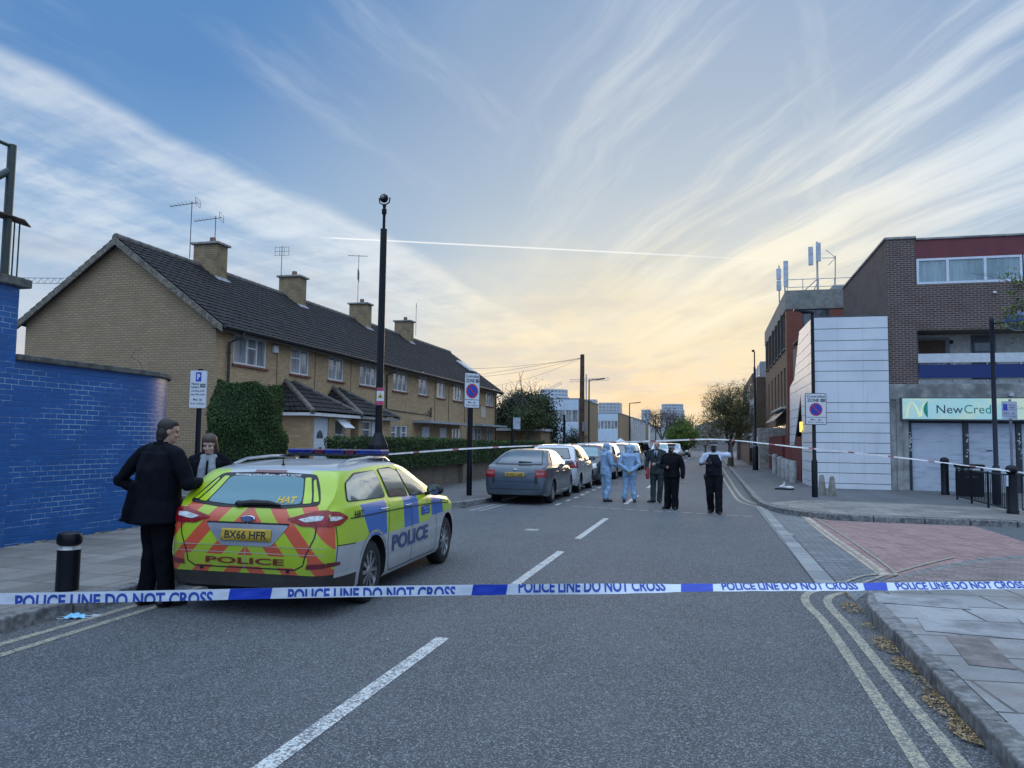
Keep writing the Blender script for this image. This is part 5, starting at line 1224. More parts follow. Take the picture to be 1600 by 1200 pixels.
    def decal(s, name, side, poly, m, off=.004, parent=None, grid=.05, thick=0.0, faces=None, join=None):
        bm = bmesh.new()
        if faces is None:
            vs = [bm.verts.new((a, b, 0)) for a, b in poly]; bm.faces.new(vs); bmesh.ops.triangulate(bm, faces=bm.faces)
            for ax in (0, 1):
                lo = min(p[ax] for p in poly); hi = max(p[ax] for p in poly); k = lo+grid
                while k < hi-1e-4:
                    no = (1, 0, 0) if ax == 0 else (0, 1, 0); bmesh.ops.bisect_plane(bm, geom=bm.verts[:]+bm.edges[:]+bm.faces[:], plane_co=(k if ax == 0 else 0, k if ax == 1 else 0, 0), plane_no=no); k += grid
        else:
            vs = [bm.verts.new((a, b, 0)) for a, b in poly]
            for f in faces: bm.faces.new([vs[i] for i in f])
        last = None; bad = []
        for v in bm.verts:
            h, n_ = s.hit(side, v.co.x, v.co.y)
            if h is None: bad.append(v); continue
            v.co = h+n_*off
        bmesh.ops.delete(bm, geom=bad, context='VERTS')
        me = bpy.data.meshes.new(name); bm.to_mesh(me); bm.free(); me.materials.append(m); me.polygons.foreach_set('use_smooth', [True]*len(me.polygons))
        o = bpy.data.objects.new(name, me); COL.objects.link(o); o.parent = parent or s.root
        if thick: sd_ = o.modifiers.new('s', 'SOLIDIFY'); sd_.thickness = thick; sd_.offset = 0
        return o
    def text(s, name, side, txt, wd, ht, a, b, m, off=.007, bold=.0, parent=None, slope=0.0):
        v, f = text_fit(txt, wd, ht, bold); sg = -1 if side in 'LF' else 1
        return s.decal(name, side, [(a+sg*x, b+y+slope*x) for x, y in v], m, off, parent, faces=f)
    def line(s, pts, side, wd=.012, m=None, name='panel_gap', off=.0035):
        b = MB()
        P = [Vector(p) for p in pts]; Q = []
        for a, c in zip(P, P[1:]):
            n = max(1, int((c-a).length/.05)); Q += [a.lerp(c, i/n) for i in range(n)]
        Q.append(P[-1]); vs = []
        for i, p in enumerate(Q):
            t = (Q[min(i+1, len(Q)-1)]-Q[max(i-1, 0)]).normalized(); nn = Vector((-t.y, t.x))*wd/2
            for q in (p+nn, p-nn):
                h, n_ = s.hit(side, q.x, q.y)
                vs.append(h+n_*off if h is not None else None)
        fs = [(2*i, 2*i+1, 2*i+3, 2*i+2) for i in range(len(Q)-1) if all(vs[k] is not None for k in (2*i, 2*i+1, 2*i+3, 2*i+2))]
        vs = [v if v is not None else Vector((0, 0, .5)) for v in vs]; s.gaps = getattr(s, 'gaps', MB()); s.gaps.add(vs, fs)
    def finish(s):
        if hasattr(s, 'gaps'): s.gaps.build('panel_gap', M_trim, s.root, world=False)
    def wheels(s):
        sp = s.sp; r_ = sp['tyre']; w_ = .105; tr = sp['track']
        for yy in (0, sp['wb']):
            for sx in (-1, 1):
                c = (sx*(tr-.02), yy, r_); b = MB()
                b.lathe([(r_*.66, -w_), (r_*.9, -w_), (r_*.98, -w_*.8), (r_, -w_*.5), (r_, w_*.5), (r_*.98, w_*.8), (r_*.9, w_), (r_*.66, w_), (r_*.66, -w_)], c, 36, axis='X', cap=False); wh = b.build('wheel', M_tyre, s.root, world=False, smooth=True)
                b = MB(); o = sx*(w_-.03)
                b.lathe([(r_*.68, o-.02*sx), (r_*.68, o+.022*sx), (r_*.62, o+.022*sx), (r_*.60, o-.05*sx)][::1 if sx > 0 else 1], c, 32, axis='X', cap=False)
                ns = sp.get('spokes', 10)
                for k in range(ns):
                    a = 6.2832*k/ns; ca_, sa = math.cos(a), math.sin(a); aw = .022 if ns > 7 else .035
                    def Pp(rr, tt, xx): return (c[0]+xx, c[1]+rr*ca_-tt*sa, c[2]+rr*sa+tt*ca_)
                    i0, i1 = r_*.12, r_*.65
                    p = [Pp(i0, -aw*.7, o+.015*sx), Pp(i0, aw*.7, o+.015*sx), Pp(i1, aw*1.2, o+.008*sx), Pp(i1, -aw*1.2, o+.008*sx)]; b.prism(p, (-.025*sx, 0, 0))
                b.lathe([(0, o-.02*sx), (r_*.2, o-.02*sx), (r_*.2, o+.012*sx), (r_*.14, o+.022*sx), (0, o+.022*sx)], c, 18, axis='X'); b.build('rim', M_rim, wh, world=False)
                b = MB(); b.lathe([(0, o-.05*sx), (r_*.64, o-.05*sx), (r_*.64, o-.056*sx), (0, o-.056*sx)], c, 20, axis='X'); b.build('brake_disc', mat('brake_dark', (.05, .05, .05), .5, .6), wh, world=False)
    def windows(s, polys, m=None, trim=.022):
        for side in 'RL':
            for k, p in enumerate(polys):
                c = Vector((sum(a for a, b in p)/len(p), sum(b for a, b in p)/len(p)))
                big = [tuple(c+(Vector(q)-c)*(1+trim/max(.1, (Vector(q)-c).length))) for q in p]
                w_ = s.decal('side_window', side, p, m or M_cside, .009); s.decal('window_seal', side, big, M_trim, .005, w_)
    def box(s, name, x0, x1, y0, y1, z0, z1, m, bv=.01, parent=None, rot=None):
        b = MB(); b.box(x0, x1, y0, y1, z0, z1); return b.build(name, m, parent or s.root, world=False, bevel=bv)
    def mirrors(s, y, z, x, m):
        for sx in (-1, 1):
            b = MB(); b.ell((sx*(x+.10), y, z), .115, .07, .075, 14, 10); b.tube([(sx*(x-.04), y+.03, z-.06), (sx*(x+.06), y+.01, z-.03)], .025, 8); o = b.build('door_mirror', m, s.root, world=False, smooth=True)
            b = MB(); b.lathe([(.0, -.001), (.07, -.001), (.07, .003), (0, .003)], (sx*(x+.10), y-.066, z), 14, axis='Y'); b.build('mirror_glass', M_cglass, o, world=False)
    def handles(s, pts, m):
        for side in 'RL':
            for y, z in pts:
                h, n_ = s.hit(side, y, z); b = MB(); x = h.x; sx = 1 if side == 'R' else -1
                b.tube([(x, y-.09, z), (x+.028*sx, y-.07, z+.003), (x+.028*sx, y+.07, z+.003), (x, y+.09, z)], .011, 6); b.build('door_handle', m, s.root, world=False, smooth=True)
def rpoly(pts, r_, n=3):
    out = []; N = len(pts)
    for i in range(N):
        p = Vector(pts[i]); a = Vector(pts[i-1])-p; c = Vector(pts[(i+1) % N])-p; k = min(r_, a.length*.45, c.length*.45)
        p0 = p+a.normalized()*k; p1 = p+c.normalized()*k
        for j in range(n+1): t = j/n; out.append(tuple((1-t)**2*p0+2*t*(1-t)*p+t*t*p1))
    return out

# ------------------------------------------------------------------ the police estate car
SPP = dict(wb=2.85, tyre=.335, track=.80, spokes=10, blackz=.0, tum=.45,
    top=[(-1.03, .62), (-1.015, .80), (-.98, .98), (-.92, 1.075), (-.78, 1.20), (-.60, 1.375), (-.50, 1.435), (-.1, 1.485), (.6, 1.515), (1.15, 1.505), (1.5, 1.455), (2.0, 1.25), (2.45, 1.05), (2.62, 1.0), (3.1, .94), (3.42, .84), (3.60, .72), (3.70, .55)],
    belt=[(-1.03, .58), (-.98, .92), (-.9, 1.03), (-.6, 1.075), (0, 1.06), (1.0, 1.025), (2.0, .985), (2.6, .95), (3.2, .85), (3.52, .72), (3.70, .5)],
    half=[(-1.03, .70), (-1.0, .77), (-.9, .845), (-.7, .895), (-.3, .92), (.2, .925), (1.4, .925), (2.85, .92), (3.3, .88), (3.52, .76), (3.70, .5)],
    bot=[(-1.03, .30), (-.8, .23), (-.4, .2), (3.2, .2), (3.70, .28)])
def livery():
    M_ = bpy.data.materials.new('police_livery'); M_.use_nodes = True; t = NT(M_.node_tree); b = t.n['Principled BSDF']
    o = t.new('ShaderNodeTexCoord').outputs['Object']; x, y, z = t.sep(o); g = t.new('ShaderNodeNewGeometry'); nx, ny, nz = t.sep(g.outputs['Normal'])
    ax = t.m('ABSOLUTE', x); gt = lambda a, c: t.m('GREATER_THAN', a, c); lt = lambda a, c: t.m('LESS_THAN', a, c); AND = lambda *q: q[0] if len(q) == 1 else t.m('MULTIPLY', q[0], AND(*q[1:]))
    silver = (.42, .43, .45); yel = (.38, .52, .010); blu = (.010, .105, .40); red = (.60, .080, .026)
    b1 = t.m('ADD', -.30, t.m('MULTIPLY', t.m('SUBTRACT', .98, z), .65))
    blue = t.m('ADD', t.m('ADD', AND(gt(y, b1), lt(y, .38)), AND(gt(y, .97), lt(y, 1.53))), AND(gt(y, 2.08), lt(y, 2.62)))
    lowlim = t.m('ADD', .70, t.m('MULTIPLY', gt(y, 2.0), .05))
    side = AND(gt(z, lowlim), t.m('MAXIMUM', lt(nz, .72), AND(lt(y, -.30), lt(z, 1.425), gt(ax, .45))))
    sidecol = t.mix(AND(blue, lt(z, 1.075)), yel, blu)
    col = t.mix(side, silver, sidecol)
    v = t.m('ADD', z, t.m('MULTIPLY', ax, 1.2)); fr = t.m('FRACT', t.m('DIVIDE', t.m('SUBTRACT', v, .70), .40)); ch = gt(fr, .5)
    strip = AND(gt(z, .50), lt(z, .605), lt(ax, .64))
    chev = t.mix(AND(ch, t.m('SUBTRACT', 1.0, strip)), yel, red)
    chev = t.mix(lt(z, .435), chev, (.007, .008, .010))
    rear = AND(lt(y, t.m('ADD', -.87, t.m('MULTIPLY', gt(z, 1.0), .05))), lt(z, 1.14), gt(ax, -1.0))
    col = t.mix(rear, col, chev)
    col = t.mix(AND(lt(z, .40), lt(y, -.45)), col, (.008, .009, .011))
    n = t.noise(o, 2.2, 6, .68); dz_ = t.ss(t.m('ADD', t.m('MULTIPLY', n, .8), t.m('MULTIPLY', z, -.7)), -.2, .25)
    col = t.mix(t.m('MULTIPLY', dz_, .30), col, (.14, .13, .11)); t.put(b.inputs['Base Color'], col)
    t.put(b.inputs['Roughness'], t.ss(n, .3, .7, .26, .40)); t.put(b.inputs['Coat Weight'], t.m('MULTIPLY', gt(z, .44), .7)); b.inputs['Coat Roughness'].default_value = .08; t.put(b.inputs['Specular IOR Level'], t.m('MULTIPLY', t.m('ADD', gt(z, .44), .3), .4))
    t.put(b.inputs['Metallic'], t.m('MULTIPLY', t.m('MULTIPLY', t.m('SUBTRACT', 1.0, side), gt(z, .44)), .25)); return M_
PCX, PCY, PRZ, PS = -4.20, 7.27, R(2.5), (.97, .905, .935)
C = Car('police_car', 'police estate car in yellow and blue squares with roof lightbar', SPP, livery(), None, (PCX, PCY, 0), PRZ, PS)
rt_ = C.root
C.windows([rpoly([(-.60, 1.125), (-.49, 1.30), (-.20, 1.375), (.42, 1.40), (.42, 1.105)], .05), rpoly([(.56, 1.10), (.56, 1.405), (.98, 1.405), (1.17, 1.36), (1.20, 1.075)], .03), rpoly([(1.31, 1.07), (1.19, 1.395), (1.42, 1.345), (1.86, 1.17), (2.02, 1.065), (1.8, 1.055)], .03)])
# rear screen in the tailgate
rw_o = rpoly([(-.70, 1.10), (-.60, 1.28), (-.52, 1.385), (0, 1.405), (.52, 1.385), (.60, 1.28), (.70, 1.10), (.35, 1.06), (-.35, 1.06)], .05)
rw = C.decal('rear_window_surround', 'B', rw_o, M_trim, .005)
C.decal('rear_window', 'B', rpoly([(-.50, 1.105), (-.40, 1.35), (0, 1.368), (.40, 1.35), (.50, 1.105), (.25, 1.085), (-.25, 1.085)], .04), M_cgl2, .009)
M_yg = mat('reflective_yellow', (.40, .55, .010), .3, var=.05, coat=.6)
for sx in (-1, 1):
    C.decal('yellow_flank', 'B', rpoly([(sx*.515, 1.105), (sx*.415, 1.35), (sx*.475, 1.352), (sx*.60, 1.115)], .012), M_yg, .009)
    C.decal('yellow_flank', 'B', rpoly([(sx*.615, 1.125), (sx*.515, 1.32), (sx*.53, 1.34), (sx*.575, 1.27), (sx*.668, 1.13)], .012), M_yg, .009)
C.decal('brake_light', 'B', [(-.17, 1.39), (.17, 1.39), (.17, 1.415), (-.17, 1.415)], mat('dark_red_lens', (.12, .012, .02), .2, coat=.5), .012)
C.text('window_lettering', 'B', 'Recruiting police officers - APPLY NOW', .72, .030, 0, 1.363, M_sw, .013, .012)
C.text('window_code', 'B', 'HAT', .19, .062, .335, 1.135, mat('hat_yellow', (.62, .42, .04), .5), .013, .03)
b = MB()
h = [C.hit('B', q, zz)[0]+Vector((0, -.025, .012)) for q, zz in ((-.16, 1.085), (0, 1.10), (.18, 1.10), (.30, 1.085))]; b.tube(h, [.022, .03, .024, .012], 8); b.ell(h[0]+Vector((.03, 0, 0)), .05, .03, .035, 10, 6); b.build('rear_wiper', M_trim, rt_, world=False, smooth=True)
# tail lamps
for sx in (-1, 1):
    tl = C.decal('taillight', 'B', rpoly([(sx*.40, .965), (sx*.58, 1.02), (sx*.74, 1.055), (sx*.80, 1.055), (sx*.80, .905), (sx*.56, .90)], .02), M_rlens, .010)
    C.decal('clear_lens', 'B', rpoly([(sx*.52, .965), (sx*.66, 1.0), (sx*.76, 1.005), (sx*.76, .965), (sx*.60, .94)], .012), M_clens, .014, tl)
    sd_ = 'R' if sx > 0 else 'L'
    C.decal('lamp_wrap', sd_, rpoly([(-.955, 1.05), (-.80, 1.035), (-.68, .985), (-.66, .965), (-.80, .905), (-.955, .895)], .015), M_rlens, .008, tl)
    C.decal('lamp_wrap_lens', sd_, rpoly([(-.93, 1.0), (-.80, .99), (-.76, .97), (-.84, .955), (-.93, .955)], .01), M_clens, .013, tl)
    C.decal('reflector', 'B', rpoly([(sx*.63, .495), (sx*.80, .507), (sx*.80, .552), (sx*.64, .540)], .01), mat('dark_red_lens', (.12, .012, .02), .2), .008)
    C.decal('reflector_wrap', sd_, rpoly([(-.965, .51), (-.80, .52), (-.80, .55), (-.965, .555)], .01), MATS['dark_red_lens'], .006)
    C.decal('parking_sensor', 'B', rpoly([(sx*.45-.018, .452), (sx*.45+.018, .452), (sx*.45+.018, .488), (sx*.45-.018, .488)], .015), M_trim, .008)
pl = C.decal('plate_recess', 'B', rpoly([(-.43, .905), (.43, .905), (.40, .86), (.27, .705), (.22, .695), (-.22, .695), (-.27, .705), (-.40, .86)], .02), M_silv, .006)
C.line([(-.43, .912), (.43, .912)], 'B', .022)
np_ = C.decal('number_plate', 'B', rpoly([(-.262, .742), (.262, .742), (.262, .858), (-.262, .858)], .01), M_plate, .016, thick=.008)
C.text('plate_lettering', 'B', 'BX66 HFR', .44, .078, 0, .80, M_sblk, .0225, .018, np_)
em = C.decal('emblem', 'B', [(.075*math.cos(6.283*i/20), .955+.033*math.sin(6.283*i/20)) for i in range(20)], M_chrome, .012, thick=.006)
C.decal('emblem_field', 'B', [(.060*math.cos(6.283*i/20), .955+.024*math.sin(6.283*i/20)) for i in range(20)], mat('emblem_blue', (.01, .03, .15), .2, coat=1), .018, em)
C.text('rear_lettering', 'B', 'POLICE', .82, .062, 0, .552, mat('dark_red_vinyl', (.16, .012, .012), .5), .009, .025)
for side in 'RL':
    C.text('side_lettering', side, 'POLICE', 1.36, .185, 1.22, .565, mat('navy_vinyl', (.035, .055, .17), .45), .006, .035)
    C.text('side_code', side, 'HAT', .22, .075, -.40, .985, M_sblk, .006, .03)
    bd = C.decal('force_badge', side, [(1.64, .79), (1.99, .79), (1.99, .90), (1.64, .90)], mat('badge_blue', (.015, .06, .30), .4), .006)
    C.text('badge_lettering', side, 'METROPOLITAN', .22, .026, 1.855, .868, mat('badge_pale', (.3, .45, .75), .5), .009, .01, bd); C.text('badge_lettering', side, 'POLICE', .14, .026, 1.855, .825, MATS['badge_pale'], .009, .01, bd)
    C.decal('arch_band', side, [(.40*math.cos(R(a)), .35+.40*math.sin(R(a))) for a in range(25, 156, 13)]+[(.435*math.cos(R(a)), .35+.435*math.sin(R(a))) for a in range(155, 24, -13)], M_silv, .004)
    for P in ([(.47, 1.07), (.47, .9), (.43, .72), (.40, .6), (.45, .36), (.5, .27)], [(1.25, 1.03), (1.27, .5), (1.27, .27)], [(2.22, 1.0), (2.30, .6), (2.28, .27)], [(.5, .27), (2.28, .27)], [(-.86, .90), (-.84, .72), (-.86, .55)], [(-.84, .71), (-.50, .70)]): C.line(P, side, .009)
    C.line([(-.6, .955), (.5, .945), (1.3, .93), (2.3, .90), (2.9, .86)], side, .012)
C.line([(-.62, .62), (-.60, .53), (-.52, .485), (.52, .485), (.60, .53), (.62, .62), (.70, .80), (.71, .9)], 'B', .012); C.line([(-.62, .62), (-.70, .80), (-.71, .9)], 'B', .012)
C.finish()
bt = MB(); C.gaps = MB()
for P in ([(-.80, .695), (.80, .695)], [(-.80, .63), (.80, .63)], [(0, .47), (0, 1.04)]): C.line(P, 'B', .006)
C.gaps.build('tape_seam', mat('seam_grey', (.35, .38, .30), .4), rt_, world=False)
for sx in (-1, 1):
    b = MB(); pts = [C.hit('T', sx*.60, yy)[0]+Vector((0, 0, .045)) for yy in (-.25, 0, .6, 1.1, 1.25)]; pts[0].z -= .04; pts[-1].z -= .04; b.tube(pts, .018, 8); b.build('roof_rail', M_chrome, rt_, world=False, smooth=True)
h = C.hit('T', 0, -.30)[0]; b = MB(); b.tube([h, h+Vector((0, -.01, .09))], [.010, .004], 6); b.lathe([(.02, -.005), (.018, .012), (0, .015)], h, 10); b.build('antenna', M_trim, rt_, world=False)
M_bl = mat('blue_lens', (.004, .014, .15), .2, var=.3, scale=14, coat=.5); M_rl2 = mat('red_lens_bar', (.09, .005, .02), .2, coat=.4)
lb = C.box('lightbar', -.60, .60, .98, 1.30, 1.54, 1.568, M_trim, .008)
for x0, x1, m_ in ((-.60, -.27, M_bl), (-.26, -.14, M_rl2), (-.13, .13, M_bl), (.14, .26, M_rl2), (.27, .60, M_bl)): C.box('beacon_lens', x0, x1, .985, 1.295, 1.569, 1.628, m_, .015, lb)
for sx in (-1, 1): C.box('lightbar_foot', sx*.45-.04, sx*.45+.04, 1.08, 1.2, 1.47, 1.545, M_trim, .005, lb)
C.mirrors(1.93, 1.10, .90, M_trim); C.handles([(.30, .985), (1.12, .965)], M_silv)
C.decal('windscreen', 'F', rpoly([(-.66, 1.06), (-.56, 1.40), (.56, 1.40), (.66, 1.06)], .05), M_cglass, .006)
for sx in (-1, 1): C.decal('headlight', 'F', rpoly([(sx*.38, .70), (sx*.70, .76), (sx*.74, .68), (sx*.45, .62)], .02), M_clens, .008)
C.decal('grille', 'F', rpoly([(-.36, .50), (.36, .50), (.40, .68), (-.40, .68)], .03), M_trim, .006)

# ------------------------------------------------------------------ parked cars
SALOON = dict(wb=2.70, tyre=.315, track=.76, spokes=7, tum=.50,
    top=[(-.98, .56), (-.965, .80), (-.93, .93), (-.88, 1.0), (-.62, 1.05), (0.0, 1.29), (.42, 1.42), (.9, 1.475), (1.4, 1.455), (1.75, 1.375), (2.4, 1.02), (2.6, .97), (3.2, .86), (3.5, .72), (3.66, .52)],
    belt=[(-.98, .54), (-.93, .86), (-.85, .95), (-.5, .985), (.3, .97), (1.3, .94), (2.3, .92), (3.1, .80), (3.66, .48)],
    half=[(-.98, .70), (-.94, .78), (-.8, .835), (-.5, .86), (0, .88), (1.4, .88), (2.7, .87), (3.2, .82), (3.5, .7), (3.66, .5)], bot=[(-.98, .27), (-.7, .22), (-.4, .19), (3.1, .19), (3.66, .26)])
HATCH = dict(wb=2.48, tyre=.30, track=.72, spokes=6, tum=.33,
    top=[(-.66, .56), (-.65, .80), (-.62, 1.0), (-.56, 1.12), (-.42, 1.36), (-.30, 1.46), (-.1, 1.51), (.5, 1.54), (1.1, 1.51), (1.45, 1.43), (2.25, 1.03), (2.45, .98), (2.9, .86), (3.15, .70), (3.25, .5)],
    belt=[(-.66, .54), (-.62, .93), (-.5, 1.02), (-.2, 1.04), (1.0, .98), (2.1, .93), (2.8, .82), (3.25, .47)],
    half=[(-.66, .70), (-.63, .77), (-.5, .82), (-.2, .845), (1.2, .85), (2.4, .845), (2.9, .80), (3.15, .68), (3.25, .5)], bot=[(-.66, .28), (-.5, .22), (2.9, .2), (3.25, .27)])
SUV = dict(wb=2.65, tyre=.345, track=.78, spokes=6, tum=.27,
    top=[(-.90, .62), (-.89, .95), (-.86, 1.12), (-.72, 1.42), (-.58, 1.58), (-.3, 1.65), (.5, 1.69), (1.2, 1.66), (1.55, 1.56), (2.2, 1.16), (2.45, 1.08), (3.1, 1.0), (3.4, .82), (3.52, .6)],
    belt=[(-.90, .6), (-.86, 1.02), (-.6, 1.10), (1.0, 1.06), (2.2, 1.03), (3.0, .95), (3.52, .58)],
    half=[(-.90, .76), (-.86, .83), (-.6, .88), (0, .905), (2.6, .90), (3.1, .85), (3.52, .6)], bot=[(-.90, .34), (3.0, .27), (3.52, .34)])
def parked(name, label, spec, paint, y, facing=1, x=-4.85, plate=None, kind='saloon', group='cars parked along the left kerb', detail=True, dense=1.0):
    rz = 0.0 if facing > 0 else math.pi
    c = Car(name, label, spec, paint, group, (x, y, 0), rz, (1, 1, 1), dense)
    S_ = {'saloon': ([rpoly([(-.05, 1.035), (.35, 1.30), (.62, 1.365), (.68, 1.03)], .04), rpoly([(.76, 1.03), (.70, 1.37), (1.15, 1.385), (1.45, 1.33), (1.62, 1.02)], .03) if False else rpoly([(.76, 1.03), (.72, 1.37), (1.25, 1.375), (1.62, 1.26), (2.05, 1.0)], .03)], [(-.63, 1.075), (-.47, 1.405), (.47, 1.405), (.63, 1.075)], (.80, .98, .56, .86), .78),
          'hatch': ([rpoly([(-.38, 1.13), (-.22, 1.38), (.28, 1.41), (.28, 1.09)], .05), rpoly([(.36, 1.09), (.36, 1.415), (.98, 1.41), (1.02, 1.05)], .03), rpoly([(1.10, 1.045), (1.07, 1.40), (1.35, 1.345), (1.85, 1.03)], .03)], [(-.58, 1.10), (-.46, 1.40), (.46, 1.40), (.58, 1.10)], (.56, .92, .60, 1.12), .70),
          'suv': ([rpoly([(-.60, 1.20), (-.45, 1.52), (.25, 1.56), (.25, 1.17)], .05), rpoly([(.34, 1.17), (.34, 1.565), (1.0, 1.555), (1.02, 1.14)], .03), rpoly([(1.1, 1.14), (1.08, 1.55), (1.4, 1.48), (1.95, 1.13)], .03)], [(-.62, 1.20), (-.52, 1.54), (.52, 1.54), (.62, 1.20)], (.70, .98, .72, 1.14), .82)}[kind]
    if kind == 'suv': c.root.scale = (1, 1, .93)
    c.windows(S_[0], M_cside if detail else M_cglass)
    rw_ = c.decal('rear_window', 'B', rpoly(S_[1], .05), M_cglass, .009); c.decal('window_seal', 'B', rpoly([(a*1.05, z+(.018 if z > 1.25 else -.02)) for a, z in S_[1]], .05), M_trim, .005, rw_)
    zt = S_[2]; wl = S_[3]
    for sx in (-1, 1):
        P = {'saloon': [(sx*.55, .93), (sx*.80, .93), (sx*.80, .74), (sx*.60, .72), (sx*.55, .76)], 'hatch': [(sx*.58, 1.05), (sx*.68, 1.02), (sx*.79, .80), (sx*.50, .80)], 'suv': [(sx*.62, 1.15), (sx*.80, 1.10), (sx*.83, .80), (sx*.66, .78)]}[kind]
        tl = c.decal('taillight', 'B', rpoly(P, .03), M_rlens, .008)
        if kind == 'saloon':
            c.decal('clear_lens', 'B', rpoly([(sx*.58, .80), (sx*.58, .86), (sx*.78, .87), (sx*.78, .81)], .02), mat('pink_lens', (.42, .09, .09), .2, var=.3, scale=40, coat=.4), .011, tl)
            c.decal('lamp_rib', 'B', [(sx*.56, .885), (sx*.79, .885), (sx*.79, .892), (sx*.56, .892)], M_trim, .011, tl)
        if detail:
            sd_ = 'R' if sx > 0 else 'L'; y0 = c.y0
            c.decal('lamp_wrap', sd_, rpoly([(y0+.07, P[1][1]-.0), (y0+.20, P[1][1]-.03), (y0+.17, P[2][1]), (y0+.07, P[2][1])], .015), M_rlens, .007, tl)
        pts = {'saloon': [(sx*.34, .74), (sx*.66, .80), (sx*.70, .66), (sx*.42, .60)], 'hatch': [(sx*.36, .76), (sx*.66, .83), (sx*.70, .66), (sx*.42, .62)], 'suv': [(sx*.45, .92), (sx*.76, .96), (sx*.78, .80), (sx*.46, .78)]}[kind]
        c.decal('headlight', 'F', rpoly(pts, .03), M_clens, .008)
    zp = {'saloon': .80, 'hatch': .72, 'suv': .95}[kind]
    if plate:
        if kind == 'saloon': c.decal('plate_recess', 'B', rpoly([(-.36, .895), (.36, .895), (.33, .73), (-.33, .73)], .02), carpaint('recess_paint', (.10, .115, .13), .4), .005)
        p_ = c.decal('number_plate', 'B', rpoly([(-.26, zp-.055), (.26, zp-.055), (.26, zp+.055), (-.26, zp+.055)], .01), M_plate, .014, thick=.006); c.text('plate_lettering', 'B', plate, .44, .075, 0, zp, M_sblk, .0215, .018, p_)
    c.decal('front_plate', 'F', [(-.25, .40), (.25, .40), (.25, .50), (-.25, .50)], M_wplate, .012)
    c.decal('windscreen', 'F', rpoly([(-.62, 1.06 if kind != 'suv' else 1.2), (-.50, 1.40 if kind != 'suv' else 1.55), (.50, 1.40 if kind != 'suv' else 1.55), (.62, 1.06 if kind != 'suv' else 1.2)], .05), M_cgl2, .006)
    c.decal('grille', 'F', rpoly([(-.32, .60), (.32, .60), (.34, .70), (-.34, .70)], .02), M_trim, .006)
    c.mirrors(1.80 if kind == 'saloon' else 1.68, 1.06 if kind != 'suv' else 1.2, .84, paint if kind != 'hatch' else M_trim)
    if detail:
        for side in 'RL':
            for P in ([(.70, 1.0), (.70, .5), (.62, .27)], [(1.75 if kind == 'saloon' else 1.6, .98), (1.85 if kind == 'saloon' else 1.7, .6), (1.82 if kind == 'saloon' else 1.68, .27)], [(.40, .27), (1.85, .27)]): c.line(P, side, .009)
        w_ = .66; zl = spec['belt'][1][1]
        c.line([(-.52, .62), (.52, .62)], 'B', .012); c.line([(-.54, .62), (-.56, .95)], 'B', .01); c.line([(.54, .62), (.56, .95)], 'B', .01)
        c.line([(-.72, .42), (.72, .42)], 'B', .014); c.finish()
        c.handles([(.42, .86), (1.35, .85)], M_chrome if kind != 'suv' else paint)
        zw = S_[1][0][1]+.02; b = MB(); h = [c.hit('B', q, zw+.02)[0]+Vector((0, -.02, .01)) for q in (-.02, .12, .34)]; b.tube(h, [.025, .018, .008], 8); b.build('rear_wiper', M_trim, c.root, world=False, smooth=True)
        c.decal('emblem', 'B', [(.05*math.cos(6.283*i/16), zp+.125+.03*math.sin(6.283*i/16)) for i in range(16)], M_chrome, .010, thick=.006)
    return c
P_grey = carpaint('slate_grey_paint', (.065, .088, .112), .45, .3, .06); P_lsil = carpaint('light_silver_paint', (.50, .51, .53), .45, .26, .06); P_blk = carpaint('black_paint', (.018, .019, .024), .2); P_wht = carpaint('white_paint', (.62, .63, .65), 0.0); P_nav = carpaint('dark_blue_paint', (.03, .045, .08), .3); P_red = carpaint('rust_red_paint', (.35, .10, .05), .1)
c = parked('parked_car', 'slate grey liftback car, nearest parked at the left kerb', SALOON, P_grey, 20.15, 1, -4.86, 'EX55 LNP', 'saloon')
c.root.scale = (.97, .97, .96)
for sx in (-1, 1): c.decal('sill_trim', 'R' if sx > 0 else 'L', [(.42, .33), (2.25, .33), (2.25, .36), (.42, .36)], M_chrome, .008)
parked('parked_car', 'light silver hatchback parked in front of the grey liftback', HATCH, P_lsil, 24.6, 1, -4.86, 'LN54 KHT', 'hatch')
parked('parked_car', 'black hatchback parked facing the camera behind the silver hatchback', HATCH, P_blk, 31.6, -1, -4.78, None, 'hatch')
parked('parked_car', 'tall silver estate parked fourth in the kerbside row', SUV, P_lsil, 34.0, 1, -4.85, None, 'suv', detail=False, dense=1.6)
parked('parked_car', 'dark blue car fifth in the row, between the two forensic officers', SUV, P_nav, 39.5, 1, -4.7, None, 'suv', detail=False, dense=1.6)
parked('parked_car', 'white hatchback at the far end of the kerbside row', HATCH, P_wht, 45, 1, -4.7, None, 'hatch', detail=False, dense=1.6)
fg = 'distant cars up the road'
parked('distant_car', 'distant white car seen between the suited man and the officer in black', HATCH, P_wht, 70, -1, -4.2, None, 'hatch', fg, False, 2)
parked('distant_car', 'distant silver car just right of the officer in black', HATCH, P_lsil, 78, -1, -3.5, None, 'hatch', fg, False, 2)
parked('distant_car', 'distant rust red vehicle at the end of the street', SUV, P_red, 112, -1, -3.6, None, 'suv', fg, False, 2)
parked('distant_car', 'distant dark car near the far junction', SALOON, P_blk, 90, -1, -3.0, None, 'saloon', fg, False, 2)
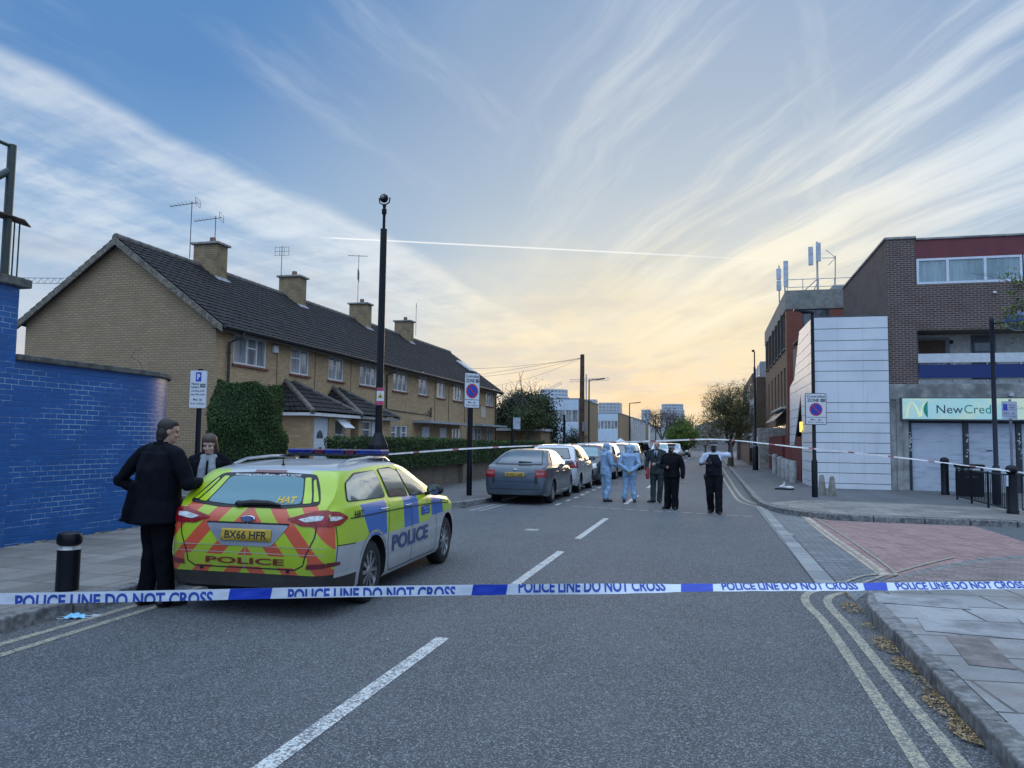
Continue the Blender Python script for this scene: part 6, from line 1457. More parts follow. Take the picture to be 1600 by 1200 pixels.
# ================================================================== people
M_skin = mat('skin', (.32, .185, .13), .5, var=.08, scale=12); M_skin2 = mat('skin_pink', (.36, .205, .15), .5, var=.1, scale=12)
def cloth(name, c, rough=.8, fold=.9, sc=7.0, spec=.3, sheen=0.0):
    M_ = bpy.data.materials.new(name); M_.use_nodes = True; t = NT(M_.node_tree); b = t.n['Principled BSDF']; o = t.new('ShaderNodeTexCoord').outputs['Object']
    n = t.noise(t.v('MULTIPLY', o, (1, 1, .6)), sc, 3, .55); n2 = t.noise(o, 60, 2)
    t.put(b.inputs['Base Color'], t.mix(t.ss(n, .3, .7), tuple(q*.82 for q in c), tuple(min(1, q*1.15) for q in c))); b.inputs['Roughness'].default_value = rough; b.inputs['Specular IOR Level'].default_value = spec
    bp = t.new('ShaderNodeBump'); bp.inputs['Strength'].default_value = fold; bp.inputs['Distance'].default_value = .035; t.put(bp.inputs['Height'], t.m('ADD', n, t.m('MULTIPLY', n2, .03))); t.put(b.inputs['Normal'], bp.outputs[0])
    MATS[name] = M_; return M_
M_coat = cloth('navy_black_coat', (.0045, .0055, .010), .85, .9, 7, .12); M_trs = cloth('black_trousers', (.004, .0045, .0075), .85, .9, 7, .12); M_shoe = mat('black_shoe', (.010, .010, .011), .35)
M_tyv = cloth('pale_blue_coverall', (.23, .35, .51), .5, .7, 11, .45); M_glv = mat('teal_glove', (.05, .36, .42), .4); M_suit = cloth('grey_green_suit', (.026, .037, .041)); M_uni = cloth('black_uniform', (.006, .006, .009), .85, .9, 7, .15); M_vest = cloth('black_stab_vest', (.006, .008, .014), .75, .5, 7, .15)
M_shirt = cloth('white_shirt', (.56, .60, .72), .7, .6); M_fmask = mat('black_face_mask', (.012, .012, .014), .7); M_scarf = cloth('grey_scarf', (.24, .26, .29), .9, .8, 14); M_hairb = mat('brown_hair', (.050, .028, .018), .55, var=.4, scale=40, bump=.5, bscale=70); M_hairg = mat('greying_dark_hair', (.016, .012, .011), .6, var=.5, scale=40, bump=.5, bscale=70)
def remesh(b, m, name, parent, vox=.011, it=4, extra=None):
    o = b.build('tmp', m, None); r_ = o.modifiers.new('r', 'REMESH'); r_.mode = 'VOXEL'; r_.voxel_size = vox; r_.use_smooth_shade = True
    s_ = o.modifiers.new('s', 'SMOOTH'); s_.factor = .5; s_.iterations = it
    me = evalmesh(o); bpy.data.objects.remove(o); me.name = name; me.materials.clear(); me.materials.append(m); me.polygons.foreach_set('use_smooth', [True]*len(me.polygons)); me.polygons.foreach_set('material_index', [0]*len(me.polygons))
    n = bpy.data.objects.new(name, me); COL.objects.link(n); n.parent = parent; return n
def crease(o, k=.02, sc=.16):
    nm = 'folds_%d' % int(sc*100); tex = bpy.data.textures.get(nm) or bpy.data.textures.new(nm, 'CLOUDS'); tex.noise_scale = sc; tex.noise_depth = 1
    d_ = o.modifiers.new('folds', 'DISPLACE'); d_.texture = tex; d_.strength = k; d_.mid_level = .42; return o
def limb(b, pts, rad, n=14):
    b.tube(pts, rad, n)
    for p, r_ in zip(pts, rad): b.ell(p, r_*1.0, r_*1.0, r_*1.0, 12, 8)
def loft(b, rings, n=20):
    vs = []; fs = []; k = len(rings)
    for cx, cy, cz, rx, ry in rings:
        for j in range(n):
            q = 6.28318*j/n; c, s_ = math.cos(q), math.sin(q); e = .82
            vs.append((cx+rx*abs(c)**e*(1 if c > 0 else -1), cy+ry*abs(s_)**e*(1 if s_ > 0 else -1), cz))
    for i in range(k-1):
        for j in range(n): jj = (j+1) % n; fs.append((i*n+j, i*n+jj, (i+1)*n+jj, (i+1)*n+j))
    fs += [tuple(range(n))[::-1], tuple((k-1)*n+j for j in range(n))]; b.add(vs, fs)
def V(*a): return Vector(a)
def hand(b, wr, d_, nrm, s_=1.0, side=1, curl=.5):
    """palm and five bent fingers from the wrist along d_"""
    d_ = Vector(d_).normalized(); nrm = (Vector(nrm)-d_*Vector(nrm).dot(d_)).normalized(); a = d_.cross(nrm)*side; wr = Vector(wr)
    for i in range(4): k = -.026+.0175*i; b.tube([wr+a*k*.6, wr+d_*.085+a*k], [.016*s_, .0135*s_], 8); b.ell(wr+d_*.085+a*k, .0135, .0135, .0135, 8, 6)
    b.ell(wr+d_*.045, .036, .036, .036, 10, 8, 0, None)
    for i, L in enumerate((.062, .074, .07, .054)):
        k = -.026+.0175*i; p = wr+d_*.088+a*k*1.08; q = p+(d_*math.cos(curl)+nrm*math.sin(curl))*L*.55; r_ = q+(d_*math.cos(curl*2.2)+nrm*math.sin(curl*2.2))*L*.5
        b.tube([p, q, r_], [.0100, .0092, .0078], 8); b.ell(r_, .0078, .0078, .0078, 8, 6)
    p = wr+d_*.03-a*.03; q = p+(d_*.75-a*.6+nrm*.3).normalized()*.045; b.tube([p, q, q+(d_*.9+nrm*.4-a*.1).normalized()*.034], [.0125, .0112, .009], 8)
def person(label, loc, rz, h=1.76, J=None, group=None, vox=.011, build=1.0, skin=None, nose=True, headturn=0.0, headdown=0.0):
    t = thing('person', loc, label, 'person', group, rz); s_ = h/1.76
    D = dict(hipL=V(-.09, 0, .93), hipR=V(.09, 0, .93), kneeL=V(-.10, .015, .50), kneeR=V(.10, .015, .50), ankL=V(-.11, -.02, .09), ankR=V(.11, -.02, .09), shL=V(-.195*build, -.01, 1.43), shR=V(.195*build, -.01, 1.43), elL=V(-.26*build, -.03, 1.15), elR=V(.26*build, -.03, 1.15), haL=V(-.27*build, .06, .90), haR=V(.27*build, .06, .90), head=V(0, .025, 1.622), neck=V(0, -.01, 1.49), footL=0.0, footR=0.0, hn=None)
    D.update(J or {}); D = {k: (v*s_ if isinstance(v, Vector) else v) for k, v in D.items()}
    b = MB(); w_ = build
    loft(b, [(0, 0, .86*s_, .135*w_, .10*w_), (0, 0, .98*s_, .145*w_, .105*w_), (0, 0, 1.12*s_, .135*w_, .10*w_), (0, 0, 1.28*s_, .155*w_, .11*w_), (0, -.005, 1.40*s_, .165*w_, .10), (0, -.01, 1.47*s_, .10, .075), (0, -.01, 1.50*s_, .055, .055)])
    limb(b, [D['neck']-V(0, 0, .06), D['head']-V(0, .01, .06)], [.056, .052])
    for q in 'LR':
        limb(b, [D['hip'+q], D['knee'+q], D['ank'+q]], [.082*w_, .055, .036]); limb(b, [D['sh'+q], D['el'+q], D['ha'+q]], [.05, .04, .026])
        sd = 1 if q == 'R' else -1; dv = (D['ha'+q]-D['el'+q]).normalized(); hand(b, D['ha'+q], dv, V(-.25*sd, 1, .1) if abs(dv.y) < .8 else V(-.3*sd, 0, -1), 1, sd, .45)
    Rz = Matrix.Rotation(headturn, 3, 'Z') @ Matrix.Rotation(-headdown, 3, 'X'); hc = D['head']
    def hp(x, y, z): return hc+Rz @ V(x, y, z)
    M4 = Rz.to_4x4()
    def he(x, y, z, rx, ry, rz_, m=8): b.ell(hp(x, y, z), rx, ry, rz_, 14, m, 0, Rz)
    he(0, -.008, .03, .074, .093, .085, 10); he(0, .018, -.045, .058, .072, .068); he(0, .055, -.085, .035, .03, .024); he(0, .05, .035, .058, .042, .035)
    he(0, .092, -.012, .013, .016, .026); he(0, .100, -.028, .016, .014, .012)
    for sx in (-1, 1): he(sx*.074, -.01, -.01, .009, .017, .028); he(sx*.036, .068, -.028, .024, .020, .022); he(sx*.030, .082, .022, .024, .010, .008)
    he(0, .083, -.062, .024, .012, .007); he(0, .081, -.074, .021, .012, .007)
    remesh(b, skin or M_skin, 'body', t, vox, 3)
    eb = MB()
    for sx in (-1, 1): eb.ell(hp(sx*.030, .080, .006), .012, .008, .0055, 10, 6, 0, Rz)
    t['_'] = 0; del t['_']
    return t, D, hp, Rz, s_, eb
def trousers(t, D, s_, m, add=.022, vox=.012, hem=.10, w_=1.0, name='trousers'):
    b = MB(); loft(b, [(0, 0, .84*s_, (.145+add*.6)*w_, .115*w_), (0, 0, 1.02*s_, (.15+add*.5)*w_, (.108+add*.4)*w_)])
    for q in 'LR':
        a = D['ank'+q].lerp(D['knee'+q], .06); mid_ = D['knee'+q].lerp(a, .55)+V(0, .012, 0); limb(b, [D['hip'+q]-V(0, 0, .02), D['hip'+q].lerp(D['knee'+q], .5), D['knee'+q], mid_, a+V(0, .01, .02), a+V(0, .02, -.035)], [(.09+add)*w_, .082+add, .062+add, .058+add, .050+add*1.2, .056+add*1.1])
    return crease(remesh(b, m, name, t, vox, 3), .022, .14)
def shoes(t, D, m, rzL=0.0, rzR=0.0, L=.275):
    for q, rz_ in (('L', rzL), ('R', rzR)):
        a = D['ank'+q]; f = V(-math.sin(rz_), math.cos(rz_), 0); b = MB(); z0 = a.z-.09
        b.ell((a.x+f.x*.015, a.y+f.y*.015, z0+.055), .047, .062, .06, 12, 8); p = [V(a.x, a.y, z0+.045)-f*.05, V(a.x, a.y, z0+.047)+f*.05, V(a.x, a.y, z0+.04)+f*.13, V(a.x, a.y, z0+.033)+f*.185]; limb(b, p, [.042, .046, .043, .03], 10)
        o = remesh(b, m, 'shoe', t, .009, 2)
        for v in o.data.vertices: v.co.z = max(v.co.z, z0+.002)
def jacket(t, D, s_, m, hem=.80, add=.03, w_=1.0, flare=0.0, vox=.012, sleeves=1.0, name='jacket', extra=None, collar=True):
    b = MB(); loft(b, [(0, 0, hem*s_, (.165+add+flare)*w_, (.125+add+flare*.6)*w_), (0, 0, (hem+.10)*s_, (.16+add+flare*.6)*w_, (.12+add+flare*.3)*w_), (0, 0, 1.08*s_, (.145+add)*w_, (.105+add)*w_), (0, 0, 1.26*s_, (.162+add)*w_, (.115+add)*w_), (0, -.005, 1.40*s_, (.165+add)*w_, .095+add), (0, -.012, 1.462*s_, .115+add*.5, .075+add*.5), (0, -.012, (1.50 if collar else 1.48)*s_, .068, .066)])
    for q in 'LR':
        if sleeves: e = D['el'+q].lerp(D['ha'+q], .94) if sleeves >= 1 else D['sh'+q].lerp(D['el'+q], .75); limb(b, [D['sh'+q]+V(0, 0, -.018), D['sh'+q].lerp(D['el'+q], .5)]+([D['el'+q], D['el'+q].lerp(D['ha'+q], .5), e] if sleeves >= 1 else [e]), [.056+add*.4, .056+add*.45]+([.052+add*.4, .046+add*.4, .040+add*.35] if sleeves >= 1 else [.058+add*.5]))
        limb(b, [V(0, -.012, 1.455*s_), V(0, -.012, 1.46*s_).lerp(D['sh'+q], .5)+V(0, 0, .012), D['sh'+q]+V(0, 0, -.012)], [.060, .058+add*.2, .056+add*.4])
    if extra: extra(b)
    return crease(remesh(b, m, name, t, vox, 3), .030 if extra else .02, .20 if extra else .13)
def hairshell(t, hp, Rz, m, pts, name='hair', vox=.009):
    b = MB()
    for x, y, z, rx, ry, rz_ in pts: b.ell(hp(x, y, z), rx, ry, rz_, 14, 10, 0, Rz)
    return remesh(b, m, name, t, vox, 2)
M_chq = None
def cap(t, hp, Rz, peak=True):
    b = MB(); q = 20
    def ring(r1, r2, z, n=24): return [hp(r1*math.cos(6.2832*i/n), -.005+r2*math.sin(6.2832*i/n), z) for i in range(n)]
    R_ = [ring(.083, .102, .045), ring(.086, .105, .098), ring(.112, .130, .115), ring(.115, .133, .128), ring(.09, .105, .143), ring(.02, .02, .148)]
    vs = [v for r_ in R_ for v in r_]; n = 24; fs = [(i*n+j, i*n+(j+1) % n, (i+1)*n+(j+1) % n, (i+1)*n+j) for i in range(5) for j in range(n)]+[tuple(5*n+j for j in range(n))]
    b.add(vs, fs); c = b.build('cap', mat('black_cap', (.012, .013, .018), .6), t, world=False, smooth=True)
    b = MB(); A = ring(.085, .1035, .048, 40); B2 = ring(.0885, .1075, .098, 40)
    for i in range(40):
        for k in range(2):
            lo = [A[i].lerp(B2[i], k*.5), A[(i+1) % 40].lerp(B2[(i+1) % 40], k*.5), A[(i+1) % 40].lerp(B2[(i+1) % 40], k*.5+.5), A[i].lerp(B2[i], k*.5+.5)]
            b.quad(*lo, mi=(i+k) % 2)
    b.build('chequered_band', [mat('band_white', (.65, .66, .68), .5), mat('band_black', (.015, .015, .02), .5)], c, world=False)
    b = MB(); P = [hp(.075*math.sin(R(a)), .09*math.cos(R(a)), .048) for a in range(-60, 61, 12)]; Q = [hp(.075*math.sin(R(a)), .09*math.cos(R(a))+.062*math.cos(R(a*1.35)), .026) for a in range(-60, 61, 12)]
    vs = P+Q; b.add(vs, [(i, i+1, len(P)+i+1, len(P)+i) for i in range(len(P)-1)]); o = b.build('peak', M_pole, c, world=False); sd_ = o.modifiers.new('s', 'SOLIDIFY'); sd_.thickness = .006
def facemask(t, hp, Rz, m):
    b = MB(); b.ell(hp(0, .045, -.055), .066, .066, .060, 14, 10, 0, Rz); b.ell(hp(0, .075, -.04), .035, .045, .045, 12, 8, 0, Rz); remesh(b, m, 'face_mask', t, .009, 2)
def eyes(t, eb): eb.build('eyes', mat('eye_dark', (.05, .04, .035), .2), t, world=False, smooth=True)

# 1 the man in the dark coat, seen from behind
mz = 1.84
t, D, hp, Rz, s_, eb = person('man in long dark coat seen from behind, elbow out, beside police car', (-5.25, 6.50, 0), R(-22), mz, dict(
    elL=V(-.48, -.12, 1.15), haL=V(-.27, .10, .98), shL=V(-.265, -.03, 1.42), shR=V(.265, .02, 1.415), elR=V(.355, .08, 1.15), haR=V(.22, .34, 1.13), head=V(.035, .05, 1.618), neck=V(.01, .0, 1.49), ankL=V(-.12, -.03, .09), ankR=V(.13, .04, .09)), vox=.0085, build=1.22, skin=M_skin2, headturn=R(-20), headdown=R(8))
eyes(t, eb)
def coatx(b):
    loft(b, [(-.07, .0, .76*s_, .285, .22), (-.05, .0, .86*s_, .28, .20), (-.01, 0, 1.05*s_, .265, .185), (0, 0, 1.28*s_, .27, .175), (0, -.01, 1.42*s_, .24, .13)])
    b.prism([(-.28, -.10, 1.2), (-.10, -.24, 1.2), (-.16, -.29, .82), (-.50, -.15, .80), (-.53, -.07, .82), (-.48, .02, 1.1)], (.04, .09, 0))
jacket(t, D, s_, M_coat, .78, .042, 1.2, .03, .010, extra=coatx, name='coat')
b = MB(); b.lathe([(.084, 1.465*s_), (.086, 1.49*s_), (.074, 1.525*s_), (.064, 1.525*s_)], (.012, .0, 0), 18); b.build('coat_collar', M_coat, t, world=False, smooth=True)
trousers(t, D, s_, M_trs, .024, .011, w_=1.1); shoes(t, D, M_shoe, R(10), R(-15))
hairshell(t, hp, Rz, M_hairg, [(0, -.022, .048, .080, .092, .084), (0, -.048, -.02, .076, .064, .085), (.0, .03, .088, .064, .055, .032), (0, -.055, -.075, .062, .045, .05)])
b = MB(); b.obox(D['haR']+V(.02, .10, .04), .22, .30, .012, R(15), 0, R(25)); b.build('notebook', mat('notebook_cover', (.015, .015, .018), .5), t, world=False); b = MB(); b.obox(D['haR']+V(.02, .10, .05), .20, .27, .006, R(15), 0, R(25)); b.build('paper', mat('note_paper', (.55, .56, .58), .7), t, world=False)
# 2 the woman
t, D, hp, Rz, s_, eb = person('woman with brown hair and grey scarf looking down beside police car', (-5.74, 7.95, 0), R(206), 1.69, dict(elL=V(-.27, .02, 1.17), haL=V(-.10, .28, 1.10), elR=V(.27, .02, 1.17), haR=V(.10, .28, 1.12)), vox=.0075, build=.92, skin=mat('skin_pale', (.50, .32, .25), .5, var=.08, scale=12), headturn=R(-6), headdown=R(20))
eyes(t, eb); jacket(t, D, s_, M_coat, .72, .036, .95, .02, .011); trousers(t, D, s_, M_trs); shoes(t, D, M_shoe)
hairshell(t, hp, Rz, M_hairb, [(0, -.025, .045, .086, .092, .082), (0, -.055, -.06, .078, .062, .10), (-.070, -.012, -.06, .026, .045, .12), (.070, -.012, -.06, .026, .045, .12), (-.066, .0, -.16, .030, .04, .10), (.066, .0, -.16, .030, .04, .10), (0, -.004, .062, .083, .094, .066)], vox=.008)
b = MB(); b.box(-.026, .026, 0, 0.001, 0, .001); b = MB()
mo = hp(0, .094, -.066); b.ell(mo, .020, .006, .006, 12, 6, 0, Rz); b.build('lips', mat('lips', (.30, .12, .11), .45), t, world=False, smooth=True)
b = MB()
for sx in (-1, 1): b.ell(hp(sx*.031, .086, .026), .018, .005, .0035, 10, 6, 0, Rz)
b.build('eyebrows', M_hairb, t, world=False, smooth=True)
b = MB(); zc = 1.47*s_
for i in range(15): a = 6.2832*i/14; b.ell((.074*math.cos(a), .01+.072*math.sin(a), zc-.012+.008*math.sin(a*3)), .036, .036, .04, 10, 8)
for sx in (-1, 1): limb(b, [V(sx*.045, .085, zc-.03), V(sx*.055, .135, zc-.14), V(sx*.065, .150, zc-.34)], [.040, .046, .052])
remesh(b, M_scarf, 'scarf', t, .012, 2)
# 3, 4 forensic officers in blue coveralls
def forensic(label, loc, rz, J, h, back=False):
    t, D, hp, Rz, s_, eb = person(label, loc, rz, h, J, 'forensic officers in blue coveralls'); eyes(t, eb); b = MB()
    loft(b, [(0, 0, .80*s_, .165, .14), (0, 0, .96*s_, .175, .145), (0, 0, 1.12*s_, .168, .14), (0, 0, 1.28*s_, .185, .145), (0, -.005, 1.40*s_, .20, .135), (0, -.01, 1.47*s_, .13, .10), (0, -.01, 1.52*s_, .085, .085)])
    for q in 'LR':
        a = D['ank'+q]; k_ = D['knee'+q]; limb(b, [D['hip'+q], D['hip'+q].lerp(k_, .5)+V(0, .01, 0), k_, k_.lerp(a, .35)+V(0, .02, 0), k_.lerp(a, .6)-V(0, .012, 0), k_.lerp(a, .85)+V(0, .01, 0), a+V(0, 0, .04)], [.115, .098, .082, .090, .078, .086, .066])
        e, ha = D['el'+q], D['ha'+q]; limb(b, [D['sh'+q], D['sh'+q].lerp(e, .5), e, e.lerp(ha, .5), e.lerp(ha, .92)], [.078, .070, .062, .058, .046])
    b.ell(hp(0, -.018, .02), .104, .112, .125, 14, 10, 0, Rz); b.ell(hp(0, -.06, -.09), .095, .075, .09, 12, 8, 0, Rz); b.ell(hp(0, -.03, .10), .06, .07, .05, 12, 8, 0, Rz)
    co_ = remesh(b, M_tyv, 'coverall', t, .013, 2)
    tex = bpy.data.textures.get('creases') or bpy.data.textures.new('creases', 'CLOUDS'); tex.noise_scale = .11; dm = co_.modifiers.new('creases', 'DISPLACE'); dm.texture = tex; dm.strength = .032; dm.mid_level = .5
    shoes(t, D, M_shoe, 0, 0); facemask(t, hp, Rz, mat('pale_mask', (.5, .55, .62), .7))
    g = MB()
    for q, sd in (('L', -1), ('R', 1)): dv = (D['ha'+q]-D['el'+q]).normalized(); hand(g, D['ha'+q]-dv*.03, dv, V(-.25*sd, 1, .1), 1.25, sd, .5); limb(g, [D['ha'+q]-dv*.07, D['ha'+q]+dv*.02], [.042, .036])
    remesh(g, M_glv, 'gloves', t, .009, 1); t.scale = (.96, .96, .925); return t
forensic('forensic officer in pale blue hooded coverall standing side-on', (-2.78, 21.25, 0), R(-55), dict(elL=V(-.27, .06, 1.15), haL=V(-.12, .28, 1.10), elR=V(.27, .04, 1.14), haR=V(.12, .27, 1.05), ankL=V(-.12, .05, .09), ankR=V(.12, -.06, .09)), 1.75)
forensic('forensic officer in pale blue coverall with hands clasped behind the back', (-2.15, 21.35, 0), R(4), dict(elL=V(-.30, -.09, 1.15), haL=V(-.06, -.19, .97), elR=V(.30, -.09, 1.15), haR=V(.06, -.20, .95), ankL=V(-.15, -.02, .09), ankR=V(.15, -.02, .09)), 1.71)
# 5 the man in a grey suit
t, D, hp, Rz, s_, eb = person('balding man in grey green suit facing the camera, arms gathered', (-1.42, 21.55, 0), R(172), 1.80, dict(elL=V(-.27, .02, 1.16), haL=V(-.02, .24, 1.10), elR=V(.285, -.03, 1.14), haR=V(.27, .10, .92), ankL=V(-.07, -.02, .09), ankR=V(.09, .06, .09)), build=1.02, skin=M_skin2)
eyes(t, eb); jacket(t, D, s_, M_suit, .80, .026, 1.02, .01); trousers(t, D, s_, M_suit, .018); shoes(t, D, M_shoe, R(15), R(-40))
hairshell(t, hp, Rz, mat('grey_hair', (.20, .18, .17), .6), [(0, -.05, .01, .078, .062, .07), (0, -.03, .06, .073, .078, .055)])
b = MB(); b.prism([(-.05, .125, 1.47*s_), (.05, .125, 1.47*s_), (0, .165, 1.20*s_)], (0, .012, 0)); b.build('shirt_front', M_shirt, t, world=False); b = MB(); b.prism([(-.016, .14, 1.45*s_), (.016, .14, 1.45*s_), (.025, .178, 1.24*s_), (-.025, .178, 1.24*s_)], (0, .012, 0)); b.build('tie', M_uni, t, world=False)
b = MB(); limb(b, [V(.24, .10, .98), V(.25, .12, .86), V(.24, .12, .72)], [.045, .055, .05]); remesh(b, mat('red_cloth', (.36, .03, .04), .7), 'red_folder', t, .012, 1)
t.scale = (.97, .97, .94)
# 6 the officer in black
t, D, hp, Rz, s_, eb = person('police officer in all black uniform and chequered cap, hand at belly', (-.93, 19.6, 0), R(158), 1.74, dict(elR=V(.30, .0, 1.15), haR=V(.03, .24, 1.13), elL=V(-.31, -.01, 1.14), haL=V(-.34, .06, .86), ankL=V(-.11, .02, .09), ankR=V(.12, -.02, .09)), build=1.08)
eyes(t, eb); jacket(t, D, s_, M_uni, .86, .036, 1.1, .0); trousers(t, D, s_, M_uni, .034, w_=1.05); shoes(t, D, M_shoe, R(20), R(-20)); cap(t, hp, Rz); facemask(t, hp, Rz, M_fmask); hairshell(t, hp, Rz, M_hairg, [(0, -.04, .01, .078, .07, .055)])
b = MB(); b.lathe([(.19, .98*s_), (.195, 1.0*s_), (.195, 1.04*s_), (.19, 1.05*s_)], (0, 0, 0), 20); o = b.build('belt', M_trim, t, world=False, smooth=True); o.scale = (1.02, .78, 1)
b = MB(); q = D['haL']+V(0, .03, -.11); b.obox(q, .05, .012, .10, R(20)); b.build('paper', MATS['note_paper'], t, world=False)
t.scale = (.95, .95, .92)
# 7 the officer lifting the tape
t, D, hp, Rz, s_, eb = person('police officer in white short sleeves and black vest lifting the tape', (.08, 18.75, 0), R(176), 1.86, dict(elR=V(.30, .02, 1.20), haR=V(.10, .24, 1.24), shL=V(-.20, .0, 1.45), elL=V(-.42, .06, 1.44), haL=V(-.40, .14, 1.70), kneeL=V(-.11, .07, .50), ankL=V(-.12, .10, .09), kneeR=V(.09, .04, .50), ankR=V(.08, -.16, .10)), build=1.06, skin=mat('skin_deep', (.10, .06, .045), .5))
eyes(t, eb); jacket(t, D, s_, M_shirt, .96, .022, 1.05, 0, sleeves=.7, name='shirt'); trousers(t, D, s_, M_uni, .032, w_=1.04); shoes(t, D, M_shoe, R(10), R(-12)); cap(t, hp, Rz); facemask(t, hp, Rz, M_fmask); hairshell(t, hp, Rz, M_hairg, [(0, -.04, .01, .078, .07, .055)])
b = MB(); loft(b, [(0, 0, .93*s_, .205, .165), (0, 0, 1.10*s_, .20, .165), (0, 0, 1.28*s_, .195, .17), (0, 0, 1.38*s_, .165, .15), (0, -.01, 1.455*s_, .13, .11)]); b.ell((-.10, .17, 1.22*s_), .05, .03, .07, 10, 8); b.ell((.10, .17, 1.05*s_), .05, .03, .06, 10, 8); remesh(b, M_vest, 'stab_vest', t, .013, 1)
b = MB(); loft(b, [(0, 0, .94*s_, .205, .16), (0, 0, 1.0*s_, .205, .16)]); b.ell((.2, .04, .9*s_), .05, .06, .09, 10, 8); b.ell((-.2, .02, .92*s_), .04, .06, .07, 10, 8); remesh(b, M_trim, 'duty_belt', t, .012, 1)
b = MB(); b.obox(D['haR']+V(-.02, .06, .06), .05, .03, .14, R(10)); b.build('radio', M_trim, t, world=False)
t.scale = (.94, .94, .90)
# far figures
t, D, hp, Rz, s_, eb = person('distant person in dark clothes standing by the left kerb', (-5.0, 62, 0), R(170), 1.72, None, 'distant people in dark clothes', vox=.02); jacket(t, D, s_, M_uni, vox=.02); trousers(t, D, s_, M_uni, vox=.02); shoes(t, D, M_shoe)
copy_at(t, (-5.7, 66, K), R(30), 'distant person in dark clothes on the left footway by the fence')
# ------------------------------------------------------------------ forensic tent
TY = 47.0
t = thing('forensic_tent', (-4.9, TY, 0), 'white roofed forensic tent with blue sides behind the parked cars', 'tent')
q0, q1, q2 = onY(938, 700, TY), onY(994, 702, TY), onY(970, 685.5, TY); xl, xr, zt, ze = q0.x, q1.x, q2.z+.04, q1.z; xm = (xl+xr)/2
b = MB(); n = 6
def tr(u, v):   # sagging pyramid roof
    k = 1-max(abs(u), abs(v)); return (xm+(xr-xl)/2*u, TY+1.3+1.3*v, ze+(zt-ze)*(k**1.35))
G_ = [[tr(-1+2*i/n, -1+2*j/n) for i in range(n+1)] for j in range(n+1)]
b.add([p for r_ in G_ for p in r_], [(j*(n+1)+i, j*(n+1)+i+1, (j+1)*(n+1)+i+1, (j+1)*(n+1)+i) for j in range(n) for i in range(n)])
b.box(xl, xr, TY-.01, TY+.0, ze-.14, ze); b.box(xr, xr+.01, TY, TY+2.6, ze-.14, ze)
b.build('canopy', mat('tent_white', (.62, .66, .74), .6, var=.05), t)
b = MB(); b.box(xl+.02, xm+.35, TY+.02, TY+.03, 0, ze-.1); b.box(xr-.03, xr-.02, TY+.02, TY+2.55, 0, ze-.1); b.box(xl+.02, xr-.04, TY+2.5, TY+2.52, 0, ze-.1); b.build('side_wall', cloth('tent_blue', (.02, .045, .24), .6, .5, 2), t)
for x_ in (xl+.03, xr-.03):
    b = MB(); b.tube([(x_, TY+.03, 0), (x_, TY+.03, ze)], .02, 6); b.build('leg', M_sgrey, t)
# ================================================================== street furniture
# camera pole on the left
t = thing('camera_pole', (-7.5, 16.63, K), 'tall black camera pole with flared base, tallest post in the street', 'pole')
b = MB(); b.lathe([(.088, 1.75), (.086, 2.2), (.078, 6.62), (.0, 6.62)], (-7.5, 16.63, 0), 18); b.build('shaft', M_pole, t, smooth=True)
b = MB(); b.lathe([(.24, K), (.24, 1.45), (.23, 1.5), (.10, 1.78), (.0, 1.78)], (-7.5, 16.63, 0), 8); b.build('base_cabinet', M_pole, t)
b = MB(); b.lathe([(.035, 6.6), (.035, 6.95), (.06, 7.0), (.06, 7.1), (.035, 7.12), (.05, 7.22), (.0, 7.22)], (-7.5, 16.63, 0), 12); b.build('camera_stem', M_pole, t, smooth=True)
b = MB(); b.ell((-7.5, 16.6, 7.36), .105, .105, .105, 14, 10); cmr = b.build('camera_head', M_pole, t, smooth=True)
b = MB()
for s_ in (-1, 1): b.tube([(-7.5, 16.63, 7.2), (-7.5+.12*s_, 16.63, 7.26), (-7.5+.14*s_, 16.63, 7.38)], .016, 6)
b.build('yoke', M_pole, cmr); b = MB(); b.ell((-7.5, 16.52, 7.36), .05, .04, .05, 10, 6); b.build('lens', M_dark, cmr, smooth=True)
fx = Vector((.968, .25, 0)); fz = Vector((0, 0, 1)); fn = Vector((.25, -.968, 0))
def plate(b, c, wd, ht, mi=0, th=.012, ex=fx, nr_=fn, r_=.03, off=0.0):
    """rounded plate, front face towards nr_"""
    n = 4; P = []
    for qx, qz, a0 in ((1, 1, 0), (-1, 1, 90), (-1, -1, 180), (1, -1, 270)):
        for i in range(n+1): a = R(a0+90*i/n); P.append((qx*(wd/2-r_)+r_*math.cos(a), qz*(ht/2-r_)+r_*math.sin(a)))
    c = Vector(c)+nr_*off; b.prism([c+ex*x+fz*z for x, z in P], nr_*th, mi)
c = Vector((-7.42, 16.50, 2.62)); t2 = thing('warning_notice', c, 'small white and red camera notice strapped to the camera pole', 'sign')
b = MB(); plate(b, c, .17, .40, r_=.015); bd = b.build('plate', M_sw, t2)
b = MB(); plate(b, c+fz*.165, .165, .065, th=.003, off=.0125, r_=.008); plate(b, c-fz*.15, .165, .095, th=.003, off=.0125, r_=.008); b.build('red_band', mat('pink_red', (.5, .05, .12), .4), t2)
b = MB(); cc = c+fn*.016+fz*.02; b.prism([cc-fx*.07-fz*.055, cc+fx*.07-fz*.055, cc+fz*.075], fn*.002); b.build('yellow_triangle', mat('warning_yellow', (.55, .42, .04), .5), t2)
b = MB(); plate(b, c+fz*.0, .04, .04, th=.002, off=.0185, r_=.01); fit_text(b, 'CCTV', .13, .035, c+fn*.017+fz*.165, fx, fz, .01); b.build('symbol', M_sblk, t2)
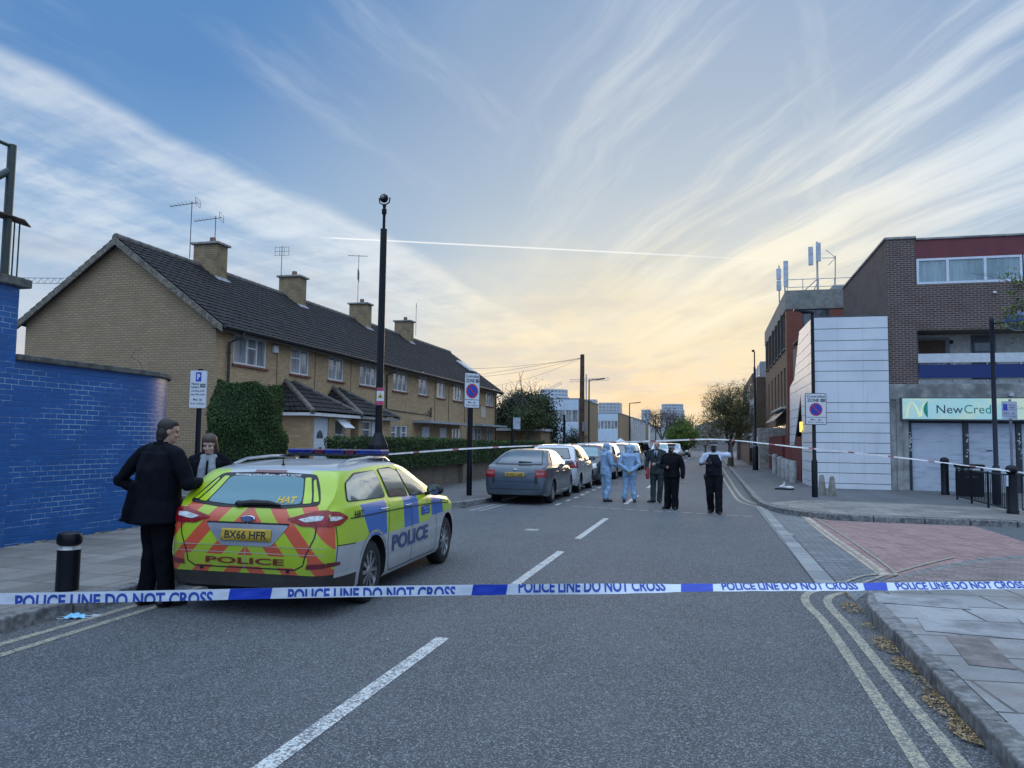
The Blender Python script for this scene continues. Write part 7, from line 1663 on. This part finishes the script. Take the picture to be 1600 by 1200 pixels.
def circle_sign(b, c, r_, sx, mi_b, mi_r, ex, nr_):
    n = 28
    for k, (rr, mi, o_) in enumerate(((r_, mi_r, .003), (r_*.80, mi_b, .006))):
        b.add([Vector(c)+nr_*o_]+[Vector(c)+nr_*o_+ex*rr*sx*math.cos(6.2832*i/n)+fz*rr*math.sin(6.2832*i/n) for i in range(n)], [(0, i+1, (i+1) % n+1) for i in range(n)], mi)
    a = R(-45); d_ = ex*math.cos(a)*sx+fz*math.sin(a); s_ = ex*math.sin(-a)*sx+fz*math.cos(a); cc = Vector(c)+nr_*.009
    b.quad(cc-d_*r_*.84-s_*r_*.09, cc+d_*r_*.84-s_*r_*.09, cc+d_*r_*.84+s_*r_*.09, cc-d_*r_*.84+s_*r_*.09, mi_r)
def zone_sign(c, wd, ht, label, ex, nr_):
    c = Vector(c); t = thing('zone_sign', c, label, 'sign'); b = MB(); plate(b, c, wd, ht, r_=.04, ex=ex, nr_=nr_); b.build('backing', M_sblk, t)
    b = MB(); plate(b, c, wd-.035, ht-.035, th=.003, off=.012, r_=.03, ex=ex, nr_=nr_); b.build('face', M_sw, t)
    f_ = c+nr_*.016; b = MB()
    fit_text(b, 'Controlled', wd*.84, ht*.082, f_+fz*ht*.40, ex, fz, .02, 0); fit_text(b, 'ZONE', wd*.56, ht*.10, f_+fz*ht*.275-ex*wd*.13, ex, fz, .03, 0)
    fit_text(b, 'Mon - Sat', wd*.5, ht*.06, f_-fz*ht*.335, ex, fz, .015, 0); fit_text(b, '8 am - 6.30 pm', wd*.76, ht*.062, f_-fz*ht*.425, ex, fz, .015, 0)
    p = f_+fz*ht*.275+ex*wd*.33; b.quad(p-ex*wd*.115-fz*ht*.048, p+ex*wd*.115-fz*ht*.048, p+ex*wd*.115+fz*ht*.048, p-ex*wd*.115+fz*ht*.048, 0)
    p = f_-fz*ht*.262; b.quad(p-ex*wd*.47-fz*ht*.007, p+ex*wd*.47-fz*ht*.007, p+ex*wd*.47+fz*ht*.007, p-ex*wd*.47+fz*ht*.007, 0)
    b.build('lettering', M_sblk, t)
    b = MB(); fit_text(b, 'C P Z', wd*.19, ht*.055, f_+nr_*.003+fz*ht*.275+ex*wd*.33, ex, fz, .01); b.build('zone_code', M_sw, t)
    b = MB(); circle_sign(b, c+nr_*.016-fz*ht*.015, ht*.205, 1.0, 1, 0, ex, nr_); b.build('roundel', [M_sred, M_sblue], t)
    return t
zx = Vector((.45, .893, 0)).normalized(); zn = Vector((.893, -.45, 0))
t = thing('sign_post', (-6.4, 20.3, K), 'black post with tall zone sign beside the left kerb', 'post')
b = MB(); b.tube([(-6.42, 20.3, K), (-6.42, 20.3, 3.5)], .075, 12); b.build('post', M_pole, t, smooth=True)
exL = Vector((.62, .785, 0)).normalized(); nL = Vector((exL.y, -exL.x, 0))
zone_sign((-6.36, 20.20, 3.0), .52, .98, 'narrow looking zone sign turned edge-on at the left kerb', exL, nL)
t = thing('sign_post', (-7.0, 9.4, K), 'black post holding the permit parking sign by blue wall', 'post')
b = MB(); b.tube([(-7.0, 9.42, K), (-7.0, 9.42, 2.6)], .036, 12); b.build('post', M_pole, t, smooth=True)
c = Vector((-6.99, 9.37, 2.31)); t = thing('permit_sign', c, 'white parking sign with blue P reading permit holders only', 'sign')
e2 = Vector((.93, .367, 0)).normalized(); n2_ = Vector((e2.y, -e2.x, 0))
b = MB(); plate(b, c, .235, .535, r_=.02, ex=e2, nr_=n2_); b.build('backing', M_sgrey, t); b = MB(); plate(b, c, .225, .525, th=.002, off=.012, r_=.018, ex=e2, nr_=n2_); b.build('face', M_sw, t)
f_ = c+n2_*.0155; b = MB()
plate(b, c+fz*.175, .075, .13, th=.001, off=.0145, r_=.008, ex=e2, nr_=n2_); b.build('blue_panel', M_sblue, t)
b = MB(); fit_text(b, 'P', .042, .085, f_+fz*.175+n2_*.001, e2, fz, .05); b.build('letter', M_sw, t)
b = MB()
for s_, wd, z, dx_ in (('Permit', .10, .075, -.04), ('holders', .105, .030, -.04), ('parking only', .175, -.025, 0), ('past this point', .19, -.075, 0), ('Mon - Sat', .12, -.145, 0), ('8 am - 6.30 pm', .185, -.205, 0)): fit_text(b, s_, wd, .034, f_+fz*z+e2*dx_, e2, fz, .015)
p = f_+fz*.052+e2*.06; b.quad(p-e2*.035-fz*.026, p+e2*.035-fz*.026, p+e2*.035+fz*.026, p-e2*.035+fz*.026); b.build('lettering', M_sblk, t)
b = MB(); fit_text(b, 'CPN', .055, .028, p+n2_*.001, e2, fz, .01); b.build('zone_code', M_sw, t)
# smaller posts and lamps on the left
def lamp_post(x, y, h, arm, label, r_=.06, head=(.55, .13, .06), name='street_lamp', grp='grey lamp columns up the road', m=None):
    t = thing(name, (x, y, K), label, 'street lamp', grp); m = m or M_pole; a = Vector(arm)
    b = MB(); b.lathe([(r_*1.6, K), (r_*1.6, 1.25), (r_, 1.35), (r_*.75, h), (0, h)], (x, y, 0), 12); b.build('column', m, t, smooth=True)
    b = MB(); b.tube([(x, y, h-.03), Vector((x, y, h))+a*.35], r_*.6, 8); b.build('arm', m, t)
    b = MB(); c = Vector((x, y, h))+a*.62; b.obox(c, head[0], head[1], head[2], math.atan2(a.y, a.x), 0, 0, -.12); b.build('head', m, t, bevel=.025)
    return t
lamp_post(-6.3, 41.0, 4.95, (.95, .2, .05), 'slim lamp column just right of the timber pole', .045, (.5, .14, .06))
lamp_post(-6.3, 62.5, 4.75, (.95, .2, .05), 'slim lamp column with short arm above the forensic tent', .05, (.6, .16, .07))
lamp_post(-6.2, 92, 4.9, (.9, .2, .05), 'farthest lamp column left of the brown bare tree', .07, (.8, .2, .1))
t = thing('timber_pole', (-7.2, 44.2, K), 'brown timber telegraph pole behind the parked cars', 'pole')
b = MB(); b.tube([(-7.2, 44.2, K), (-7.2, 44.2, 6.68)], [.17, .12], 12); b.build('shaft', mat('creosoted_timber', (.075, .045, .03), .85, var=.3, scale=4, bump=.3), t, smooth=True)
b = MB(); b.box(-7.14, -6.95, 43.95, 44.1, 2.2, 2.75); b.build('junction_box', M_sgrey, t)
t = thing('overhead_wire', (-7.2, 44.2, 6.5), 'thin telephone wires sagging from the timber pole to the terrace', 'wire')
b = MB()
for yy, zz in ((47.0, 5.0), (40.0, 5.0), (33.0, 4.9)):
    a, c = Vector((-7.2, 44.2, 6.5)), Vector((-13.9, yy, zz)); b.tube([a.lerp(c, i/10)-Vector((0, 0, .55*4*(i/10)*(1-i/10)*.5)) for i in range(11)], .007, 4)
b.tube([Vector((-7.2, 44.2, 6.45)).lerp(Vector((-30, 75, 7.2)), i/8) for i in range(9)], .010, 4)
b.build('wire', mat('black_cable', (.06, .055, .05), .7), t)
for i, (x, y, h, hs, lb) in enumerate([(-6.9, 26.9, 2.45, True, 'short black post with small grey sign near the hedge gap'), (-6.8, 36.5, 2.9, False, 'plain black post beyond the short signed post')]):
    t = thing('sign_post', (x, y, K), lb, 'post'); b = MB(); b.tube([(x, y, K), (x, y, h)], .06, 10); b.build('post', M_pole, t, smooth=True)
    if hs: b = MB(); plate(b, (x+.16, y-.05, h-.2), .26, .42, r_=.02); b.build('sign_plate', mat('faded_sign', (.32, .35, .40), .5, var=.2, scale=12), t)
def bollard_black(x, y, h, r_, label):
    t = thing('black_bollard', (x, y, K), label, 'bollard'); b = MB()
    b.lathe([(r_, K), (r_, K+h*.70), (r_*.86, K+h*.73), (r_*.84, K+h*.765), (r_*.95, K+h*.78), (r_*1.07, K+h*.80), (r_*1.10, K+h*.85), (r_*1.08, K+h*.92), (r_*.98, K+h*.97), (r_*.7, K+h*.995), (0, K+h*1.0)], (x, y, 0), 24); b.build('casting', M_pole, t, smooth=True)
    b = MB(); b.lathe([(r_*1.0, K+h*.702), (r_*.90, K+h*.733), (r_*.875, K+h*.757), (r_*.85, K+h*.765)], (x, y, 0), 24); b.build('white_band', mat('bollard_band', (.45, .45, .44), .5, var=.25, scale=20), t, smooth=True); return t
bollard_black(-6.16, 6.38, .57, .105, 'black bollard with worn white band on the left pavement')
# right side
t = thing('zone_lamp_post', (2.93, 23.9, K), 'slim black lamp column carrying the zone sign at right', 'street lamp')
b = MB(); b.lathe([(.085, K), (.085, 1.15), (.055, 1.22), (.048, 5.52), (0, 5.52)], (2.93, 23.9, 0), 14); b.build('column', M_pole, t, smooth=True)
b = MB(); b.prism([(2.42, 23.82, 5.58), (2.98, 23.82, 5.48), (2.98, 23.98, 5.48), (2.42, 23.98, 5.58)], (0, 0, .05)); b.ell((2.78, 23.9, 5.53), .17, .09, .05, 12, 6); b.build('head', M_pole, t)
zone_sign((2.975, 23.80, 2.67), .62, .92, 'square controlled zone sign on the slim right lamp column', fx, fn)
t = thing('blue_dome_lamp', (7.32, 22.96, K), 'blue lamp column with a half dome lantern in front of the shop', 'street lamp')
M_lb = mat('navy_steel', (.012, .040, .15), .3, var=.15)
b = MB(); b.lathe([(.105, K), (.105, 1.05), (.09, 1.12), (.06, 1.16), (.055, 5.0), (.06, 5.05), (.03, 5.1), (0, 5.1)], (7.32, 22.96, 0), 14); b.tube([(7.3, 22.96, 4.93), (7.75, 22.9, 4.98)], .03, 8); b.build('column', mat('blue_black_steel', (.005, .008, .02), .4, spec=.3), t, smooth=True)
b = MB(); n = 18; b.lathe([(.37, 4.93), (.37, 4.97), (.33, 5.08), (.24, 5.18), (.1, 5.23), (0, 5.235)], (7.95, 22.9, 0), n); b.build('dome', M_lb, t, smooth=True)
b = MB(); b.lathe([(0, 4.72), (.12, 4.74), (.24, 4.81), (.33, 4.90), (.34, 4.93)], (7.95, 22.9, 0), n); b.build('diffuser', mat('clear_bowl', (.16, .18, .22), .15, coat=.6), t, smooth=True)
b = MB(); b.lathe([(.107, 1.03), (.107, 1.09)], (7.32, 22.96, 0), 12); b.build('white_spots', mat('reflector', (.6, .6, .6), .4), t)
def ball_bollard(x, y, h, r_, ball, label):
    t = thing('ball_top_bollard', (x, y, K), label, 'bollard'); b = MB()
    b.lathe([(r_*1.1, K), (r_*1.1, K+.08), (r_, K+.1), (r_, K+h-ball*2.2), (r_*1.1, K+h-ball*2.15), (r_*1.1, K+h-ball*1.9), (r_*.7, K+h-ball*1.8), (0, K+h-ball*1.75)], (x, y, 0), 18); b.build('post', M_pole, t, smooth=True)
    b = MB(); b.ell((x, y, K+h-ball), ball*1.15, ball*1.15, ball, 18, 10); b.build('ball', M_pole, t, smooth=True); return t
t = ball_bollard(6.72, 20.1, 1.12, .115, .115, 'thick ball-topped black bollard at the right kerb by railing')
b = MB(); b.box(6.57, 6.61, 19.98, 20.03, .75, 1.0); b.build('sticker', mat('paper_sticker', (.45, .5, .6), .6, var=.3), t)
ball_bollard(7.16, 27.0, 1.18, .115, .115, 'ball-topped black bollard in front of the first shutter')
t = thing('litter_bin', (7.75, 26.6, K), 'square black litter bin beside the ball-topped bollard', 'bin')
b = MB(); b.box(7.42, 8.05, 26.3, 26.9, K, .88); b.build('body', M_pole, t, bevel=.03)
b = MB(); b.box(7.39, 8.08, 26.27, 26.93, .98, 1.1); b.box(7.42, 7.5, 26.3, 26.38, .88, .98); b.box(7.97, 8.05, 26.3, 26.38, .88, .98); b.build('hood', M_pole, t, bevel=.02)
b = MB(); fit_text(b, 'LITTER', .3, .06, (7.735, 26.296, .72), (1, 0, 0), (0, 0, 1), .01); b.build('lettering', mat('bin_gold', (.12, .11, .09), .5), t)
b = MB(); b.box(7.52, 7.60, 26.29, 26.4, .9, .97); b.box(7.66, 7.82, 26.29, 26.4, .9, .98); b.build('contents', mat('bin_rubbish', (.4, .42, .45), .6, var=.4, scale=30), t)
t = thing('guard_railing', (6.75, 22, K), 'black pedestrian guard railing along the side road kerb', 'railing')
b = MB(); A, B_ = Vector((6.86, 24.7, 0)), Vector((6.68, 20.25, 0)); n = 34
for i in range(n+1): p = A.lerp(B_, i/n); b.tube([(p.x, p.y, .22), (p.x, p.y, 1.0)], .010, 5)
b.build('bars', M_pole, t)
b = MB(); 
for z in (.22, 1.0): b.tube([(A.x, A.y, z), (B_.x, B_.y, z)], .022, 6)
b.build('rails', M_pole, t)
for k in (0, .33, .66, 1):
    p = A.lerp(B_, k); b = MB(); b.tube([(p.x, p.y, K), (p.x, p.y, 1.03)], .028, 8); b.build('post', M_pole, t)
p2 = Vector((9.6, 20.35, 0)); b = MB(); n = 20; C0 = Vector((6.95, 20.2, 0))
for i in range(n+1): p = C0.lerp(p2, i/n); b.tube([(p.x, p.y, .22), (p.x, p.y, 1.0)], .010, 5)
b.build('bars', M_pole, t); b = MB()
for z in (.22, 1.0): b.tube([(C0.x, C0.y, z), (p2.x, p2.y, z)], .022, 6)
b.build('rails', M_pole, t)
t = thing('parking_sign_post', (6.95, 20.6, K), 'grey post with a small parking bay sign by railing', 'sign')
q = onY(1578, 628, 20.6); b = MB(); b.tube([(q.x, 20.6, K), (q.x, 20.6, 2.78)], .03, 10); b.build('post', mat('grey_post', (.17, .19, .22), .45, .3), t, smooth=True)
c = onY(1577, 641, 20.5); b = MB(); plate(b, c, .36, .42, r_=.02); pl = b.build('plate', mat('blue_grey_plate', (.36, .40, .48), .45), t)
b = MB(); plate(b, c-fx*.10+fz*.07, .10, .15, th=.002, off=.0125, r_=.01); b.build('blue_panel', M_sblue, pl)
b = MB(); fp = c+fn*.015
fit_text(b, 'P', .04, .08, fp-fx*.10+fz*.07+fn*.002, fx, fz, .02)
for s_, z, w_ in (('Permit', .12, .15), ('holders', .07, .15), ('only', .02, .10)): fit_text(b, s_, w_, .03, fp+fx*.06+fz*z, fx, fz, .008)
fit_text(b, 'Mon - Sat', .26, .032, fp-fz*.075, fx, fz, .008); fit_text(b, '8 am - 6.30 pm', .28, .032, fp-fz*.14, fx, fz, .008)
b.build('lettering', mat('sign_ink', (.08, .09, .14), .5), pl)
for x, y, h, lb in ((3.28, 25.1, .62, 'left of two tapered concrete bollards by the white annex'), (3.52, 24.75, .60, 'right of two tapered concrete bollards by the white annex')):
    b = MB(); b.lathe([(.125, K), (.12, K+.1), (.075, K+h*.85), (.05, K+h*.97), (0, K+h)], (x, y, 0), 14); tag(b.build('tapered_bollard', mat('tan_concrete', (.24, .225, .195), .85, var=.2, bump=.3), None, smooth=True), lb, 'bollard', 'tapered concrete bollards')
t = thing('street_lamp', (2.49, 46, K), 'tall dark lamp column on the far right with wrapped base', 'street lamp')
b = MB(); b.lathe([(.16, K), (.16, 1.5), (.08, 1.6), (.06, 6.0), (.035, 6.05), (.035, 6.9), (0, 6.9)], (2.49, 46, 0), 12); b.build('column', M_pole, t, smooth=True)
b = MB(); b.ell((2.42, 46, 6.95), .09, .09, .07, 10, 6); b.build('head', M_pole, t, smooth=True)
# dropped surgical mask and shoe-like litter
t = None
b = MB(); c = gp(118, 966); M2 = mat('mask_blue', (.22, .52, .78), .6, var=.15, scale=30); nx, ny = 12, 6
vs = []; fs = []
for j in range(ny+1):
    for i in range(nx+1):
        u, v = i/nx-.5, j/ny-.5; x = .17*u; y = .10*v*(1-.3*abs(u)); vs.append(Vector((x, y, .012+.035*(1-4*u*u)*(1-3*v*v)+.008*math.sin(v*30)+.006*math.sin(u*17+v*5))))
for j in range(ny):
    for i in range(nx): a = j*(nx+1)+i; fs.append((a, a+1, a+nx+2, a+nx+1))
rz = Matrix.Rotation(R(28), 3, 'Z'); t = thing('face_mask', (c.x, c.y, .004), 'crumpled blue surgical mask lying against the left kerb', 'face mask')
b.add([c+rz @ v for v in vs], fs); b.build('fabric', M2, t, smooth=True)
b = MB(); 
for s_ in (-1, 1): b.tube([c+rz @ Vector((s_*.08, .035, .012)), c+rz @ Vector((s_*.14, .05, .008)), c+rz @ Vector((s_*.155, .0, .008)), c+rz @ Vector((s_*.13, -.05, .008)), c+rz @ Vector((s_*.08, -.035, .012))], .003, 5)
b.box(c.x+.10, c.x+.17, c.y+.07, c.y+.11, .006, .02); b.build('ear_loop', mat('mask_white', (.6, .62, .65), .6), t)
c = gp(1225, 765, K); t = thing('dropped_shoe', (c.x, c.y, K), 'white and black trainer dropped on the right footway', 'shoe')
b = MB(); b.prism([(c.x-.3, c.y-.1, K), (c.x+.27, c.y-.12, K), (c.x+.33, c.y, K), (c.x+.27, c.y+.1, K), (c.x-.3, c.y+.1, K)], (0, 0, .05)); b.build('sole', M_pole, t, bevel=.015)
b = MB(); b.ell((c.x+.16, c.y, K+.07), .16, .08, .06, 10, 6); b.ell((c.x-.05, c.y, K+.09), .12, .07, .06, 10, 6); b.tube([(c.x-.05, c.y, K+.1), (c.x+.02, c.y, K+.2), (c.x+.0, c.y, K+.27)], [.05, .035, .015], 8); b.build('upper', mat('trainer_white', (.55, .55, .55), .6), t, smooth=True)
# ================================================================== police tapes
M_tw = mat('tape_white', (.62, .66, .74), .35, var=.05, scale=3, bump=.15, bscale=12); M_tb = mat('tape_blue', (.010, .045, .42), .35, var=.06); M_tr = mat('tape_red', (.24, .07, .07), .45, var=.2); M_ti = mat('tape_ink', (.014, .06, .34), .5)
def tape_frame(pts, wd, tw):
    """centre line points, width and twist (radians from vertical) as functions of distance along"""
    P = smooth_path3(pts, 10); L = [0.0]
    for a, c in zip(P, P[1:]): L.append(L[-1]+(c-a).length)
    return P, L
def smooth_path3(pts, n):
    out = []; P = [Vector(p) for p in pts]
    for i in range(len(P)-1):
        a, b_, c, d_ = P[max(i-1, 0)], P[i], P[i+1], P[min(i+2, len(P)-1)]
        for k in range(n):
            t = k/n; out.append(.5*((2*b_)+(c-a)*t+(2*a-5*b_+4*c-d_)*t*t+(3*b_-a-3*c+d_)*t**3))
    return out+[P[-1]]
class Tape:
    def __init__(s, pts, wd, twist, roll=None): s.P, s.L = tape_frame(pts, wd, twist); s.wd = wd; s.tw = twist
    def at(s, x, y, off=0.0):
        L = s.L; x = min(max(x, 0), L[-1]-1e-5); lo, hi = 0, len(L)-1
        while hi-lo > 1:
            m_ = (lo+hi)//2
            if L[m_] <= x: lo = m_
            else: hi = m_
        k = (x-L[lo])/(L[hi]-L[lo]); p = s.P[lo].lerp(s.P[hi], k); t = (s.P[hi]-s.P[lo]).normalized()
        side = Vector((t.y, -t.x, 0)).normalized(); a = s.tw(x); u = Vector((0, 0, 1))*math.cos(a)+side*math.sin(a); n_ = side*math.cos(a)-Vector((0, 0, 1))*math.sin(a)
        return p+u*y+n_*(off+.0025*math.sin(x*23)*math.sin(y*60))
    def strip(s, b, x0, x1, mi, y0, y1, slant=0.0, off=0.0):
        n = max(2, int((x1-x0)/.05)); m_ = 4; vs = []
        for i in range(n+1):
            for j in range(m_+1): y = y0+(y1-y0)*j/m_; vs.append(s.at(x0+(x1-x0)*i/n+slant*y, y, off))
        b.add(vs, [(i*(m_+1)+j, (i+1)*(m_+1)+j, (i+1)*(m_+1)+j+1, i*(m_+1)+j+1) for i in range(n) for j in range(m_)], mi)
def tape_text(tp, b, txt, xc, wd, ht, y_off, ylo, yhi, mi, off=.0025):
    v, f = text_fit(txt, wd, ht, .030); bm = bmesh.new(); vv = [bm.verts.new((a, c+y_off, 0)) for a, c in v]
    for q in f: bm.faces.new([vv[i] for i in q])
    for yc, no in ((ylo, (0, -1, 0)), (yhi, (0, 1, 0))): bmesh.ops.bisect_plane(bm, geom=bm.verts[:]+bm.edges[:]+bm.faces[:], plane_co=(0, yc, 0), plane_no=no, clear_outer=True)
    x = -wd/2+.06
    while x < wd/2: bmesh.ops.bisect_plane(bm, geom=bm.verts[:]+bm.edges[:]+bm.faces[:], plane_co=(x, 0, 0), plane_no=(1, 0, 0)); x += .06
    bm.verts.index_update(); b.add([tp.at(xc+q.co.x, q.co.y, off) for q in bm.verts], [tuple(q.index for q in fc.verts) for fc in bm.faces], mi); bm.free()
def atd(u, v, dist):   # a point on the sight line at a given depth: only used to take the tape's height and span
    q = ray_(u, v); return CAMP+q*dist
tp = Tape([atd(-140, 936, 5.0), atd(0, 935.5, 5.1), atd(250, 931, 5.25), atd(500, 925.5, 5.35), atd(760, 921.5, 5.45), atd(1000, 919.5, 5.5), atd(1180, 917.5, 5.5), atd(1340, 917, 5.5), atd(1600, 914, 5.45), atd(1760, 913, 5.4)], .075,
    lambda x: .0 if x < 4.35 else -(.95*math.sin(min(1, (x-4.35)/1.0)*1.57) if x < 6.3 else .95))
t = thing('police_tape', (-2, 5.3, .62), 'blue and white police cordon tape stretched across the whole foreground', 'tape')
b = MB(); Lt = tp.L[-1]; hw = .037
tp.strip(b, 0, Lt, 0, -hw, hw); b.build('film', M_tw, t)
# distance along the tape of a picture column
def xat(u):
    best = min(range(len(tp.P)), key=lambda i: abs((CAMP+ (tp.P[i]-CAMP)).x-0) if False else abs(800+F_PX*(tp.P[i]-CAMP).dot(rt)/(tp.P[i]-CAMP).dot(fw)-u)); i = best
    def uu(p): return 800+F_PX*(p-CAMP).dot(rt)/(p-CAMP).dot(fw)
    j = i+1 if uu(tp.P[i]) < u and i+1 < len(tp.P) else i-1 if i > 0 else i+1
    a, c = uu(tp.P[i]), uu(tp.P[j]); return tp.L[i]+(tp.L[j]-tp.L[i])*(u-a)/(c-a)
b = MB()
for u0, u1 in ((358, 424), (738, 792), (1064, 1114), (1350, 1386)): x0, x1 = xat(u0), xat(u1); b = MB(); tp.strip(b, x0, x1, 0, -hw, hw, .18, .0022); b.build('blue_block', M_tb, t)
b = MB()
for uc0, uc1, ht, yo, lo, hi in ((24, 333, .094, -.024, -hw, hw-.004), (450, 712, .092, -.018, -hw+.010, hw-.002), (810, 1040, .090, .020, -hw+.014, hw), (1128, 1340, .078, .010, -hw+.012, hw), (1400, 1600, .070, .0, -hw+.006, hw)):
    b = MB(); x0, x1 = xat(uc0), xat(uc1); tape_text(tp, b, 'POLICE LINE DO NOT CROSS', (x0+x1)/2, x1-x0, ht, yo, lo, hi, 0); b.build('lettering', M_ti, t)
# the far cordon: from the camera pole, along the cars, up to the officer's hand and down to the right bollard
hand_ = onY(1131, 687, 18.62)
pts = [(-7.40, 16.5, onY(600, 711, 16.5).z), tuple(onY(740, 700.5, 17.0)), tuple(onY(900, 694, 17.8)), tuple(onY(1040, 688.5, 18.3)), tuple(hand_), tuple(onY(1250, 699, 19.0)), tuple(onY(1420, 716.5, 19.6)), tuple(onY(1578, 736, 20.0)), tuple(onY(1700, 752, 20.2))]
tp2 = Tape(pts, .07, lambda x: -.60+.35*math.sin(x*1.3)); L2 = tp2.L[-1]
t = thing('cordon_tape', (-2, 17.5, 1.6), 'thin red and white cordon tape held up by the officer', 'tape')
b = MB(); x = 0.0; i = 0
while x < L2-.05:
    e = min(x+(.78 if i % 2 == 0 else .14), L2); tp2.strip(b, x, e, i % 2, -.020, .020); x = e; i += 1
b.build('film', [mat('tape_pale', (.55, .53, .53), .4), M_tr], t)
b = MB(); q = Vector((-7.38, 16.45, onY(600, 711, 16.5).z)); b.tube([q, q+V(.07, 0, -.03), q+V(.10, 0, -.12), q+V(.07, 0, -.2)], [.012, .012, .010, .006], 5); b.build('loose_end', MATS['tape_pale'], t)
t = thing('cordon_tape', (2.5, 45.9, 1.4), 'white tape tied round the far right lamp column', 'tape')
tp3 = Tape([(2.33, 45.8, 1.45), (2.49, 45.75, 1.52), (2.66, 45.8, 1.46), (2.9, 44.5, 1.15), (3.15, 42.6, 1.0), (3.2, 40, .95)], .07, lambda x: .5)
b = MB(); tp3.strip(b, 0, tp3.L[-1], 0, -.035, .035); b.build('film', M_tw, t)
